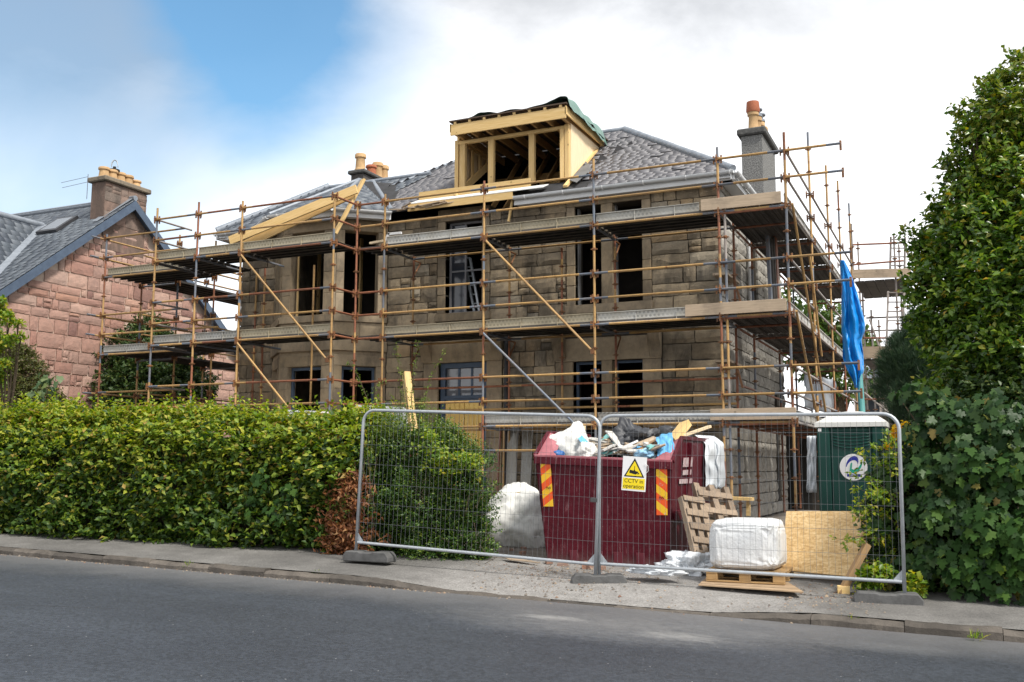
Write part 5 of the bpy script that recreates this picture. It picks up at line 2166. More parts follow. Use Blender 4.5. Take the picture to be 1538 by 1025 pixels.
# clip holding the two panels together
m = MB()
m.lathe((-4.165, 11.44, -0.45), [(0.03, 0), (0.06, 0.005), (0.06, 0.05), (0.03, 0.055)], 10)
m.beam((-4.20, 11.40, -0.425), (-4.12, 11.40, -0.425), 0.04, 0.04)
tag(m.build('fence_clip', m_basic('dark_clip', (0.10, 0.10, 0.10), None, 5, 0.5, 0.4), None), 'small steel clip joining the two mesh fence panels', 'clip')


def foot(label, x, y, z, ry, L=0.72):
    m = MB()
    w, h = 0.115, 0.135
    pf = [(-L / 2, 0), (L / 2, 0), (L / 2, h * 0.55), (L / 2 - 0.05, h), (L * 0.16, h), (L * 0.12, h * 0.9), (-L * 0.12, h * 0.9), (-L * 0.16, h), (-L / 2 + 0.05, h), (-L / 2, h * 0.55)]
    m.prism([(a, -w, b) for a, b in pf], (0, 2 * w, 0))
    o = m.build('fence_block', CONC, None, local=True, bevel=0.012)
    o.location = (x, y, z)
    o.rotation_euler = (0, 0, ry)
    return tag(o, label, 'fence foot', 'block feet of the mesh fence')


A_ = pZ(560, 836, -1.25)
foot('dark block foot under the left end of the fence, against the hedge', f0_.x + 0.22, 11.42, -1.29, 0.0)
foot('dark block foot under the joint between the two fence panels', -4.12, 11.43, -1.435, 0.40, 0.66)
foot('grey block foot under the right end of the fence beside the leaves', -0.86, 11.46, -1.475, 0.15, 0.7)

# sign on the fence
SGN = NT('sign_white').done((0.80, 0.80, 0.80), 0.5, 0, 0.4)
YEL = NT('sign_yellow').done((0.86, 0.66, 0.01), 0.5, 0, 0.4)
BLK = NT('sign_black').done((0.012, 0.012, 0.012), 0.6, 0, 0.3)


def text(parent, s, size, loc, mt, rot=(math.pi / 2, 0, 0), name='lettering', ext=0.0006, align='CENTER', sx=1.0):
    cu = bpy.data.curves.new(name, 'FONT')
    cu.body = s
    cu.size = size
    cu.align_x = align
    cu.extrude = ext
    cu.materials.append(mt)
    tmp = bpy.data.objects.new(name, cu)
    COL.objects.link(tmp)
    me = bpy.data.meshes.new_from_object(tmp)
    bpy.data.objects.remove(tmp)
    o = link(name, me, parent)
    o.location = loc
    o.rotation_euler = rot
    o.scale = (sx, 1, 1)
    return o


YS = 11.43
s0, s1 = pY(931, 686, YS), pY(971, 738, YS)
SW, SH = 0.30, s0.z - s1.z
sign = thing('warning_sign', 'yellow triangle camera warning sign tied to the fence over the skip', 'sign', ((s0.x + s1.x) / 2, YS, s1.z), (0, 0.07, 0))
m = MB()
m.box((-SW / 2, -0.002, 0), (SW / 2, 0.002, SH))
m.build('sign_plate', SGN, sign, local=True)
m = MB()
m.box((-SW / 2 + 0.012, -0.0035, 0.02), (SW / 2 - 0.012, -0.0025, SH * 0.37))
m.build('yellow_panel', YEL, sign, local=True)
m = MB()
tb, tt, tw = SH * 0.405, SH * 0.955, 0.128
m.prism([(-tw, -0.0025, tb), (tw, -0.0025, tb), (0, -0.0025, tt)], (0, -0.001, 0))
m.build('triangle_border', BLK, sign, local=True)
m = MB()
m.prism([(-tw * 0.80, -0.0038, tb + 0.014), (tw * 0.80, -0.0038, tb + 0.014), (0, -0.0038, tt - 0.035)], (0, -0.001, 0))
m.build('triangle_panel', YEL, sign, local=True)
m = MB()
y_ = -0.0052
zc = tb + 0.062
m.prism([(-0.055, y_, zc + 0.022), (-0.062, y_, zc - 0.014), (0.022, y_, zc - 0.032), (0.050, y_, zc - 0.006), (0.052, y_, zc + 0.004)], (0, -0.0008, 0))
m.prism([(0.040, y_ - 0.001, zc - 0.022), (0.060, y_ - 0.001, zc - 0.026), (0.064, y_ - 0.001, zc - 0.012), (0.048, y_ - 0.001, zc - 0.010)], (0, -0.0008, 0))
m.prism([(0.0, y_, zc + 0.012), (0.006, y_, zc + 0.012), (0.006, y_, zc + 0.07), (0.0, y_, zc + 0.07)], (0, -0.0008, 0))
m.prism([(-0.008, y_ - 0.001, zc + 0.012), (0.014, y_ - 0.001, zc + 0.010), (0.010, y_ - 0.001, zc + 0.022), (-0.004, y_ - 0.001, zc + 0.022)], (0, -0.0008, 0))
m.build('camera_symbol', BLK, sign, local=True)
text(sign, 'CCTV in', 0.066, (0.0, -0.0042, SH * 0.235), BLK)
text(sign, 'operation', 0.066, (0.0, -0.0042, SH * 0.085), BLK)
m = MB()
m.path([(SW / 2 - 0.02, -0.01, SH - 0.07), (SW / 2 + 0.02, -0.012, SH - 0.10), (SW / 2 + 0.025, -0.012, SH - 0.16), (SW / 2, -0.01, SH - 0.19)], 0.003, 5)
m.build('cable_tie', SGN, sign, local=True)

# ------------------------------------------------------------------ skip
SKM = NT('maroon_skip_paint')
p = SKM.pos()
c_ = SKM.ramp(SKM.noise(p, 3, 6), [(0.3, (0.092, 0.004, 0.012)), (0.7, (0.062, 0.003, 0.009))])
sep = SKM.n('ShaderNodeSeparateXYZ')
SKM.l(p, sep.inputs[0])
sc_ = SKM.noise(SKM.pos('pos', (9, 9, 1.4)), 2.2, 7, 0.7)
c_ = SKM.mix(SKM.math('MULTIPLY', SKM.step(sc_, 0.56, 0.74), 0.6), c_, (0.30, 0.16, 0.17))
ch = SKM.noise(p, 30, 5, 0.7)
c_ = SKM.mix(SKM.math('MULTIPLY', SKM.step(ch, 0.655, 0.70), 0.85), c_, (0.30, 0.19, 0.14))
dirt = SKM.step(SKM.math('ADD', sep.outputs[2], SKM.math('MULTIPLY', SKM.noise(p, 4, 5), 0.35)), -0.95, -1.25)
c_ = SKM.mix(SKM.math('MULTIPLY', dirt, 0.5), c_, (0.17, 0.13, 0.12))
SKM.bump(SKM.noise(p, 3.2, 4), 0.35, 0.08)
SKIPM = SKM.done(c_, 0.45, 0, 0.22)
SKF = m_basic('faded_skip_rim', (0.40, 0.15, 0.17), (0.26, 0.075, 0.09), 5, 0.6, bump=0.2)
SKDARK = m_basic('dark_skip_inside', (0.10, 0.05, 0.05), (0.06, 0.04, 0.04), 4, 0.8)
GZ0 = ground(-4.6, 12.8)
SKZ = -1.32
skip = thing('skip', 'maroon builders skip full of rubbish, with orange and yellow chevrons', 'skip', (-4.5, 13.9, SKZ))
# corner rings in world space: bottom, lip
YF0 = 12.75
bl, br = pY(822, 843, YF0), pY(1005, 851, YF0)
lt, rt = pY(803, 683, YF0 - 0.08), pY(1010, 697, YF0 - 0.08)
lz, rz_ = 0.12, 0.045
bot = [Vector((bl.x, YF0, SKZ)), Vector((br.x, YF0, SKZ)), Vector((br.x + 0.0, YF0 + 1.75, SKZ)), Vector((bl.x, YF0 + 1.75, SKZ))]
lip = [Vector((lt.x, YF0 - 0.08, lz)), Vector((rt.x, YF0 - 0.08, rz_)), Vector((rt.x + 0.02, YF0 + 2.55, 0.08)), Vector((lt.x, YF0 + 2.55, 0.12))]
# side tops are higher than the end lips
ls_, rs_ = pX(818, 644, lt.x + 0.01), pX(1017, 655, rt.x + 0.02)
side_l = [Vector((lt.x + 0.0, YF0 + 0.42, 0.46)), Vector((lt.x, YF0 + 2.1, 0.46))]
side_r = [Vector((rt.x + 0.01, YF0 + 0.36, 0.37)), Vector((rt.x + 0.01, YF0 + 2.1, 0.37))]
m = MB()
T = 0.012


def plate(pts, nrm, mt_i=0):
    nrm = Vector(nrm).normalized() * T
    m.mi = mt_i
    m.prism(pts, nrm)
    m.mi = 0


plate([bot[0], bot[1], lip[1], lip[0]], (0, 1, 0))
plate([bot[3], bot[2], lip[2], lip[3]], (0, -1, 0))
plate([bot[1], bot[2], lip[2], side_r[1], side_r[0], lip[1]], (-1, 0, 0))
plate([bot[0], bot[3], lip[3], side_l[1], side_l[0], lip[0]], (1, 0, 0))
plate([bot[0], bot[1], bot[2], bot[3]], (0, 0, 1))
body = m.build('body', SKIPM, skip)
# rims
rimpts = [[lip[0], lip[1]], [lip[1], side_r[0]], [side_r[0], side_r[1]], [side_r[1], lip[2]], [lip[2], lip[3]], [lip[3], side_l[1]], [side_l[1], side_l[0]], [side_l[0], lip[0]]]
for a, b in rimpts:
    m = MB()
    m.beam(a, b, 0.05, 0.055, up=(0, 0, 1))
    m.build('rim', SKF if a in (lip[0],) else SKIPM, skip, bevel=0.006)
# front corner cheeks, faded pink inside faces
for s_, sd_, dx in ((lip[0], side_l[0], 1), (lip[1], side_r[0], -1)):
    m = MB()
    m.prism([s_ + Vector((dx * 0.03, 0.03, 0.02)), s_ + Vector((dx * 0.30, 0.02, -0.02)), sd_ + Vector((dx * 0.16, 0.1, -0.05)), sd_ + Vector((dx * 0.02, 0, 0))], (0, 0.006, 0.004))
    m.build('corner_cheek', SKF, skip)
# front lip roll-over
m = MB()
a, b = lip[0], lip[1]
m.prism([a + Vector((0, -0.035, -0.10)), b + Vector((0, -0.035, -0.10)), b + Vector((0, -0.03, 0.0)), a + Vector((0, -0.03, 0.0))], (0, 0.03, 0))
m.build('lip', SKIPM, skip, bevel=0.004)
# ribs on the side
for t_ in (0.2, 0.75):
    m = MB()
    p0 = side_r[0].lerp(side_r[1], t_) + Vector((0.012, 0, -0.06))
    p1 = Vector((br.x + 0.02, p0.y, -0.55))
    m.beam(p0, p1, 0.03, 0.09, up=(1, 0, 0))
    m.build('rib', SKIPM, skip)
m = MB()
m.beam((rt.x - 0.02, YF0 + 0.1, -0.66), (rt.x - 0.02, YF0 + 2.1, -0.60), 0.05, 0.12)
m.build('rib', SKIPM, skip)
# lugs along the foot
for px in (793, 891, 927, 961):
    pass
for px, py in ((860.5, 836), (898, 838), (927, 842), (961, 844)):
    m = MB()
    p_ = pY(px, py, YF0 - 0.05)
    m.prism([(p_.x - 0.06, YF0 - 0.006, SKZ + 0.02), (p_.x + 0.06, YF0 - 0.006, SKZ + 0.02), (p_.x + 0.055, YF0 - 0.03, SKZ + 0.17), (p_.x - 0.055, YF0 - 0.03, SKZ + 0.17)], (0, 0.012, 0))
    m.build('lug', m_basic('worn_maroon', (0.17, 0.03, 0.045), (0.12, 0.02, 0.03), 6, 0.6) if px < 870 else bpy.data.materials['worn_maroon'], skip)


def m_chev():
    t = NT('hazard_stripes')
    s = t.n('ShaderNodeSeparateXYZ')
    t.l(t.pos('obj'), s.inputs[0])
    v = t.math('FRACT', t.math('MULTIPLY', t.math('ADD', s.outputs[2], t.math('MULTIPLY', s.outputs[0], -0.75)), 4.6))
    c = t.mix(t.math('LESS_THAN', v, 0.5), (0.85, 0.50, 0.02), (0.82, 0.10, 0.012))
    v2 = t.noise(t.pos('obj'), 18, 5, 0.7)
    c = t.mix(t.math('MULTIPLY', t.step(v2, 0.66, 0.72), 0.6), c, (0.45, 0.40, 0.40))
    return t.done(c, 0.4, 0, 0.5)


def m_chev2():
    t = NT('hazard_stripes_mirrored')
    s = t.n('ShaderNodeSeparateXYZ')
    t.l(t.pos('obj'), s.inputs[0])
    v = t.math('FRACT', t.math('ADD', t.math('MULTIPLY', t.math('ADD', s.outputs[2], t.math('MULTIPLY', s.outputs[0], 0.75)), 4.6), 0.1))
    c = t.mix(t.math('LESS_THAN', v, 0.5), (0.85, 0.50, 0.02), (0.82, 0.10, 0.012))
    v2 = t.noise(t.pos('obj'), 14, 5, 0.7)
    c = t.mix(t.math('MULTIPLY', t.step(v2, 0.60, 0.68), 0.7), c, (0.5, 0.42, 0.42))
    return t.done(c, 0.4, 0, 0.5)


for k, (quad, mt, lg) in enumerate((([(811, 692), (826.5, 692), (831, 761), (816, 761)], m_chev(), (824, 735)), ([(985.5, 703.5), (1002, 704), (1002.5, 774), (986, 774)], m_chev2(), (994, 750)))):
    yq = lambda py: YF0 - 0.012 - 0.08 * min(1, max(0, (845 - py) / 155.0)) - 0.006
    q4 = [pY(a, b, yq(b)) for a, b in quad]
    base = q4[3].copy()
    m = MB()
    m.prism([q - base for q in q4], (0, 0.004, 0))
    o = m.build('hazard_plate', mt, skip, local=True)
    o.location = base - wloc(skip)
    p_ = pY(lg[0], lg[1], yq(lg[1]) - 0.003) - base
    text(o, '9W', 0.05, (p_.x, p_.y - 0.003, p_.z), BLK).name = 'lettering' if False else 'lettering'
# pale worn lettering panels on the side
WPA = m_basic('worn_white_paint', (0.55, 0.48, 0.48), (0.34, 0.20, 0.21), 16, 0.7)
for (a, b, c, d) in ((1028, 688, 1042, 702), (1028.5, 706.5, 1041, 714), (1024, 720, 1043, 727)):
    P_ = [pX(a, b, rt.x + 0.03), pX(c, b - 1, rt.x + 0.03), pX(c, d - 1, rt.x + 0.03), pX(a, d, rt.x + 0.03)]
    tz_ = lambda v: v.__class__((br.x + 0.018 + (rt.x - br.x) * (v.z - SKZ) / (0.1 - SKZ), v.y, v.z))
    m = MB()
    m.prism([tz_(v) for v in P_], (-0.004, 0, 0))
    m.build('painted_panel', WPA, skip)

# ------------------------------------------------------------------ crumpled things
def crumple(name, c, size, mt, seed, sub=4, amp=0.25, freq=2.0, flat=0.0, rot=0.0, squash=None, ridge=True):
    import bmesh
    bm = bmesh.new()
    bmesh.ops.create_icosphere(bm, subdivisions=sub, radius=1.0)
    cr, sr = math.cos(rot), math.sin(rot)
    for v in bm.verts:
        p = v.co.copy()
        n1 = noise.noise(p * freq + Vector((seed, 0, 0)))
        n2 = noise.noise(p * freq * 2.3 + Vector((0, seed, 0)))
        n3 = noise.noise(p * freq * 5.0 + Vector((0, 0, seed)))
        d = n1 + (abs(n2) * -0.9 + 0.2 if ridge else n2 * 0.5) + (abs(n3) * -0.45 + 0.1)
        p *= 1 + amp * d
        if squash:
            p = squash(p)
        p = Vector((p.x * size[0], p.y * size[1], p.z * size[2]))
        if p.z < -size[2] * (1 - flat):
            p.z = -size[2] * (1 - flat)
        v.co = Vector((p.x * cr - p.y * sr, p.x * sr + p.y * cr, p.z))
    me = bpy.data.meshes.new(name)
    bm.to_mesh(me)
    bm.free()
    me.materials.append(mt)
    me.polygons.foreach_set('use_smooth', [True] * len(me.polygons))
    o = link(name, me)
    o.location = c
    return o


def boxy(e):
    def f(p):
        q = Vector([math.copysign(abs(t) ** e, t) for t in p])
        return q
    return f


BAGW = m_basic('white_woven_sack', (0.74, 0.74, 0.71), (0.58, 0.58, 0.56), 3, 0.7, bump=0.35, bscale=10, bdist=0.03)
POLY = m_basic('clear_polythene', (0.74, 0.77, 0.80), (0.60, 0.64, 0.68), 4, 0.45, 0, 0.4, bump=0.4, bscale=7, bdist=0.02)
BLUEP = m_basic('blue_plastic', (0.10, 0.36, 0.66), (0.16, 0.45, 0.74), 5, 0.4, 0, 0.5, bump=0.4, bscale=10, bdist=0.02)
DARKP = m_basic('dark_grey_sheeting', (0.055, 0.058, 0.066), (0.035, 0.036, 0.042), 5, 0.5, 0, 0.5, bump=0.4, bscale=10, bdist=0.02)
TEAL = m_basic('teal_plastic', (0.10, 0.33, 0.33), (0.20, 0.44, 0.42), 5, 0.5, bump=0.3)


def pt(px, py, Y):
    return pY(px, py, Y)


# rubble filling the skip
m = MB()
random.seed(5)
n = 16
V, F = cloth_grid(n, n, lambda u, v: (lip[0].x + 0.08 + u * (rt.x - lt.x - 0.16), YF0 + 0.05 + v * 2.4, 0.02 + 0.20 * math.sin(math.pi * u) * math.sin(math.pi * (0.15 + 0.8 * v)) + 0.10 * ns(u * 6, v * 6) + 0.06 * ns(u * 15, v * 15)))
m.add(V, F)
o = m.build('rubble_fill', m_basic('mixed_rubble', (0.38, 0.36, 0.34), (0.16, 0.15, 0.14), 9, 0.9, bump=0.8, bscale=30, bdist=0.03), None)
tag(o, 'grey rubble and dust filling the maroon skip', 'rubble', kind='stuff')
# shards and battens thrown on top, each its own
SH = [m_basic('plaster_shard', (0.58, 0.56, 0.53), (0.44, 0.43, 0.41), 6, 0.85), OLDWOOD, TEAL, PALEWOOD, m_basic('lath_brown', (0.30, 0.19, 0.11), (0.22, 0.14, 0.08), 6, 0.85), BLUEP]
sh_names = [('plaster_board_scrap', 'plasterboard scrap'), ('wood_scrap', 'wood scrap'), ('plastic_scrap', 'teal scrap'), ('sheet_scrap', 'pale scrap'), ('lath', 'lath'), ('plastic_scrap', 'blue scrap')]
lab = ['broken plasterboard scrap among the rubbish in the skip', 'grey weathered wood scrap among the rubbish in the skip', 'small teal plastic scrap among the rubbish in the skip', 'pale sheet wood scrap among the rubbish in the skip', 'brown lath strip among the rubbish in the skip', 'small bright blue plastic scrap among the rubbish in the skip']
grp = ['plasterboard scraps in the skip', 'wood scraps in the skip', 'teal scraps in the skip', 'pale wood scraps in the skip', 'laths in the skip', 'blue scraps in the skip']
for k in range(84):
    i = random.choice([0, 0, 0, 1, 1, 2, 3, 4, 4, 5])
    px = U(893, 992)
    Y = YF0 + U(0.10, 1.1)
    x = pY(px, 680, Y).x
    z = 0.11 + 0.17 * (Y - YF0) + U(0.0, 0.12)
    L = U(0.12, 0.5) if i in (1, 4, 0) else U(0.08, 0.2)
    m = MB()
    m.box((-L / 2, -U(0.02, 0.06), -0.008), (L / 2, U(0.02, 0.06), 0.012))
    o = m.build(sh_names[i][0], SH[i], None, local=True)
    o.location = (x, Y, z)
    o.rotation_euler = (U(-0.5, 0.5), U(-0.6, 0.3), U(-0.6, 1.2))
    tag(o, lab[i], sh_names[i][1], grp[i])
# longer pieces the photograph shows singly
def stick(name, label, cat, a, b, ya, yb, w, h, mt, group=None):
    return lone_timber(name, label, cat, pY(a[0], a[1], ya), pY(b[0], b[1], yb), w, h, mt, U(-0.4, 0.4), group)


stick('timber_offcut', 'thick pale timber block sticking up at the back right of the skip', 'timber', (1008, 665), (1030, 637), 13.4, 13.9, 0.16, 0.10, TIMBERX)
stick('timber_offcut', 'thin split batten pointing right out of the back of the skip', 'timber', (1022, 656), (1066, 641), 13.6, 14.2, 0.07, 0.04, PALEWOOD)
stick('timber_offcut', 'weathered plank lying across the rubbish beside the dark sheeting', 'timber', (930, 680), (985, 658), 12.95, 13.4, 0.10, 0.03, OLDWOOD)
stick('timber_offcut', 'brown plank lying across the rubbish just below the blue plastic', 'timber', (950, 682), (996, 662), 12.9, 13.3, 0.10, 0.03, m_wood('brown_plank', (0.42, 0.27, 0.15), (0.30, 0.18, 0.1), axis=0))
stick('plaster_board', 'white plasterboard strip standing up in the middle of the skip', 'plasterboard', (914, 648), (934, 672), 13.2, 13.1, 0.15, 0.02, SH[0])
stick('plaster_board', 'long white trim lying low in the skip left of the dark sheeting', 'plasterboard', (920, 680), (957, 663), 12.92, 13.2, 0.07, 0.03, UPVC)
stick('lath_stick', 'thin upright stick standing behind the white sack in the skip', 'stick', (878, 640), (876, 668), 13.6, 13.5, 0.03, 0.02, PALEWOOD)
# back board of the skip seen behind the sack
p_ = pt(852, 668, YF0 + 0.55)
o = crumple('plastic_sack', p_ - Vector((0, 0, 0.05)), (0.36, 0.30, 0.24), BAGW, 3.2, 4, 0.34, 1.3, 0.1)
for v in o.data.vertices:                             # a pulled-up corner
    d_ = math.exp(-((v.co.x - 0.17) / 0.10) ** 2) * max(0, v.co.z)
    v.co.z += d_ * 0.75
tag(o, 'large white sack bulging at the left end of the skip', 'sack')
o = crumple('plastic_sack', pt(883, 680, YF0 + 0.25), (0.15, 0.16, 0.15), BAGW, 9.1, 4, 0.4, 1.6)
tag(o, 'small white crumpled bag behind the fence joint, in the skip', 'sack')
m = MB()
V, F = cloth_grid(14, 5, lambda u, v: tuple(pY(868 + 21 * u + 6 * v, 659 + 23 * u - 5 * v, YF0 + 0.22 + 0.12 * v + 0.05 * (1 - u)) + Vector((0, 0, 0.012 * ns(u * 9, v * 4)))))
m.add(V, F)
tag(m.build('blue_strip', BLUEP, None, smooth=True), 'pale blue plastic strip across the white sack', 'plastic strip')
o = crumple('plastic_wrapper', pt(838, 682, YF0 + 0.12), (0.10, 0.08, 0.05), m_basic('deep_blue_plastic', (0.05, 0.17, 0.42), (0.03, 0.10, 0.3), 6, 0.4), 4.4, 3, 0.4, 2)
tag(o, 'small deep blue wrapper under the white sack in the skip', 'wrapper')
o = crumple('dark_sheeting', pt(955, 662, YF0 + 0.75), (0.36, 0.28, 0.16), DARKP, 6.3, 5, 0.55, 1.7, rot=0.2)
for v in o.data.vertices:
    d_ = math.exp(-((v.co.x + 0.18) / 0.12) ** 2) * max(0, v.co.z)
    v.co.z += d_ * 1.0
tag(o, 'crumpled dark grey sheeting heaped in the middle of the skip', 'sheeting')
o = crumple('dark_sheeting', pt(1003, 655, YF0 + 1.3), (0.34, 0.2, 0.13), DARKP, 2.6, 4, 0.5, 1.6)
tag(o, 'dark grey sheeting at the back right of the skip behind the blue plastic', 'sheeting')


def bl_(u, v):
    px = 985 + 25 * u + 4 * v
    py = 650 + 36 * v + 6 * (1 - u) * (1 - v)
    Y = YF0 + 0.38 - 0.30 * v + 0.05 * ns(u * 5, v * 2, 2)
    if v < 0.12:
        Y += (0.12 - v) * 1.2
    return tuple(pY(px + 3 * ns(u * 3, v * 5), py + 3 * ns(u * 4, 1.3), Y))


V, F = cloth_grid(26, 26, bl_)
m = MB()
m.add(V, F)
o = m.build('blue_plastic_sheet', BLUEP, None, smooth=True)
sm = o.modifiers.new('thick', 'SOLIDIFY')
sm.thickness = 0.008
tag(o, 'bright blue plastic sheet hanging over the right end of the skip load', 'plastic sheet')
o = crumple('blue_plastic_wrapper', pt(968, 683, YF0 + 0.15), (0.14, 0.1, 0.07), m_basic('pale_blue_plastic', (0.36, 0.58, 0.74), (0.22, 0.46, 0.68), 7, 0.4), 8.4, 4, 0.5, 2)
tag(o, 'pale blue crumpled wrapper beside the bright blue sheet in the skip', 'wrapper')


# white polythene hanging over the skip's far right corner
def hang(u, v):
    x = rt.x + 0.05 + 0.13 * u + 0.03 * ns(u * 4, v * 5, 1)
    y = YF0 + 1.85 + 0.25 * u + 0.1 * ns(u * 3, v * 3, 7) + 0.06 * math.sin(u * 14)
    z = 0.44 - v * (0.78 + 0.1 * ns(u * 4, 0.3))
    if v < 0.15:
        x -= (0.15 - v) * 1.0
    return (x, y - 0.35 * (1 - u), z)


V, F = cloth_grid(24, 24, hang)
m = MB()
m.add(V, F)
o = m.build('polythene_sheet', POLY, None, smooth=True)
o.modifiers.new('thick', 'SOLIDIFY').thickness = 0.006
tag(o, 'translucent white polythene draped over the back right corner of the skip', 'plastic sheet')

# ------------------------------------------------------------------ bags, boards, pallets
yb_ = 14.05
a_, b_ = pY(718, 828, yb_), pY(820, 826, yb_)
gz = pY(770, 826, yb_).z
o = crumple('bulk_bag', Vector((pY(766, 790, yb_).x, yb_ + 0.4, gz + 0.32)), (0.80, 0.62, 0.66), BAGW, 1.7, 5, 0.17, 1.9, 0.45, squash=lambda p: Vector((p.x * (1 - 0.28 * max(0, p.z)), p.y * (1 - 0.28 * max(0, p.z)), p.z)))
tag(o, 'white bulk bag slumped on the ground left of the skip', 'bulk bag')
lone_timber('scrap_timber', 'short pale batten lying on top of the white bag left of the skip', 'timber', pY(766, 741, yb_ + 0.2), pY(790, 742, yb_ + 0.2), 0.06, 0.05, TIMBERX)
# bulk bag on a pallet
zp = ground(-2.5, 11.9) + 0.01
m = MB()
yp = 11.72
P0 = [pZ(1049, 880, zp), pZ(1207, 891, zp), pZ(1183, 876, zp), pZ(1062, 868, zp)]
m.prism([Vector((p.x, p.y, zp)) for p in P0], (0, 0, 0.014))
tag(m.build('ply_sheet', m_basic('dusty_plywood', (0.46, 0.33, 0.21), (0.34, 0.24, 0.15), 5, 0.85, bump=0.2), None), 'dusty plywood sheet lying on the pavement under the pallet', 'board')
px0, px1 = pY(1058, 870, yp).x, pY(1176, 870, yp).x
pal = thing('pallet', 'wooden pallet lying flat under the wrapped bulk bag', 'pallet', ((px0 + px1) / 2, yp + 0.45, zp + 0.02), (0, 0, 0.03))
PW, PD = px1 - px0, 0.85


def pallet_parts(t, W, D, mt):
    for k in range(3):
        m_ = MB()
        y = -D / 2 + 0.05 + k * (D - 0.1) / 2
        m_.box((-W / 2, y - 0.045, 0.0), (W / 2, y + 0.045, 0.018))
        m_.build('bottom_slat', mt, t, local=True, bevel=0.003)
        for j in range(3):
            m_ = MB()
            x = -W / 2 + 0.07 + j * (W - 0.14) / 2
            m_.box((x - 0.065, y - 0.045, 0.019), (x + 0.065, y + 0.045, 0.095))
            m_.build('block', mt, t, local=True, bevel=0.004)
    for j in range(3):
        m_ = MB()
        x = -W / 2 + 0.07 + j * (W - 0.14) / 2
        m_.box((x - 0.065, -D / 2, 0.096), (x + 0.065, D / 2, 0.115))
        m_.build('cross_slat', mt, t, local=True, bevel=0.003)
    for k in range(6):
        m_ = MB()
        y = -D / 2 + 0.055 + k * (D - 0.11) / 5
        m_.box((-W / 2, y - 0.05, 0.116), (W / 2, y + 0.05, 0.136))
        m_.build('top_slat', mt, t, local=True, bevel=0.003)


pallet_parts(pal, PW, PD, PALLETY)
zb_ = zp + 0.02 + 0.137
ztop = pY(1113, 780, yp + 0.4).z
hb = (ztop - zb_) / 2
o = crumple('bulk_bag', Vector(((px0 + px1) / 2 - 0.02, yp + 0.46, zb_ + hb)), (0.405, 0.40, hb * 1.02), m_basic('wrapped_white_bag', (0.76, 0.77, 0.77), (0.60, 0.62, 0.64), 3.5, 0.4, 0, 0.5, bump=0.6, bscale=13, bdist=0.025), 5.5, 6, 0.15, 1.9, 0.03, squash=boxy(0.34))
tag(o, 'white plastic wrapped bulk bag standing on the pallet by the fence', 'bulk bag')
# polythene heap between the skip and the bag
for k, (c, s, sd, lb) in enumerate((((1035, 850), (0.34, 0.25, 0.17), 2.2, 'heap of clear polythene on the ground between the skip and the wrapped bag'), ((985, 858), (0.30, 0.12, 0.06), 7.7, 'thin strip of clear polythene lying along the foot of the skip'))):
    p_ = pZ(c[0], c[1], ground(-3.0, 12.2) + 0.1)
    o = crumple('polythene_heap', p_, s, POLY, sd, 5, 0.55, 1.8, 0.25)
    tag(o, lb, 'plastic sheet')
o = crumple('purple_wrapper', pZ(924, 853, -1.36) , (0.07, 0.05, 0.045), m_basic('purple_plastic', (0.12, 0.05, 0.42), (0.08, 0.03, 0.3), 6, 0.4), 1.1, 3, 0.5, 2)
tag(o, 'small purple wrapper on the ground by the fence joint', 'wrapper')


# pallets leaning on the skip's side
def leaning_pallet(label, foot_px, top_px, yf, w, nsl, seed, lean=0.5, mt=PALLETW, yaw=0.5):
    fp = pY(foot_px[0], foot_px[1], yf)
    tp = pY(top_px[0], top_px[1], yf + lean)
    H = (tp - fp).length
    t = thing('pallet', label, 'pallet', fp, (0, 0, 0))
    up = (tp - fp).normalized()
    sx = Vector((math.cos(yaw), math.sin(yaw), 0))
    sx = (sx - up * sx.dot(up)).normalized()
    n_ = sx.cross(up).normalized()
    rs = random.Random(seed)
    for k in range(3):                                 # bearers run up
        m_ = MB()
        c = sx * (w * (k / 2 - 0.5))
        m_.beam(c + n_ * 0.05, c + up * H + n_ * 0.05, 0.09, 0.075, up=n_)
        m_.build('bearer', mt, t, local=True, bevel=0.004)
    for k in range(nsl):
        for sgn in (0.0, 0.105):
            m_ = MB()
            z = H * (0.04 + 0.92 * k / (nsl - 1))
            if sgn and k % 2:
                continue
            m_.beam(up * z - sx * (w / 2 + 0.03) + n_ * sgn, up * z + sx * (w / 2 + 0.03) + n_ * sgn, 0.018, 0.085 + rs.uniform(-0.01, 0.01), up=up)
            m_.build('slat', mt, t, local=True, bevel=0.003)
    return t


leaning_pallet('weathered pallet leaning on the skip side, nearer the polythene heap', (1056, 842), (1034, 752), 12.55, 0.30, 9, 1, 0.30, yaw=1.05)
leaning_pallet('weathered pallet leaning behind the other, its end blocks facing up', (1092, 830), (1063, 733), 13.0, 0.50, 8, 2, 0.40, yaw=0.95)
# strand board sheet
zb2 = ground(-1.6, 12.4)
Q = [pY(1172, 856, 12.55), pY(1300, 868, 12.2), pY(1318, 768, 12.75), pY(1181, 768, 13.05)]
o_ = Q[0].copy()
m = MB()
nn_ = (Q[1] - Q[0]).cross(Q[3] - Q[0]).normalized()
m.prism([q - o_ for q in Q], nn_ * -0.018)
o = m.build('strand_board_sheet', OSB, None, local=True)
o.location = o_
tag(o, 'large golden strand board sheet leaning in front of the toilet', 'board')
o = lone_timber('timber_batten', 'long new batten lying on the ground at the foot of the strand board', 'timber', pZ(1178, 860, zb2 + 0.02), pZ(1292, 884, zb2 - 0.05), 0.09, 0.04, TIMBERX)
lone_timber('timber_prop', 'brown post propping the right end of the strand board', 'timber', pZ(1262, 893, -1.43), pY(1303, 818, 12.0), 0.07, 0.07, m_wood('brown_prop', (0.34, 0.22, 0.11), (0.24, 0.15, 0.08), axis=0))
p_ = pZ(1265, 893, -1.43)
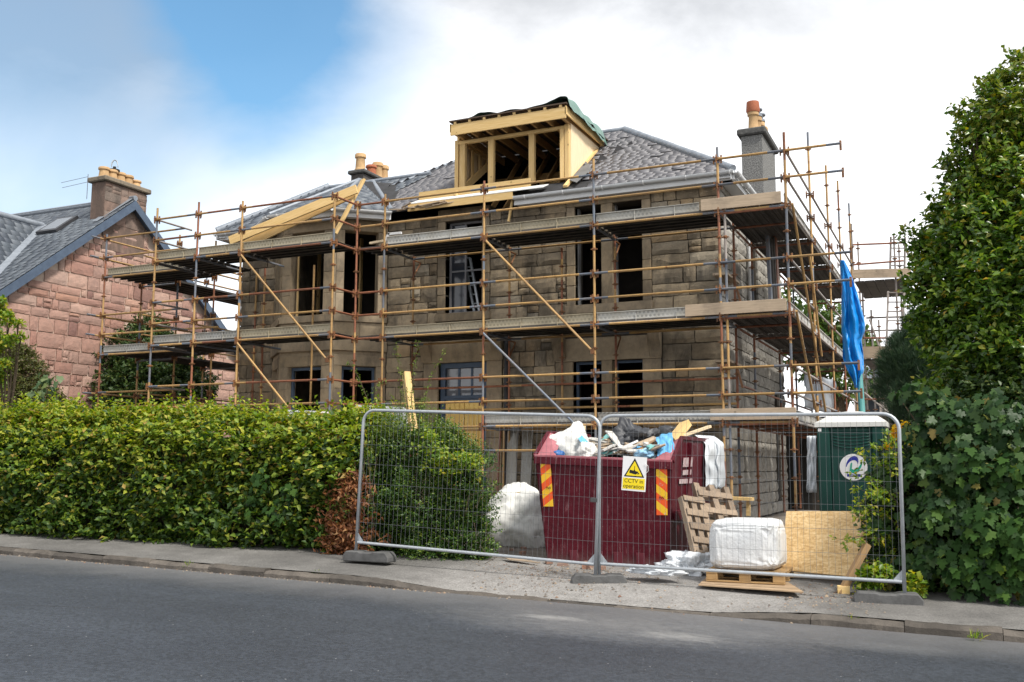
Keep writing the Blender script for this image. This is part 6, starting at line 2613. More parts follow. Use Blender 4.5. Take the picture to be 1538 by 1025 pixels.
lone_timber('timber_block', 'small wooden block on the ground at the foot of the brown prop', 'timber', p_ + Vector((-0.05, 0, 0.05)), p_ + Vector((0.08, 0.02, 0.05)), 0.09, 0.09, TIMBERX)
o = thing('saw_trestle', 'low plank bench in the shadow below the scaffold by the side wall', 'bench', (-4.2, 16.5, -1.1))
for nm, a, b, w, h in (('plank', (1087, 748), (1131, 750), 0.2, 0.05), ('leg', (1096, 752), (1096, 775), 0.06, 0.06), ('leg', (1124, 752), (1124, 775), 0.06, 0.06)):
    m = MB()
    m.beam(pY(*a, 16.5), pY(*b, 16.5), w, h)
    m.build(nm, TIMBERX, o)

# spare scaffold planks standing against the house wall
for k, (a, b, w, mt) in enumerate((((770, 642), (768, 740), 0.225, TOE), ((794, 640), (789, 742), 0.225, TOE))):
    m = MB()
    p0, p1 = pY(b[0], b[1], 18.75), pY(a[0], a[1], 19.4)
    m.beam(p0 - Vector((0, 0.05, 0.5)), p1, 0.05, w, up=(1, 0, 0))
    tag(m.build('steel_plank', mt, None), ['steel scaffold plank standing nearer the door against the house wall', 'steel scaffold plank standing nearer the skip against the house wall'][k], 'plank', 'spare steel planks against the wall')
for k, (a, b, mt) in enumerate((((752, 642), (745, 742), T_RED), ((757, 640), (755, 742), T_YEL))):
    m = MB()
    m.tube(pY(b[0], b[1], 18.6) - Vector((0, 0, 0.4)), pY(a[0], a[1], 19.3), 0.024, 8)
    tag(m.build('spare_tube', mt, None, auto=True), ['rusty red scaffold tube leaning on the wall beside the door', 'ochre scaffold tube leaning on the wall beside the steel planks'][k], 'tube', 'spare tubes against the wall')
wr_ = MB()
pc = pY(736, 683, 18.9)
wr_.path([pc + Vector((0.13 * math.cos(a), 0.02 * math.sin(3 * a), 0.13 * math.sin(a))) for a in [2 * math.pi * i / 20 for i in range(20)]], 0.012, 6)
wr_.path([pc + Vector((0.10 * math.cos(a), 0.03, 0.11 * math.sin(a))) for a in [2 * math.pi * i / 20 for i in range(20)]], 0.012, 6)
tag(wr_.build('cable_coil', DARKP, None), 'dark coil of cable hanging beside the yellow door', 'cable')

# ------------------------------------------------------------------ portable toilet
TOG = m_basic('dark_green_plastic', (0.004, 0.055, 0.042), (0.003, 0.042, 0.033), 2.5, 0.42, 0, 0.3, bump=0.06, bscale=20)
TWH = m_basic('white_roof_plastic', (0.78, 0.78, 0.76), (0.66, 0.66, 0.63), 5, 0.45, bump=0.1)
YT = 16.2
ta, tb2 = pY(1227, 642, YT), pY(1329, 642, YT)
TW = (tb2.x - ta.x) * 1.0
tzp = ta.z
zg = ground(-2, YT)
toi = thing('portable_toilet', 'dark green portable toilet with a white domed roof', 'toilet', ((ta.x + tb2.x) / 2, YT + 0.5, zg), (0, 0, 0.0))
hw, hd, HT = TW / 2, 0.5, tzp - zg
m = MB()
m.box((-hw + 0.02, -hd + 0.02, 0.08), (hw - 0.02, hd, HT))
m.build('cabin', TOG, toi, local=True, bevel=0.02)
for sx in (-1, 1):
    m = MB()
    m.box((sx * (hw - 0.19), -hd - 0.035, 0.08), (sx * hw, -hd + 0.019, HT - 0.005))
    m.build('corner_post', TOG, toi, local=True, bevel=0.015)
m = MB()
m.box((-hw + 0.20, -hd - 0.012, 0.12), (hw - 0.20, -hd + 0.019, HT - 0.03))
dr_ = m.build('door', TOG, toi, local=True, bevel=0.008)
for k in range(6):
    m = MB()
    z = HT - 0.07 - k * 0.042
    n = 9
    pts = []
    for i in range(n):
        u = -1 + 2 * i / (n - 1)
        pts.append((u * (hw - 0.23), -hd - 0.016, z - 0.05 * (1 - u * u) * k / 5))
    m.path(pts, 0.011, 6)
    m.build('vent_rib', TOG, dr_, local=True, smooth=True)
for sx in (-0.5, 0.0, 0.5):
    m = MB()
    m.box((sx * hw - 0.03, -hd - 0.018, 0.2), (sx * hw + 0.03, -hd - 0.0125, HT - 0.62))
    m.build('door_rib', TOG, dr_, local=True, bevel=0.002)
m = MB()
nx, ny = 15, 9
V, F = [], []
for j in range(ny):
    for i in range(nx):
        u, v = -1 + 2 * i / (nx - 1), -1 + 2 * j / (ny - 1)
        prof_ = max(0.0, 1 - abs(u) ** 2.6)
        V.append((u * (hw + 0.03), v * (hd + 0.05), HT + 0.07 + 0.19 * prof_ * (1 - abs(v) ** 3) ** 0.5))
F = [(j * nx + i, j * nx + i + 1, (j + 1) * nx + i + 1, (j + 1) * nx + i) for j in range(ny - 1) for i in range(nx - 1)]
m.add(V, F)
m.box((-hw - 0.03, -hd - 0.05, HT + 0.0), (hw + 0.03, hd + 0.05, HT + 0.072))
m.build('roof', TWH, toi, local=True, auto=True)
m = MB()
m.box((-hw + 0.02, -hd - 0.04, HT - 0.07), (-hw + 0.07, -hd - 0.036, HT - 0.02))
m.build('label', SGN, toi, local=True)
lc = pY(1282, 702, YT - 0.02)
lx, lz2 = lc.x - (ta.x + tb2.x) / 2, lc.z - zg
R0 = 0.205
YLB = -hd - 0.024
m = MB()
m.lathe((0, 0, 0), [(R0, 0), (R0, 0.004)], 36)
m.v = [(x + lx, YLB - z, y + lz2) for x, y, z in m.v]
lg = m.build('round_logo', SGN, toi, local=True)
NAVY = NT('logo_blue').done((0.02, 0.03, 0.30), 0.5)
TGRN = NT('logo_green').done((0.01, 0.38, 0.25), 0.5)


def arcband(cx, cz, rx, rz, a0, a1, w0, w1, n=14, ang=0.0):
    """a crescent stroke that swells in the middle"""
    o_, i_ = [], []
    for k in range(n + 1):
        t = k / n
        a = a0 + (a1 - a0) * t
        w = w0 + (w1 - w0) * math.sin(math.pi * t)
        for lst, f in ((o_, 1 + w), (i_, 1 - w)):
            x, z = rx * f * math.cos(a), rz * f * math.sin(a)
            lst.append((cx + x * math.cos(ang) - z * math.sin(ang), YLB - 0.006, cz + x * math.sin(ang) + z * math.cos(ang)))
    m_ = MB()
    b = 0
    for k in range(n):
        m_.add([o_[k], o_[k + 1], i_[k + 1], i_[k]], [(0, 1, 2, 3)])
    return m_


arcband(lx - 0.02, lz2 + 0.03, 0.075, 0.12, 0.55, 3.7, 0.05, 0.30, ang=-0.5).build('logo_swoosh', NAVY, lg, local=True)
arcband(lx + 0.04, lz2 + 0.045, 0.07, 0.12, -2.5, 0.9, 0.05, 0.28, ang=-0.5).build('logo_swoosh', TGRN, lg, local=True)
m = MB()
m.prism([(lx - 0.04, YLB - 0.008, lz2 + 0.06), (lx - 0.015, YLB - 0.008, lz2 + 0.07), (lx - 0.03, YLB - 0.008, lz2 - 0.06), (lx - 0.06, YLB - 0.008, lz2 - 0.06)], (0, 0.001, 0))
m.build('logo_stroke', TGRN, lg, local=True)
m = MB()
m.box((lx - 0.10, YLB - 0.006, lz2 - 0.145), (lx + 0.10, YLB - 0.005, lz2 - 0.105))
m.build('logo_bar', NAVY, lg, local=True)
text(lg, 'HIRE', 0.045, (lx, YLB - 0.007, lz2 - 0.141), SGN, sx=1.4)
text(lg, 'TOILET', 0.05, (lx, YLB - 0.007, lz2 - 0.095), TGRN, sx=1.0) if False else None

# hose bundle by the toilet, polythene beside it
m = MB()
pc = pZ(1222, 757, zg + 0.25)
for k in range(3):
    m.path([pc + Vector((0.26 * math.cos(a) + 0.05 * k, 0.1 * math.sin(2 * a) + 0.08 * k, 0.16 * math.sin(a) + 0.04 * k)) for a in [math.pi * 2 * i / 18 for i in range(17)]], 0.012, 6)
tag(m.build('hose', TOG, None), 'dark green coiled hose on the ground left of the toilet', 'hose')
V, F = cloth_grid(12, 16, lambda u, v: tuple(pY(1212 + 14 * u, 655 + 85 * v, 17.2) + Vector((0, 0.10 * ns(u * 4, v * 5), 0))))
m = MB()
m.add(V, F)
o = m.build('polythene_sheet', POLY, None, smooth=True)
o.modifiers.new('thick', 'SOLIDIFY').thickness = 0.006
tag(o, 'pale polythene sheet hanging just left of the green toilet', 'plastic sheet')
V, F = cloth_grid(16, 14, lambda u, v: tuple(pX(1208 + 46 * u, 560 + 52 * v + 12 * u, RXI + 0.3) + Vector((0.08 * ns(u * 6, v * 3), 0, 0))))
m = MB()
m.add(V, F)
o = m.build('polythene_sheet', m_basic('grey_polythene', (0.30, 0.33, 0.36), (0.18, 0.20, 0.23), 3, 0.4, bump=0.4, bscale=8, bdist=0.02), None, smooth=True)  # darker grey than the other polythene sheets
o.modifiers.new('thick', 'SOLIDIFY').thickness = 0.006
tag(o, 'grey polythene sheet hung inside the right-hand scaffold above the toilet', 'plastic sheet')

# blue tarpaulin wound on a teal pole
BT = m_basic('blue_tarpaulin', (0.004, 0.19, 0.58), (0.006, 0.26, 0.70), 4, 0.35, 0, 0.4, bump=0.5, bscale=9, bdist=0.025)


def tarp(u, v):
    edge = [(0.0, 1262, 1268), (0.15, 1263, 1281), (0.33, 1264, 1292), (0.50, 1264, 1300), (0.56, 1264, 1299), (0.62, 1265, 1294), (0.75, 1266, 1297), (0.86, 1272, 1298), (0.93, 1279, 1293), (1.0, 1284, 1290)]
    for (v0, l0, r0), (v1, l1, r1) in zip(edge[:-1], edge[1:]):
        if v0 <= v <= v1:
            k = (v - v0) / (v1 - v0)
            l, r = l0 + (l1 - l0) * k, r0 + (r1 - r0) * k
            break
    a = u * 2 * math.pi
    s = 0.5 - 0.5 * math.cos(a)
    px = l + (r - l) * s + 1.5 * ns(v * 7, s * 4, 4)
    py = 391 + (583 - 391) * v
    fold = 0.07 * math.sin(s * 15 + 3.0 * math.sin(v * 4)) + 0.16 * abs(ns(s * 3.2 + v * 2, v * 5, 1.5)) + 0.10 * abs(ns(s * 8, v * 11 - s * 5, 3.0))
    Y = 18.75 - 0.18 * math.sin(a) * (0.5 + v) + fold * (0.4 + 0.8 * v)
    return tuple(pY(px, py, Y))


V, F = cloth_grid(80, 60, tarp)
m = MB()
m.add(V, F)
tag(m.build('tarpaulin', BT, None, smooth=True), 'bright blue tarpaulin hanging in folds off the scaffold corner', 'tarpaulin')
m = MB()
m.tube(pY(1289, 540, 18.8), pY(1298, 660, 18.3), 0.055, 12)
tag(m.build('teal_pole', m_basic('teal_pipe', (0.10, 0.32, 0.31), (0.07, 0.25, 0.25), 4, 0.45), None, auto=True), 'teal plastic pipe standing below the blue tarpaulin', 'pipe')

# white van cab / dumped frame behind the hedge
wf = thing('window_frame_dump', 'old white window frame leaning behind the hedge', 'window frame', (-9.6, 15.2, -1.0))
Y_ = 15.0
for a, b, w in (((534, 611), (606, 615), 0.07), ((534, 611), (527, 665), 0.08), ((606, 615), (614, 668), 0.09), ((538, 640), (610, 643), 0.05), ((540, 620), (605, 622), 0.04)):
    m = MB()
    m.beam(pY(*a, Y_), pY(*b, Y_), 0.06, w)
    m.build('frame_bar', UPVC, wf)
m = MB()
m.prism([pY(541, 622, Y_ + 0.02), pY(604, 624, Y_ + 0.02), pY(608, 664, Y_ + 0.02), pY(536, 662, Y_ + 0.02)], (0, 0.01, 0))
m.build('pane', NT('dusty_glass').done((0.38, 0.46, 0.46), 0.15, 0, 0.6), wf)
lone_timber('timber_post', 'new squared timber standing upright and tilted behind the hedge', 'timber', pY(626, 690, 14.6), pY(610, 560, 14.9), 0.12, 0.12, TIMBERX)
for k, (a, b, w, mt, lb) in enumerate((((440, 618), (492, 620), 0.16, UPVC, 'stack of white plastic boards lying behind the hedge top'), ((470, 622), (525, 624), 0.14, m_basic('brick_red', (0.30, 0.14, 0.10), (0.2, 0.1, 0.08), 6), 'low stack of reddish blocks behind the hedge'), ((180, 632), (285, 632), 0.12, UPVC, 'long pale board stack behind the hedge below the left scaffold'))):
    for q in range(1):
        m = MB()
        for j in range(3):
            m.beam(pY(a[0] + j * 2, a[1] + j * 4, 15.5), pY(b[0] - j, b[1] + j * 4, 15.5), 0.5, 0.035)
        tag(m.build('board_stack', mt, None), lb, 'board stack')
# ------------------------------------------------------------------ plants
def nrm(a):
    return a / np.maximum(np.linalg.norm(a, axis=1, keepdims=True), 1e-9)


def leaf_arrays(P, D, N, L, W, fold=0.25, droop=0.15):
    """one folded, pointed leaf per row: 6 vertices, 4 triangles"""
    n = len(P)
    D = nrm(D)
    S = nrm(np.cross(D, N))
    N = np.cross(S, D)
    L = np.broadcast_to(np.asarray(L, float), (n,))[:, None]
    W = np.broadcast_to(np.asarray(W, float), (n,))[:, None]
    base = P
    mid = P + D * L * 0.5 - N * L * 0.02
    l = P + D * L * 0.46 - S * W * 0.5 + N * W * fold
    r = P + D * L * 0.46 + S * W * 0.5 + N * W * fold
    tip = P + D * L - N * L * droop
    V = np.stack([base, l, mid, r, tip], 1).reshape(-1, 3)
    o = (np.arange(n) * 5)[:, None]
    F = np.concatenate([o + np.array([[0, 2, 1]]), o + np.array([[0, 3, 2]]), o + np.array([[1, 2, 4]]), o + np.array([[2, 3, 4]])], 1).reshape(-1, 3)
    return V, F


def twig_leaves(O, D, tl, per, L, W, spread=0.9, jit=0.35, up=0.55, droop=0.15, lvar=0.35):
    """leaves set alternately along short twigs starting at O in direction D"""
    n = len(O)
    D = nrm(D)
    k = np.tile(np.arange(per), n)
    T = (k + 0.6) / per
    Or, Dr = np.repeat(O, per, 0), np.repeat(D, per, 0)
    tlr = np.repeat(np.broadcast_to(tl, (n,)), per)[:, None]
    ref = np.repeat(nrm(rng.normal(size=(n, 3)) * 0.5 + np.array([0, 0, 1.0])), per, 0)
    S = nrm(np.cross(Dr, ref))
    sgn = np.where(k % 2 == 0, 1.0, -1.0)[:, None]
    P = Or + Dr * tlr * T[:, None] + rng.normal(size=(n * per, 3)) * 0.008
    LD = nrm(Dr * 0.6 + S * sgn * spread + rng.normal(size=(n * per, 3)) * jit)
    LN = nrm(np.array([0, 0, up]) + Dr * 0.45 + rng.normal(size=(n * per, 3)) * jit)
    s = 1 - lvar / 2 + rng.random(n * per) * lvar
    return leaf_arrays(P, LD, LN, L * s, W * s, droop=droop)


def merge(parts):
    V, F, b = [], [], 0
    for v, f in parts:
        V.append(v)
        F.append(f + b)
        b += len(v)
    return np.concatenate(V), np.concatenate(F)


def foliage(name, parent, parts, mt, kind='stuff'):
    V, F = merge(parts) if isinstance(parts, list) else parts
    o = wloc(parent)
    V = V - np.array([o.x, o.y, o.z])
    ob = link(name, np_mesh(name, V, F, mt), parent)
    ob['kind'] = kind
    return ob


def fbm(P, f, seed=0.0):
    return np.array([noise.noise((p[0] * f + seed, p[1] * f - seed, p[2] * f)) for p in P])


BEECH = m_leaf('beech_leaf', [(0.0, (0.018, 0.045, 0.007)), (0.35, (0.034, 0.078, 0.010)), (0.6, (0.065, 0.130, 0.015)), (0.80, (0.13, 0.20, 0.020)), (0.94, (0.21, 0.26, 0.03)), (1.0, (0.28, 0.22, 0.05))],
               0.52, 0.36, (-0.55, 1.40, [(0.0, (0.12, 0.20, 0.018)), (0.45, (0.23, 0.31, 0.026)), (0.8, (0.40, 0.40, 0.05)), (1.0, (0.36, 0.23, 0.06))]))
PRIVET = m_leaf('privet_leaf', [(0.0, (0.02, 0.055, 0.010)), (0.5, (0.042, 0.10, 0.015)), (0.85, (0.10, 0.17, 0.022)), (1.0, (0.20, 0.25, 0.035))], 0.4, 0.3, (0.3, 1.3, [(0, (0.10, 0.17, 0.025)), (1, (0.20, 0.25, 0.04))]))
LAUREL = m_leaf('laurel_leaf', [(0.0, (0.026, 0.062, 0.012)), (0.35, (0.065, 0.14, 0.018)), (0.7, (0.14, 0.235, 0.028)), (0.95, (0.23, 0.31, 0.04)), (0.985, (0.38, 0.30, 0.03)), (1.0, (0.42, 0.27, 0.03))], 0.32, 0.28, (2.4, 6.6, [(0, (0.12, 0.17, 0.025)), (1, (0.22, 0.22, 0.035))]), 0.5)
SYCA = m_leaf('sycamore_leaf', [(0.0, (0.014, 0.042, 0.012)), (0.5, (0.026, 0.066, 0.016)), (0.9, (0.05, 0.10, 0.024)), (0.97, (0.12, 0.18, 0.03)), (1.0, (0.22, 0.16, 0.05))], 0.45, 0.25, spec=0.25)
DARKSH = m_leaf('dark_shrub_leaf', [(0.0, (0.022, 0.048, 0.014)), (0.5, (0.038, 0.075, 0.02)), (0.9, (0.075, 0.12, 0.03)), (1.0, (0.17, 0.20, 0.05))], 0.45, 0.25)
FARLF = m_leaf('distant_leaf', [(0.0, (0.05, 0.10, 0.025)), (0.6, (0.09, 0.15, 0.035)), (1.0, (0.15, 0.20, 0.05))], 0.5, 0.35)
DEADLF = m_leaf('dead_brown_leaf', [(0.0, (0.10, 0.035, 0.015)), (0.5, (0.20, 0.075, 0.028)), (0.85, (0.30, 0.12, 0.04)), (1.0, (0.40, 0.24, 0.11))], 0.6, 0.25)
BRIGHT = m_leaf('bright_young_leaf', [(0.0, (0.08, 0.16, 0.02)), (0.5, (0.17, 0.27, 0.03)), (0.85, (0.30, 0.34, 0.03)), (1.0, (0.42, 0.36, 0.04))], 0.4, 0.4)
PINEM = m_leaf('pine_needle', [(0.0, (0.018, 0.045, 0.022)), (0.6, (0.032, 0.07, 0.032)), (1.0, (0.06, 0.10, 0.04))], 0.5, 0.15)
PALELF = m_leaf('pale_shrub_leaf', [(0.0, (0.06, 0.11, 0.05)), (0.6, (0.10, 0.16, 0.07)), (1.0, (0.17, 0.22, 0.08))], 0.5, 0.3)
BARK = m_basic('bark', (0.12, 0.09, 0.06), (0.06, 0.045, 0.03), 14, 0.95, bump=0.6, bscale=30, bdist=0.02)
HEDGE_CORE = m_basic('dark_hedge_core', (0.05, 0.04, 0.022), (0.018, 0.020, 0.010), 9, 0.95, bump=1.0, bscale=30, bdist=0.05)
FLW = m_leaf('yellow_petal', [(0, (0.82, 0.56, 0.01)), (1, (0.86, 0.66, 0.03))], 0.5, 0.3)


def hedge_shell(x0, x1, yf, depth, ztop, zbase, n, seed, ends=(False, False), bump=0.30, faces=(1.0, 0.55, 0.5)):
    """points and outward directions on the lumpy skin of a clipped hedge; yf, ztop, zbase are functions of x"""
    r = np.random.default_rng(seed)
    wf = faces[0]
    parts = []
    nf = int(n * wf / (wf + faces[1]))
    nt = n - nf
    x = r.uniform(x0, x1, nf)
    v = r.random(nf) ** 0.9
    zb, zt = zbase(x), ztop(x)
    z = zb + (zt - zb) * v
    y = yf(x) + 0.0 * z
    P = np.stack([x, y, z], 1)
    b = fbm(P, 1.5, seed) * bump + fbm(P, 4.0, seed + 3) * bump * 0.55
    # the shoulder rounds over, the skirt tucks in
    round_ = 0.30 * np.clip((v - 0.82) / 0.18, 0, 1) ** 2 + 0.18 * np.clip((0.14 - v) / 0.14, 0, 1) ** 2
    P[:, 1] += round_ - b
    D = np.stack([r.normal(0, 0.35, nf), -np.ones(nf), 0.15 + 0.9 * np.clip((v - 0.7) / 0.3, 0, 1) + r.normal(0, 0.3, nf)], 1)
    parts.append((P, D))
    x = r.uniform(x0, x1, nt)
    t = r.random(nt)
    P = np.stack([x, yf(x) + 0.15 + t * (depth - 0.2), ztop(x)], 1)
    P[:, 2] += fbm(P, 1.3, seed + 9) * 0.16 + fbm(P, 4.5, seed) * 0.10 - 0.03
    D = np.stack([r.normal(0, 0.35, nt), r.normal(-0.25, 0.35, nt), np.ones(nt)], 1)
    parts.append((P, D))
    for side, on in ((x0, ends[0]), (x1, ends[1])):
        if on:
            ne = int(n * depth / (x1 - x0) * 1.2)
            y = r.random(ne) * depth
            v = r.random(ne)
            sx = np.full(ne, side)
            zb, zt = zbase(sx), ztop(sx)
            P = np.stack([sx, yf(sx) + y, zb + (zt - zb) * v], 1)
            sg = 1 if side == x1 else -1
            P[:, 0] += sg * (fbm(P, 1.6, seed + 4) * bump - 0.15 * np.clip((v - 0.8) / 0.2, 0, 1) ** 2)
            parts.append((P, np.stack([np.full(ne, sg * 1.0), r.normal(-0.2, 0.4, ne), r.normal(0.2, 0.35, ne)], 1)))
    return np.concatenate([p for p, _ in parts]), np.concatenate([d for _, d in parts])


# ---- trees built of leafy lumps round limbs
def lumps(specs, Yd):
    """(px, py, radius px, dY) -> centres and radii"""
    out = []
    for (px, py, r, dy) in specs:
        c = pY(px, py, Yd + dy)
        d = ray(px, py)
        rr = r / FPX * (c - Vector((0, 0, 0))).dot((CAM_M.to_3x3() @ Vector((0, 0, -1))))
        out.append((c, rr))
    return out


def lump_leaves(ls, dens, tl, per, L, W, seed, inner=0.5, up=0.5, droop=0.15, bump=0.25, flatten=1.0):
    r = np.random.default_rng(seed)
    parts = []
    for c, R in ls:
        n = int(dens * R * R * 12.6)
        d = nrm(r.normal(size=(n, 3)))
        nz_ = fbm(d * 1.0 + np.array(list(c)), 1.9, seed) * bump + fbm(d * R * 1.0 + np.array(list(c)), 4.5, seed) * bump * 0.6
        rad = R * (1 + nz_) * (1 - np.abs(r.normal(0, 0.10, n)))
        k = int(n * inner)
        rad[:k] *= r.uniform(0.55, 0.95, k)
        P = np.array(list(c)) + d * rad[:, None] * np.array([1, 1, flatten])
        parts.append(twig_leaves(P - d * tl * 0.5, d * 0.8 + r.normal(0, 0.35, (n, 3)) + np.array([0, 0, 0.25]), tl, per, L, W, up=up, droop=droop))
    return parts


# ---- the clipped beech hedge
yfh = lambda x: 11.60 + (x + 15.0) * 0.085
zth = lambda x: 0.80 - (x + 14.5) * 0.030 + 0.04 * np.sin(x * 2.1)
zbh = lambda x: g0(x) + 0.11 + 0 * x
hx0, hx1 = -22.0, -8.05
hedge = thing('hedge', 'long clipped beech hedge with yellowing top along the pavement', 'hedge', (-13.0, 12.5, -1.25))
O, D = hedge_shell(hx0, hx1, yfh, 1.0, zth, zbh, 10500, 3, (False, True))
dep = rng.exponential(0.055, len(O))[:, None]
parts = [twig_leaves(O - nrm(D) * dep, D, 0.17, 5, 0.088, 0.052, droop=0.2, lvar=0.8)]
O2, D2 = hedge_shell(hx0, hx1, yfh, 1.0, zth, zbh, 3200, 4, (False, True))
parts.append(twig_leaves(O2 - nrm(D2) * 0.20, D2, 0.15, 5, 0.11, 0.07))
# new shoots that stand out of the top
ns_ = 620
xs = rng.uniform(hx0, hx1, ns_)
t = rng.random(ns_)
O3 = np.stack([xs, yfh(xs) + 0.1 + t * 0.8, zth(xs) + 0.02 + rng.normal(0, 0.04, ns_)], 1)
D3 = np.stack([rng.normal(0, 0.3, ns_), rng.normal(-0.1, 0.3, ns_), np.ones(ns_)], 1)
parts.append(twig_leaves(O3, D3, rng.uniform(0.12, 0.40, ns_), 8, 0.075, 0.044, up=0.9))
ns_ = 500
xs = rng.uniform(hx0, hx1, ns_)
v = rng.random(ns_)
O3 = np.stack([xs, yfh(xs) - 0.05, zbh(xs) + v * (zth(xs) - zbh(xs))], 1)
D3 = np.stack([rng.normal(0, 0.6, ns_), -np.ones(ns_), rng.normal(0.1, 0.4, ns_)], 1)
parts.append(twig_leaves(O3, D3, rng.uniform(0.14, 0.28, ns_), 7, 0.095, 0.058))
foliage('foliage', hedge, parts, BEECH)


def thicket(parent, x0, x1, yf, depth, ztop, zbase, inset=0.33, nseg=30):  # solid dark core added inside the hedge to block light, built as 'branches'
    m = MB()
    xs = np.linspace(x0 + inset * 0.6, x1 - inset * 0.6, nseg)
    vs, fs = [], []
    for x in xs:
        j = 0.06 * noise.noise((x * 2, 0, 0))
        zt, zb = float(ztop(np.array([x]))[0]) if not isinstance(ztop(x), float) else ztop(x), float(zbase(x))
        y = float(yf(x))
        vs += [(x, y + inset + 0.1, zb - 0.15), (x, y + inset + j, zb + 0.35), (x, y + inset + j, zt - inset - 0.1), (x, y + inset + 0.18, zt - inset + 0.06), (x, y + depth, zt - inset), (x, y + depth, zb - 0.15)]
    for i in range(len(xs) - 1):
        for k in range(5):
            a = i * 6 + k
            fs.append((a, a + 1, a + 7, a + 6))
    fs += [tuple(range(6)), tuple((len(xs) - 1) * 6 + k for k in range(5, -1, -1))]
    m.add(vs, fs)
    return m.build('branches', HEDGE_CORE, parent, smooth=True)


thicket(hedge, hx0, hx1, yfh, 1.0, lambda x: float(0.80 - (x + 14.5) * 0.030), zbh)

# ---- dead brown stretch
dead = thing('dead_shrub', 'withered shrub with copper brown leaves between the hedge and the privet', 'shrub', (-8.4, 12.1, -1.25))
lo, hi = pY(488, 820, 11.95), pY(552, 690, 11.95)
n_ = 620
xs = rng.normal((lo.x + hi.x) / 2, 0.19, n_)
zz = -1.22 + 1.25 * rng.beta(1.1, 1.6, n_) - 0.45 * np.abs(xs - (lo.x + hi.x) / 2)
zz = np.maximum(zz, -1.24)
O = np.stack([xs, 11.98 + 0.12 * fbm(np.stack([xs, zz, zz], 1), 3.0) + rng.random(n_) * 0.12, zz], 1)
D = np.stack([rng.normal(0, 0.5, n_), rng.normal(-0.9, 0.3, n_), rng.normal(-0.9, 0.4, n_)], 1)
foliage('foliage', dead, [twig_leaves(O, D, 0.12, 4, 0.085, 0.036, jit=0.5, droop=0.4)], DEADLF)
m = MB()
for k in range(14):
    x = U(lo.x, hi.x)
    m.path([(x, 12.15, -1.3), (x + U(-.1, .1), 12.1, -0.6), (x + U(-.2, .2), 12.05, 0.1)], [0.014, 0.010, 0.004], 5)
m.build('stems', BARK, dead)

# ---- privet at the drive
pvt = thing('privet_bush', 'small leaved green privet bush behind the left fence panel', 'bush', (-7.2, 12.6, -1.25))
yfp = lambda x: 12.0 + 0.0 * x
ztp = lambda x: 0.50 + 0.14 * np.clip((x + 8.0) / 0.5, 0, 1) - 0.62 * np.clip((x + 7.15) / 0.6, 0, 1.0) ** 1.3
zbp = lambda x: g0(x) + 0.13 + 0 * x
px0_, px1_ = -8.25, pY(722, 760, 12.35).x
pl_ = lumps([(560, 690, 46, 0), (610, 672, 40, 0.05), (655, 672, 40, 0.05), (690, 690, 34, 0.05), (672, 655, 20, 0.1), (560, 760, 60, 0), (640, 750, 70, 0), (690, 755, 42, 0), (708, 720, 20, 0.05), (575, 820, 46, 0), (650, 830, 60, 0), (700, 815, 40, 0), (722, 850, 22, 0), (712, 780, 24, 0), (530, 800, 30, 0.1), (540, 660, 26, 0.1), (742, 858, 8, 0), (640, 868, 26, -0.05), (590, 660, 24, 0.1)], 12.5)
parts = lump_leaves(pl_, 300, 0.13, 7, 0.044, 0.024, 112, 0.45, bump=0.35, flatten=1.0)
ns_ = 230
xs = rng.uniform(px0_, px1_, ns_)
zz = ztp(xs) + rng.normal(0, 0.05, ns_)
O3 = np.stack([xs, 12.2 + rng.random(ns_) * 0.5, zz], 1)
D3 = np.stack([rng.normal(0, 0.3, ns_), rng.normal(0, 0.3, ns_), np.ones(ns_)], 1)
parts.append(twig_leaves(O3, D3, rng.uniform(0.15, 0.4, ns_), 11, 0.036, 0.018, up=0.9))
ns_ = 160
O3 = np.stack([rng.uniform(px1_ - 0.15, px1_ + 0.12, ns_), 12.2 + rng.random(ns_) * 0.4, rng.uniform(-1.25, 0.1, ns_)], 1)
D3 = np.stack([np.ones(ns_), rng.normal(-0.3, 0.3, ns_), rng.normal(0.2, 0.4, ns_)], 1)
parts.append(twig_leaves(O3, D3, rng.uniform(0.1, 0.25, ns_), 8, 0.042, 0.024))
foliage('foliage', pvt, parts, PRIVET)
ns_ = 150
xs = rng.uniform(pY(640, 640, 12.2).x, px1_ + 0.1, ns_)
zz = np.minimum(rng.uniform(-0.15, 0.66, ns_), ztp(xs) + 0.05)
O3 = np.stack([xs, 11.98 + rng.random(ns_) * 0.2, zz], 1)
D3 = np.stack([rng.normal(0.3, 0.5, ns_), -np.ones(ns_) * 0.6, rng.normal(0.3, 0.4, ns_)], 1)
foliage('young_leaves', pvt, [twig_leaves(O3, D3, 0.14, 5, 0.06, 0.038)], BRIGHT)
m = MB()
for c, R in pl_:
    m.path([(-7.4, 12.8, -1.35), tuple(c.lerp(Vector((-7.4, 12.8, -0.8)), 0.5)), tuple(c)], [0.03, 0.02, 0.006], 5)
    for q in range(5):
        d = Vector((U(-1, 1), U(-1, 0.3), U(-0.6, 1))).normalized()
        m.path([tuple(c), tuple(c + d * R * 0.95)], [0.008, 0.003], 4)
m.build('branches', BARK, pvt)
m = MB()
for k in range(10):
    a = pY(U(690, 735), U(760, 850), 12.15)
    m.path([a, a + Vector((U(0, .2), -U(0.05, .2), U(-.1, .3))), a + Vector((U(0.1, .45), -U(0.05, .3), U(-.2, .35)))], [0.005, 0.004, 0.002], 4)
m.build('stray_twigs', BARK, pvt)
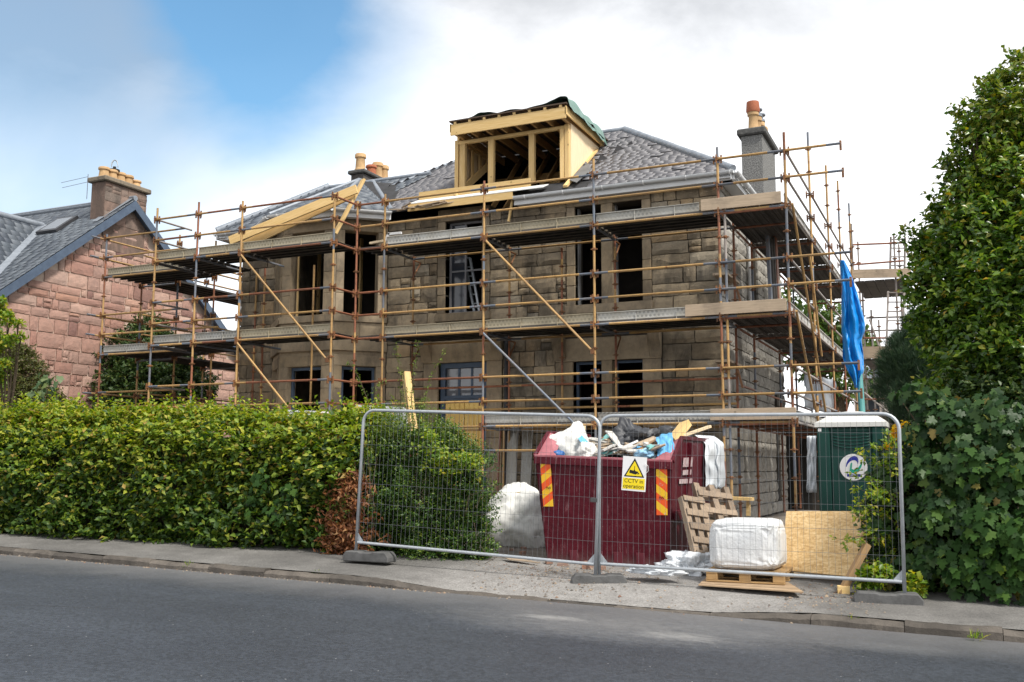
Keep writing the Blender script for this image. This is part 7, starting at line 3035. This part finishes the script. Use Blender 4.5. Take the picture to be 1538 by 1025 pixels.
# tall sprigs
sap = thing('hawthorn_shoots', 'tall thin leafy shoots rising above the privet before the house', 'shrub', (-8.2, 13.3, -1.0))
m = MB()
parts = []
for pts in (((597, 660), (602, 600), (598, 540), (594, 516)), ((622, 660), (618, 600), (622, 550), (629, 511)), ((632, 650), (640, 590), (655, 550), (668, 527)), ((560, 650), (552, 600), (540, 570), (522, 540)), ((575, 640), (560, 585), (575, 575), (581, 569)), ((607, 650), (612, 610), (606, 570), (607, 556))):
    q = [pY(a, b, 13.3 + U(-.1, .1)) for a, b in pts]
    m.path(q, [0.008, 0.007, 0.005, 0.002], 5)
    for a, b in zip(q[:-1], q[1:]):
        n_ = int((b - a).length / 0.035)
        O = np.array([list(a.lerp(b, (i + 0.5) / n_)) for i in range(n_)])
        D = np.tile(np.array(list((b - a).normalized())), (n_, 1)) * 0.4 + rng.normal(0, 0.6, (n_, 3))
        parts.append(twig_leaves(O, D, 0.05, 4, 0.034, 0.022))
m.build('stem', BARK, sap)
foliage('foliage', sap, parts, PRIVET)


def tree(name, label, cat, foot, ls, mt, dens, tl, per, L, W, seed, trunk_r=0.1, inner=0.5, up=0.5, droop=0.15, nlimb=7, core=0.62, fname='crown', group=None, bump=0.25):
    t = thing(name, label, cat, foot, group=group)
    foot = Vector(foot)
    m = MB()
    cs = [c for c, R in ls]
    cen = sum(cs, Vector((0, 0, 0))) / len(cs)
    fork = foot.lerp(cen, 0.45)
    m.path([foot - Vector((0, 0, 0.15)), foot.lerp(fork, 0.5) + Vector((0.04, 0.03, 0)), fork], [trunk_r * 1.25, trunk_r, trunk_r * 0.8], 9)
    for c, R in ls[:nlimb * 3]:
        mid = fork.lerp(c, 0.55) + Vector((U(-.1, .1), U(-.1, .1), U(0, .15)))
        m.path([fork - Vector((0, 0, 0.05)), mid, c], [trunk_r * 0.55, trunk_r * 0.32, trunk_r * 0.1], 6)
        for q in range(3):
            d = Vector((U(-1, 1), U(-1, 1), U(-0.4, 1))).normalized()
            m.path([mid.lerp(c, 0.6), c + d * R * 0.5, c + d * R * 0.95], [trunk_r * 0.16, trunk_r * 0.09, 0.003], 4)
    m.build('trunk', BARK, t)
    foliage(fname, t, lump_leaves(ls, dens, tl, per, L, W, seed, inner, up, droop, bump), mt)
    return t


# the tall evergreen on the right
ls = lumps([(1536, 150, 62, 0.4), (1505, 185, 50, 0.1), (1560, 230, 90, 0.6), (1480, 240, 50, 0.0), (1455, 200, 22, -0.1), (1520, 290, 75, 0.0), (1450, 300, 45, 0.2), (1436, 255, 22, 0.2), (1475, 340, 62, -0.2), (1550, 380, 85, -0.2), (1420, 370, 44, 0.1), (1388, 372, 24, 0.2), (1440, 420, 60, -0.1), (1500, 430, 70, -0.35), (1392, 430, 36, 0.0), (1412, 480, 46, -0.1), (1470, 500, 60, -0.3), (1545, 510, 70, -0.3), (1440, 555, 52, -0.2), (1385, 492, 22, 0.1), (1500, 560, 60, -0.2), (1600, 300, 120, 0.8), (1620, 480, 120, 0.3), (1580, 600, 90, 0.2), (1412, 330, 20, 0.2), (1362, 352, 8, 0.2), (1500, 130, 22, 0.2), (1538, 95, 16, 0.3), (1442, 165, 12, 0.1)], 13.3)
tree('evergreen_tree', 'tall glossy green evergreen tree filling the right edge above the sycamore', 'tree', (0.9, 13.6, -1.4), ls, LAUREL, 110, 0.15, 6, 0.09, 0.05, 51, 0.11, 0.6, droop=0.12, bump=0.5)
# pine
ls = lumps([(1360, 545, 40, 0), (1338, 585, 26, 0.1), (1385, 520, 32, 0.2), (1400, 565, 42, 0), (1365, 590, 36, -0.1), (1345, 550, 22, 0), (1375, 488, 16, 0.2), (1410, 500, 28, 0.3), (1352, 515, 14, 0.1), (1333, 560, 12, 0), (1395, 620, 40, 0), (1360, 630, 30, 0.1), (1425, 545, 40, 0.3)], 17.0)
pine = thing('pine_tree', 'dark bushy pine with upright needles behind the green toilet', 'tree', (-0.2, 17.2, -1.2))
r = np.random.default_rng(61)
parts = []
for c, R in ls:
    n = int(420 * R * R * 12.6 * 0.5) + 60
    d = nrm(r.normal(size=(n, 3)))
    P = np.array(list(c)) + d * (R * r.uniform(0.4, 1.05, n))[:, None]
    per = 9
    Pr = np.repeat(P, per, 0)
    ax = np.repeat(nrm(d * 0.6 + np.array([0, 0, 0.9])), per, 0)
    LD = nrm(ax + r.normal(0, 0.45, Pr.shape))
    parts.append(leaf_arrays(Pr, LD, nrm(r.normal(size=Pr.shape)), 0.15, 0.007, 0.1, 0.05))
foliage('crown', pine, parts, PINEM)
m = MB()
m.path([(-0.2, 17.2, -1.35), (-0.22, 17.2, 0.5), (-0.25, 17.1, 2.6)], [0.09, 0.07, 0.02], 8)
for c, R in ls:
    m.path([(-0.22, 17.2, min(c.z - 0.2, 2.2)), tuple(c)], [0.03, 0.008], 5)
m.build('trunk', BARK, pine)

# ---- sycamore thicket, lower right: lobed leaves
def lobed_leaf():
    pts = [(0, 0)]
    half = [(0.10, -0.06), (0.30, -0.12), (0.42, 0.02), (0.34, 0.14), (0.52, 0.34), (0.50, 0.44), (0.33, 0.46), (0.24, 0.50), (0.30, 0.70), (0.20, 0.76), (0.10, 0.86), (0.0, 1.02)]
    out = [(0, 0)] + half + [(-x, y) for x, y in reversed(half[:-1])]
    V = [(0, 0.34, 0.0)]
    for x, y in out:
        z = 0.10 * abs(x) + 0.05 * math.sin(9 * x + 5 * y) * abs(x) - 0.14 * y * y - 0.20 * x * x
        V.append((x, y, z))
    n = len(out)
    F = [(0, 1 + i, 1 + (i + 1) % n) for i in range(n)]
    return np.array(V), np.array(F)


LV_, LF_ = lobed_leaf()
syc_me = np_mesh('leaf', LV_, LF_, SYCA, smooth=False)
SYC1 = []
for k, c in enumerate([(0.022, 0.056, 0.012), (0.036, 0.082, 0.016), (0.06, 0.115, 0.022), (0.14, 0.21, 0.025), (0.26, 0.15, 0.06)]):
    mt = m_leaf('sycamore_leaf_%s' % ['deep', 'green', 'mid', 'young', 'dry'][k], [(0, c), (1, tuple(x * 1.1 for x in c))], 0.58, 0.24, spec=0.12)
    SYC1.append(np_mesh('leaf', LV_, LF_, mt))


def leaf_matrix(p, d, n, s):
    d = Vector(d).normalized()
    n = Vector(n)
    x = d.cross(n).normalized()
    z = x.cross(d)
    M = Matrix((x, d, z)).transposed().to_4x4()
    return Matrix.Translation(p) @ M @ Matrix.Diagonal((s, s, s, 1))


def lobed_shrub(name, label, foot, ls, n_single, n_rest, size, seed, fname='foliage', group=None, bias=-0.8, mats=SYC1, rest_mat=SYCA, wts=(0.3, 0.4, 0.2, 0.07, 0.03)):
    t = thing(name, label, 'shrub', foot, group=group)
    rs = random.Random(seed)
    b = wloc(t)
    tot = sum(R * R for c, R in ls)
    cand = []
    for c, R in ls:
        k = max(3, int((n_single + n_rest) * R * R / tot))
        for i in range(k):
            d = Vector((rs.gauss(0, 0.6), rs.gauss(bias, 0.6), rs.gauss(0.25, 0.55))).normalized()
            inn = i % 3 == 0
            p = c + d * R * (rs.uniform(0.6, 0.85) if inn else rs.uniform(0.85, 1.08))
            ld = Vector((rs.gauss(0, 0.6), rs.gauss(-0.35, 0.4), rs.gauss(-0.75, 0.3)))
            ln = Vector((d.x * 0.7 + rs.gauss(0, 0.25), d.y * 0.8 + rs.gauss(-0.1, 0.25), 0.55 + rs.gauss(0, 0.25)))
            s = size * rs.uniform(0.6, 1.15)
            cand.append((p.y - s * 3 + (0.3 if inn else 0), p, ld, ln, s))
    cand.sort(key=lambda q: q[0])
    V, F, nb_ = [], [], 0
    for i, (_, p, ld, ln, s) in enumerate(cand):
        M = leaf_matrix(p - b, ld, ln, s)
        if i < n_single:
            o = link('leaf', rs.choices(mats, wts)[0], t)
            o.matrix_local = M
        else:
            A = np.array(M)
            V.append(LV_ @ A[:3, :3].T + A[:3, 3])
            F.append(LF_ + nb_)
            nb_ += len(LV_)
    if V:
        o = link(fname, np_mesh(fname, np.concatenate(V), np.concatenate(F), rest_mat), t)
        o['kind'] = 'stuff'
    m = MB()
    foot = Vector(foot)
    for c, R in ls:
        m.path([foot + Vector((U(-.2, .2), U(-.1, .1), 0)), foot.lerp(c, 0.6) + Vector((U(-.1, .1), U(-.05, .1), 0.1)), c], [0.022, 0.014, 0.005], 5)
    m.build('stems', BARK, t)
    return t


ls = lumps([(1500, 640, 52, 0), (1430, 640, 46, 0.1), (1400, 610, 34, 0.15), (1380, 660, 32, 0.1), (1372, 590, 20, 0.2), (1460, 700, 56, -0.1), (1395, 715, 42, 0), (1525, 720, 56, -0.1), (1420, 775, 52, -0.1), (1480, 790, 60, -0.15), (1378, 775, 30, 0), (1540, 810, 60, -0.2), (1400, 840, 40, 0.0), (1450, 850, 52, -0.15), (1510, 868, 50, -0.2), (1382, 880, 22, 0.05), (1600, 700, 90, 0.2), (1600, 830, 90, 0), (1345, 590, 8, 0.3), (1332, 725, 24, 0.1), (1322, 790, 24, 0.1), (1338, 850, 26, 0.05), (1352, 690, 24, 0.1)], 12.25)
lobed_shrub('sycamore_shrub', 'dense sycamore shrub with large lobed leaves at the right edge', (0.35, 12.6, -1.45), ls, 300, 2500, 0.12, 71, wts=(0.42, 0.38, 0.15, 0.04, 0.01))
dk = thing('ivy_undergrowth', 'dark small leaved ivy undergrowth beneath the sycamore at the fence end', 'undergrowth', (-0.1, 12.7, -1.45))
ls2 = lumps([(1350, 860, 34, 0.15), (1345, 800, 36, 0.3), (1350, 740, 32, 0.4), (1400, 890, 25, 0.1), (1450, 700, 90, 0.5), (1450, 820, 90, 0.4), (1530, 760, 100, 0.5), (1400, 780, 60, 0.4), (1322, 780, 22, 0.3), (1500, 620, 80, 0.6), (1335, 715, 26, 0.1), (1322, 770, 26, 0.1), (1326, 825, 28, 0.05), (1310, 795, 16, 0), (1318, 850, 20, 0), (1340, 870, 24, 0)], 12.35)
foliage('foliage', dk, lump_leaves(ls2, 210, 0.12, 5, 0.065, 0.045, 72, 0.5), DARKSH)
m = MB()
for c, R in ls2:
    m.path([(0.0, 12.9, -1.5), tuple(c.lerp(Vector((0, 12.9, -0.5)), 0.4)), tuple(c)], [0.03, 0.02, 0.008], 5)
m.build('stems', BARK, dk)
# climber reaching over the fence
cl = thing('bramble_shoots', 'arching yellow green shoots reaching across the green toilet', 'shrub', (-0.7, 12.2, -1.4))
m = MB()
parts = []
for pts in (((1350, 720), (1330, 700), (1310, 690), (1285, 683)), ((1352, 760), (1330, 735), (1300, 712), (1278, 716)), ((1350, 700), (1340, 680), (1322, 672), (1300, 675)), ((1350, 790), (1325, 770), (1300, 765), (1283, 735)), ((1340, 800), (1320, 810), (1290, 806), (1258, 812)), ((1340, 840), (1320, 850), (1305, 845), (1296, 842)), ((1345, 880), (1320, 872), (1300, 870), (1290, 860)), ((1350, 740), (1325, 745), (1305, 740), (1290, 735)), ((1352, 700), (1345, 672), (1338, 660), (1326, 655)), ((1345, 830), (1310, 800), (1290, 775), (1280, 762))):
    q = [pY(a, b, 12.2 - 0.1 * i + U(-.1, .1)) for i, (a, b) in enumerate(pts)]
    m.path(q, [0.006, 0.005, 0.004, 0.002], 4)
    for a, b in zip(q[:-1], q[1:]):
        n_ = max(2, int((b - a).length / 0.028))
        O = np.array([list(a.lerp(b, (i + 0.5) / n_) + Vector((U(-.03, .03), U(-.05, .05), U(-.04, .04)))) for i in range(n_)])
        D = np.tile(np.array(list((b - a).normalized())), (n_, 1)) * 0.4 + rng.normal(0, 0.6, (n_, 3))
        parts.append(twig_leaves(O, D, 0.07, 4, 0.055, 0.036))
m.build('stems', BARK, cl)
foliage('foliage', cl, parts, BRIGHT)
# the low bright leaves at the fence foot
lf = thing('weed_clump', 'bright lime green weed leaves at the right fence foot', 'weed', (-0.75, 11.6, -1.45))
ls3 = lumps([(1312, 868, 14, 0), (1298, 872, 10, 0), (1372, 880, 14, 0.1), (1366, 895, 8, 0), (1330, 862, 10, 0.1), (1290, 885, 8, 0), (1320, 745, 6, 0)], 11.75)
foliage('foliage', lf, lump_leaves(ls3, 260, 0.07, 4, 0.075, 0.055, 77, 0.3, up=0.9), BRIGHT)
# yellow flowering shrub
yf_ = thing('yellow_flower_shrub', 'yellow flowering shrub behind the fence, right of the toilet', 'shrub', (-0.9, 15.0, -1.2))
ls4 = lumps([(1350, 690, 30, 0), (1365, 660, 24, 0), (1340, 720, 24, 0), (1330, 670, 14, 0.1)], 15.0)
foliage('foliage', yf_, lump_leaves(ls4, 110, 0.1, 5, 0.06, 0.035, 81), DARKSH)
foliage('flowers', yf_, lump_leaves(lumps([(1348, 645, 5, -.3), (1356, 650, 6, -.3), (1343, 655, 4, -.3), (1334, 672, 4, -.3), (1360, 640, 4, -.3), (1372, 668, 5, -.3), (1328, 700, 4, -.3)], 15.0), 1500, 0.03, 4, 0.045, 0.04, 82), FLW)

# ---- left-hand garden
ls = lumps([(150, 555, 44, 0), (190, 540, 44, 0.2), (230, 520, 38, 0.3), (222, 497, 26, 0.6), (255, 555, 46, 0.2), (200, 590, 56, -0.2), (140, 600, 50, -0.2), (270, 595, 46, 0), (210, 625, 56, -0.2), (112, 590, 34, -0.3), (240, 585, 48, 0), (300, 585, 28, 0.2), (100, 615, 34, -0.3), (170, 515, 20, 0.3), (285, 545, 20, 0.2)], 22.5)
tree('broadleaf_shrub', 'broad dark green shrub growing behind the left end of the scaffold', 'shrub', (-21.5, 23, -1.1), ls, DARKSH, 62, 0.16, 6, 0.12, 0.065, 91, 0.09, 0.5)
ls = lumps([(20, 555, 40, 0), (45, 565, 28, 0), (10, 595, 46, 0), (50, 598, 32, 0), (-20, 555, 56, 0), (8, 525, 22, 0.1), (76, 602, 22, 0.2), (35, 535, 18, 0.1)], 17.0)
tree('mottled_bush', 'mottled bronze and green bush at the left edge above the hedge', 'bush', (-19.5, 17, -1.0), ls, m_leaf('bronze_leaf', [(0, (0.06, 0.05, 0.02)), (0.4, (0.07, 0.085, 0.02)), (0.8, (0.12, 0.14, 0.03)), (1, (0.16, 0.11, 0.06))], 0.5, 0.3), 120, 0.12, 6, 0.07, 0.035, 92, 0.06, 0.5)
ls = lumps([(72, 590, 20, 0), (60, 610, 18, 0), (92, 620, 20, 0), (70, 640, 22, -0.2), (85, 575, 12, 0), (66, 566, 8, 0), (40, 650, 18, -0.4), (20, 660, 18, -0.5)], 13.9)
t_ = lobed_shrub('sycamore_sapling', 'pale blue green sapling standing up out of the hedge at the left', (-16.3, 13.9, -0.6), ls, 60, 120, 0.15, 93, mats=[np_mesh('leaf', LV_, LF_, m_leaf('pale_sapling_leaf', [(0, (0.10, 0.16, 0.08)), (1, (0.16, 0.22, 0.10))], 0.5, 0.3))], wts=(1,), rest_mat=PALELF)
ls = lumps([(-6, 470, 12, 0), (12, 480, 9, 0), (28, 488, 6, 0), (-8, 520, 12, 0), (14, 512, 8, 0), (30, 507, 6, 0), (-12, 560, 14, 0), (10, 545, 6, 0), (0, 455, 8, 0), (-40, 500, 40, 0.2), (-40, 580, 40, 0.2)], 13.2)
tree('maple_tree', 'light green maple branches reaching in at the left edge', 'tree', (-17.3, 13.8, -1.0), ls, BRIGHT, 200, 0.10, 5, 0.075, 0.055, 94, 0.05, 0.3)
ls = lumps([(20, 690, 34, 0), (40, 740, 30, 0), (8, 730, 30, 0), (15, 650, 26, 0.1), (-20, 700, 50, 0)], 11.75)
lobed_shrub('ivy_on_hedge', 'dark broad leaved climber covering the hedge front at the left edge', (-14.5, 11.9, -1.2), ls, 90, 120, 0.12, 95, mats=[SYC1[0], SYC1[1]], wts=(0.5, 0.5), rest_mat=SYCA)
# small lobed leaves in the hedge right of its middle
ls = lumps([(400, 720, 26, 0), (440, 740, 22, 0), (380, 760, 22, 0), (420, 775, 24, 0)], 11.98)
lobed_shrub('bramble_patch', 'patch of broad lobed leaves growing through the hedge left of the dead brown shrub', (-9.9, 12.1, -1.2), ls, 60, 40, 0.10, 96, mats=SYC1[:4], wts=(.4, .4, .15, .05))
# trees seen through the side scaffold and beyond
ls = lumps([(1200, 470, 46, 0), (1170, 490, 30, 0), (1240, 495, 40, 0), (1275, 520, 34, 0), (1300, 530, 24, 0), (1215, 520, 50, 0), (1260, 560, 50, 0)], 46.0)
tree('distant_tree', 'light green tree far off, seen between the side scaffold boards', 'tree', (-4.5, 46, -1.0), ls, FARLF, 6, 0.4, 7, 0.30, 0.18, 97, 0.2, 0.4)
# weeds along the kerb
for (px, py, lb) in ((283, 852, 'small weed at the kerb below the middle of the hedge'), (473, 866, 'small weed at the kerb below the dead shrub'), (1277, 938, 'small grass tuft on the kerb near the right fence foot'), (1466, 960, 'small dry tuft on the kerb at the far right')):
    p_ = pZ(px, py, g0(pZ(px, py, -1.5).x) + 0.02)
    wt_ = thing('kerb_weed', lb, 'weed', p_)
    n_ = 26
    O = np.array([list(p_)] * n_) + rng.normal(0, 0.03, (n_, 3)) * np.array([1, 0.6, 0])
    foliage('blades', wt_, [leaf_arrays(O, nrm(rng.normal(0, 0.5, (n_, 3)) + np.array([0, -0.1, 0.9])), nrm(rng.normal(size=(n_, 3))), rng.uniform(0.05, 0.12, n_), 0.012)], BRIGHT, 'stuff')

# ---- boundary fence of dark boards and a pale building beyond, right
bf = thing('board_fence', 'dark timber board fence behind the toilet on the right', 'fence', (-0.6, 19.6, -1.1))
for k in range(7):
    m = MB()
    y_ = 632 + 24 * k
    a_ = pY(1318, y_, 19.6)
    m.box((a_.x, 19.6, a_.z - 0.11), (a_.x + 5.0, 19.63, a_.z + 0.11))
    m.build('board', m_wood('dark_fence_board', (0.13, 0.10, 0.08), (0.08, 0.06, 0.05), axis=0) if k == 0 else bpy.data.materials['dark_fence_board'], bf)
for x in (0.2, 2.2, 4.2):
    m = MB()
    m.box((pY(1318, 650, 19.6).x + x, 19.64, -1.3), (pY(1318, 650, 19.6).x + x + 0.09, 19.73, 0.75))
    m.build('post', OLDWOOD, bf)
# a far-off belt of trees that closes the view behind the houses
fw = []
r_ = np.random.default_rng(131)
n_ = 5200
ang = r_.uniform(-1.2, 1.15, n_)
dist = r_.uniform(95, 125, n_)
O = np.stack([np.sin(ang) * dist, np.cos(ang) * dist, -2 + r_.random(n_) ** 0.7 * (3.6 + 1.2 * np.sin(ang * 23) + 0.8 * np.sin(ang * 51))], 1)
V, F = twig_leaves(O, r_.normal(size=(n_, 3)) + np.array([0, -0.5, 0.3]), 1.0, 6, 1.1, 0.7)
ob = link('distant_wood', np_mesh('distant_wood', V, F, FARLF))
tag(ob, 'distant belt of green trees closing the view behind the houses', 'wood', kind='stuff')
ob_ = thing('shade_block', 'dark block added to deepen the shade behind the side passage of the house', 'shade_block', (-2.9, 29.5, -1.1))  # made-up block, added so the passage's deep shade reads black
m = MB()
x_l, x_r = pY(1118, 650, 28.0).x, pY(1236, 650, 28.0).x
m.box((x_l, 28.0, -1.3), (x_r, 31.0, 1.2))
m.build('wall', m_stone('shade_block_stone', [(0, (0.07, 0.06, 0.05)), (1, (0.05, 0.045, 0.04))], 0.6), ob_)
m = MB()
m.box((x_l - 0.1, 27.85, 1.203), (x_r + 0.1, 31.1, 1.33))
m.build('roof', FELT, ob_)
m = MB()
m.box((x_l + 0.9, 27.96, -1.2), (x_l + 1.8, 28.02, 0.85))
m.build('door', m_basic('black_door', (0.03, 0.028, 0.026), None, 5), ob_)
pb = thing('pale_building', 'pale pinkish house wall in the distance at the right, behind the rear scaffold', 'house', (-3.0, 48, -1.0))
m = MB()
a_, b_ = pY(1282, 580, 48), pY(1420, 580, 48)
m.box((a_.x, 48, -1.6), (b_.x + 6, 55, a_.z + 0.3))
m.build('wall', m_basic('pale_render', (0.56, 0.48, 0.43), (0.48, 0.41, 0.37), 0.6, 0.9, bump=0.2), pb)
m = MB()
m.prism([(a_.x - 0.3, 47.7, a_.z + 0.31), (a_.x - 0.3, 55.3, a_.z + 0.31), (a_.x - 0.3, 51.5, a_.z + 1.2)], (b_.x + 6.6 - a_.x, 0, 0))
m.build('roof', BSLATE, pb)
for px in (1300, 1340, 1380):
    m = MB()
    q = pY(px, 606, 48)
    m.box((q.x, 47.95, q.z - 0.5), (q.x + 0.6, 48.02, q.z + 0.4))
    m.build('window', GLASS, pb)

# ---- litter: bricks and chips, and loose stuff round the fence foot
random.seed(9)
BRK = m_basic('broken_brick', (0.34, 0.17, 0.11), (0.26, 0.20, 0.17), 8, 0.95, bump=0.4)
def chip(name, label, cat, x, y, s, mt, grp):
    m = MB()
    vs = [(U(.7, 1) * a * s[0], U(.7, 1) * b * s[1], U(.7, 1) * c * s[2] + s[2]) for a in (-1, 1) for b in (-1, 1) for c in (-1, 1)]
    m.add(vs, [(0, 1, 3, 2), (4, 6, 7, 5), (0, 4, 5, 1), (2, 3, 7, 6), (0, 2, 6, 4), (1, 5, 7, 3)])
    o = m.build(name, mt, None, local=True)
    zz = (g0(x) + kerb_h(x) + 0.05 * (y - 10.5) + (0.09 - kerb_h(x)) * min(1, (y - 10.5) / 0.9)) if y < 12.6 else ground(x, y)
    o.location = (x, y, zz - 0.006)
    o.rotation_euler = (0, 0, U(0, 3))
    return tag(o, label, cat, grp)
for k in range(16):
    px, py = random.choice([(U(765, 820), U(815, 850)), (U(820, 900), U(843, 868)), (U(905, 960), U(850, 868))])
    p_ = pZ(px, py, -1.36)
    chip('broken_brick', 'broken brick lying on the ground near the skip', 'brick', p_.x, p_.y, (U(.04, .09), U(.03, .05), U(.02, .035)), BRK, 'broken bricks round the skip')
chip('stone_lump', 'pale flat stone on the pavement beside the right block foot', 'stone', pZ(1337, 903, -1.45).x, pZ(1337, 903, -1.45).y, (0.08, 0.05, 0.02), PALESTONE, None) if False else None
# fine debris: one mass nobody could count
V, F = [], []
rs = np.random.default_rng(5)
for k in range(2600):
    c = rs.random()
    if c < 0.45:
        px, py = rs.normal(860, 70), rs.normal(868, 9)
    elif c < 0.7:
        px, py = rs.uniform(700, 1330), rs.uniform(860, 915)
    elif c < 0.85:
        px, py = rs.normal(1240, 50), rs.normal(893, 8)
    else:
        px, py = rs.uniform(0, 680), 0
        p_ = pZ(px, 835 + px * 0.085, -1.5)
        p_ = Vector((p_.x, 10.30 + rs.normal(0, 0.03), 0))
    if c < 0.85:
        if py > 925:
            continue
        p_ = pZ(px, py, -1.42)
    x, y = p_.x, p_.y
    if y < 10.2:
        continue
    z = g0(x) + kerb_h(x) + 0.05 * (y - 10.5) + (0.09 - kerb_h(x)) * min(1, max(0, y - 10.5) / 0.9) if 10.5 < y < 12.6 else (ground(x, y) if y >= 12.6 else g0(x) + 0.003)
    s = rs.uniform(0.004, 0.016) if rs.random() < 0.93 else rs.uniform(0.015, 0.03)
    b = len(V)
    a = rs.uniform(0, 6.28)
    for q in range(3):
        V.append((x + s * math.cos(a + 2.1 * q), y + s * math.sin(a + 2.1 * q), z))
    V.append((x + rs.uniform(-.3, .3) * s, y, z + s * rs.uniform(0.4, 1.0)))
    F += [(b, b + 1, b + 3), (b + 1, b + 2, b + 3), (b + 2, b, b + 3)]
t = NT('debris_chips')
DEB = t.done(t.ramp(t.island(), [(0, (0.10, 0.09, 0.08)), (0.5, (0.22, 0.19, 0.16)), (0.8, (0.35, 0.27, 0.19)), (1, (0.16, 0.08, 0.06))]), 0.95)
o = link('debris', np_mesh('debris', np.array(V), np.array(F), DEB))
tag(o, 'scattered chips of rubble and dead leaves over the drive and gutter', 'debris', kind='stuff')
o = MB()
q = [pZ(754, 846, -1.34), pZ(780, 850, -1.36), pZ(812, 857, -1.38), pZ(790, 853, -1.36), pZ(765, 850, -1.35)]
o.prism([Vector((p.x, p.y, ground(p.x, p.y) + 0.03)) for p in q], (0, 0, 0.012))
tag(o.build('bark_strip', OLDWOOD, None), 'curled strip of wood lying on the pavement under the left fence panel', 'wood')
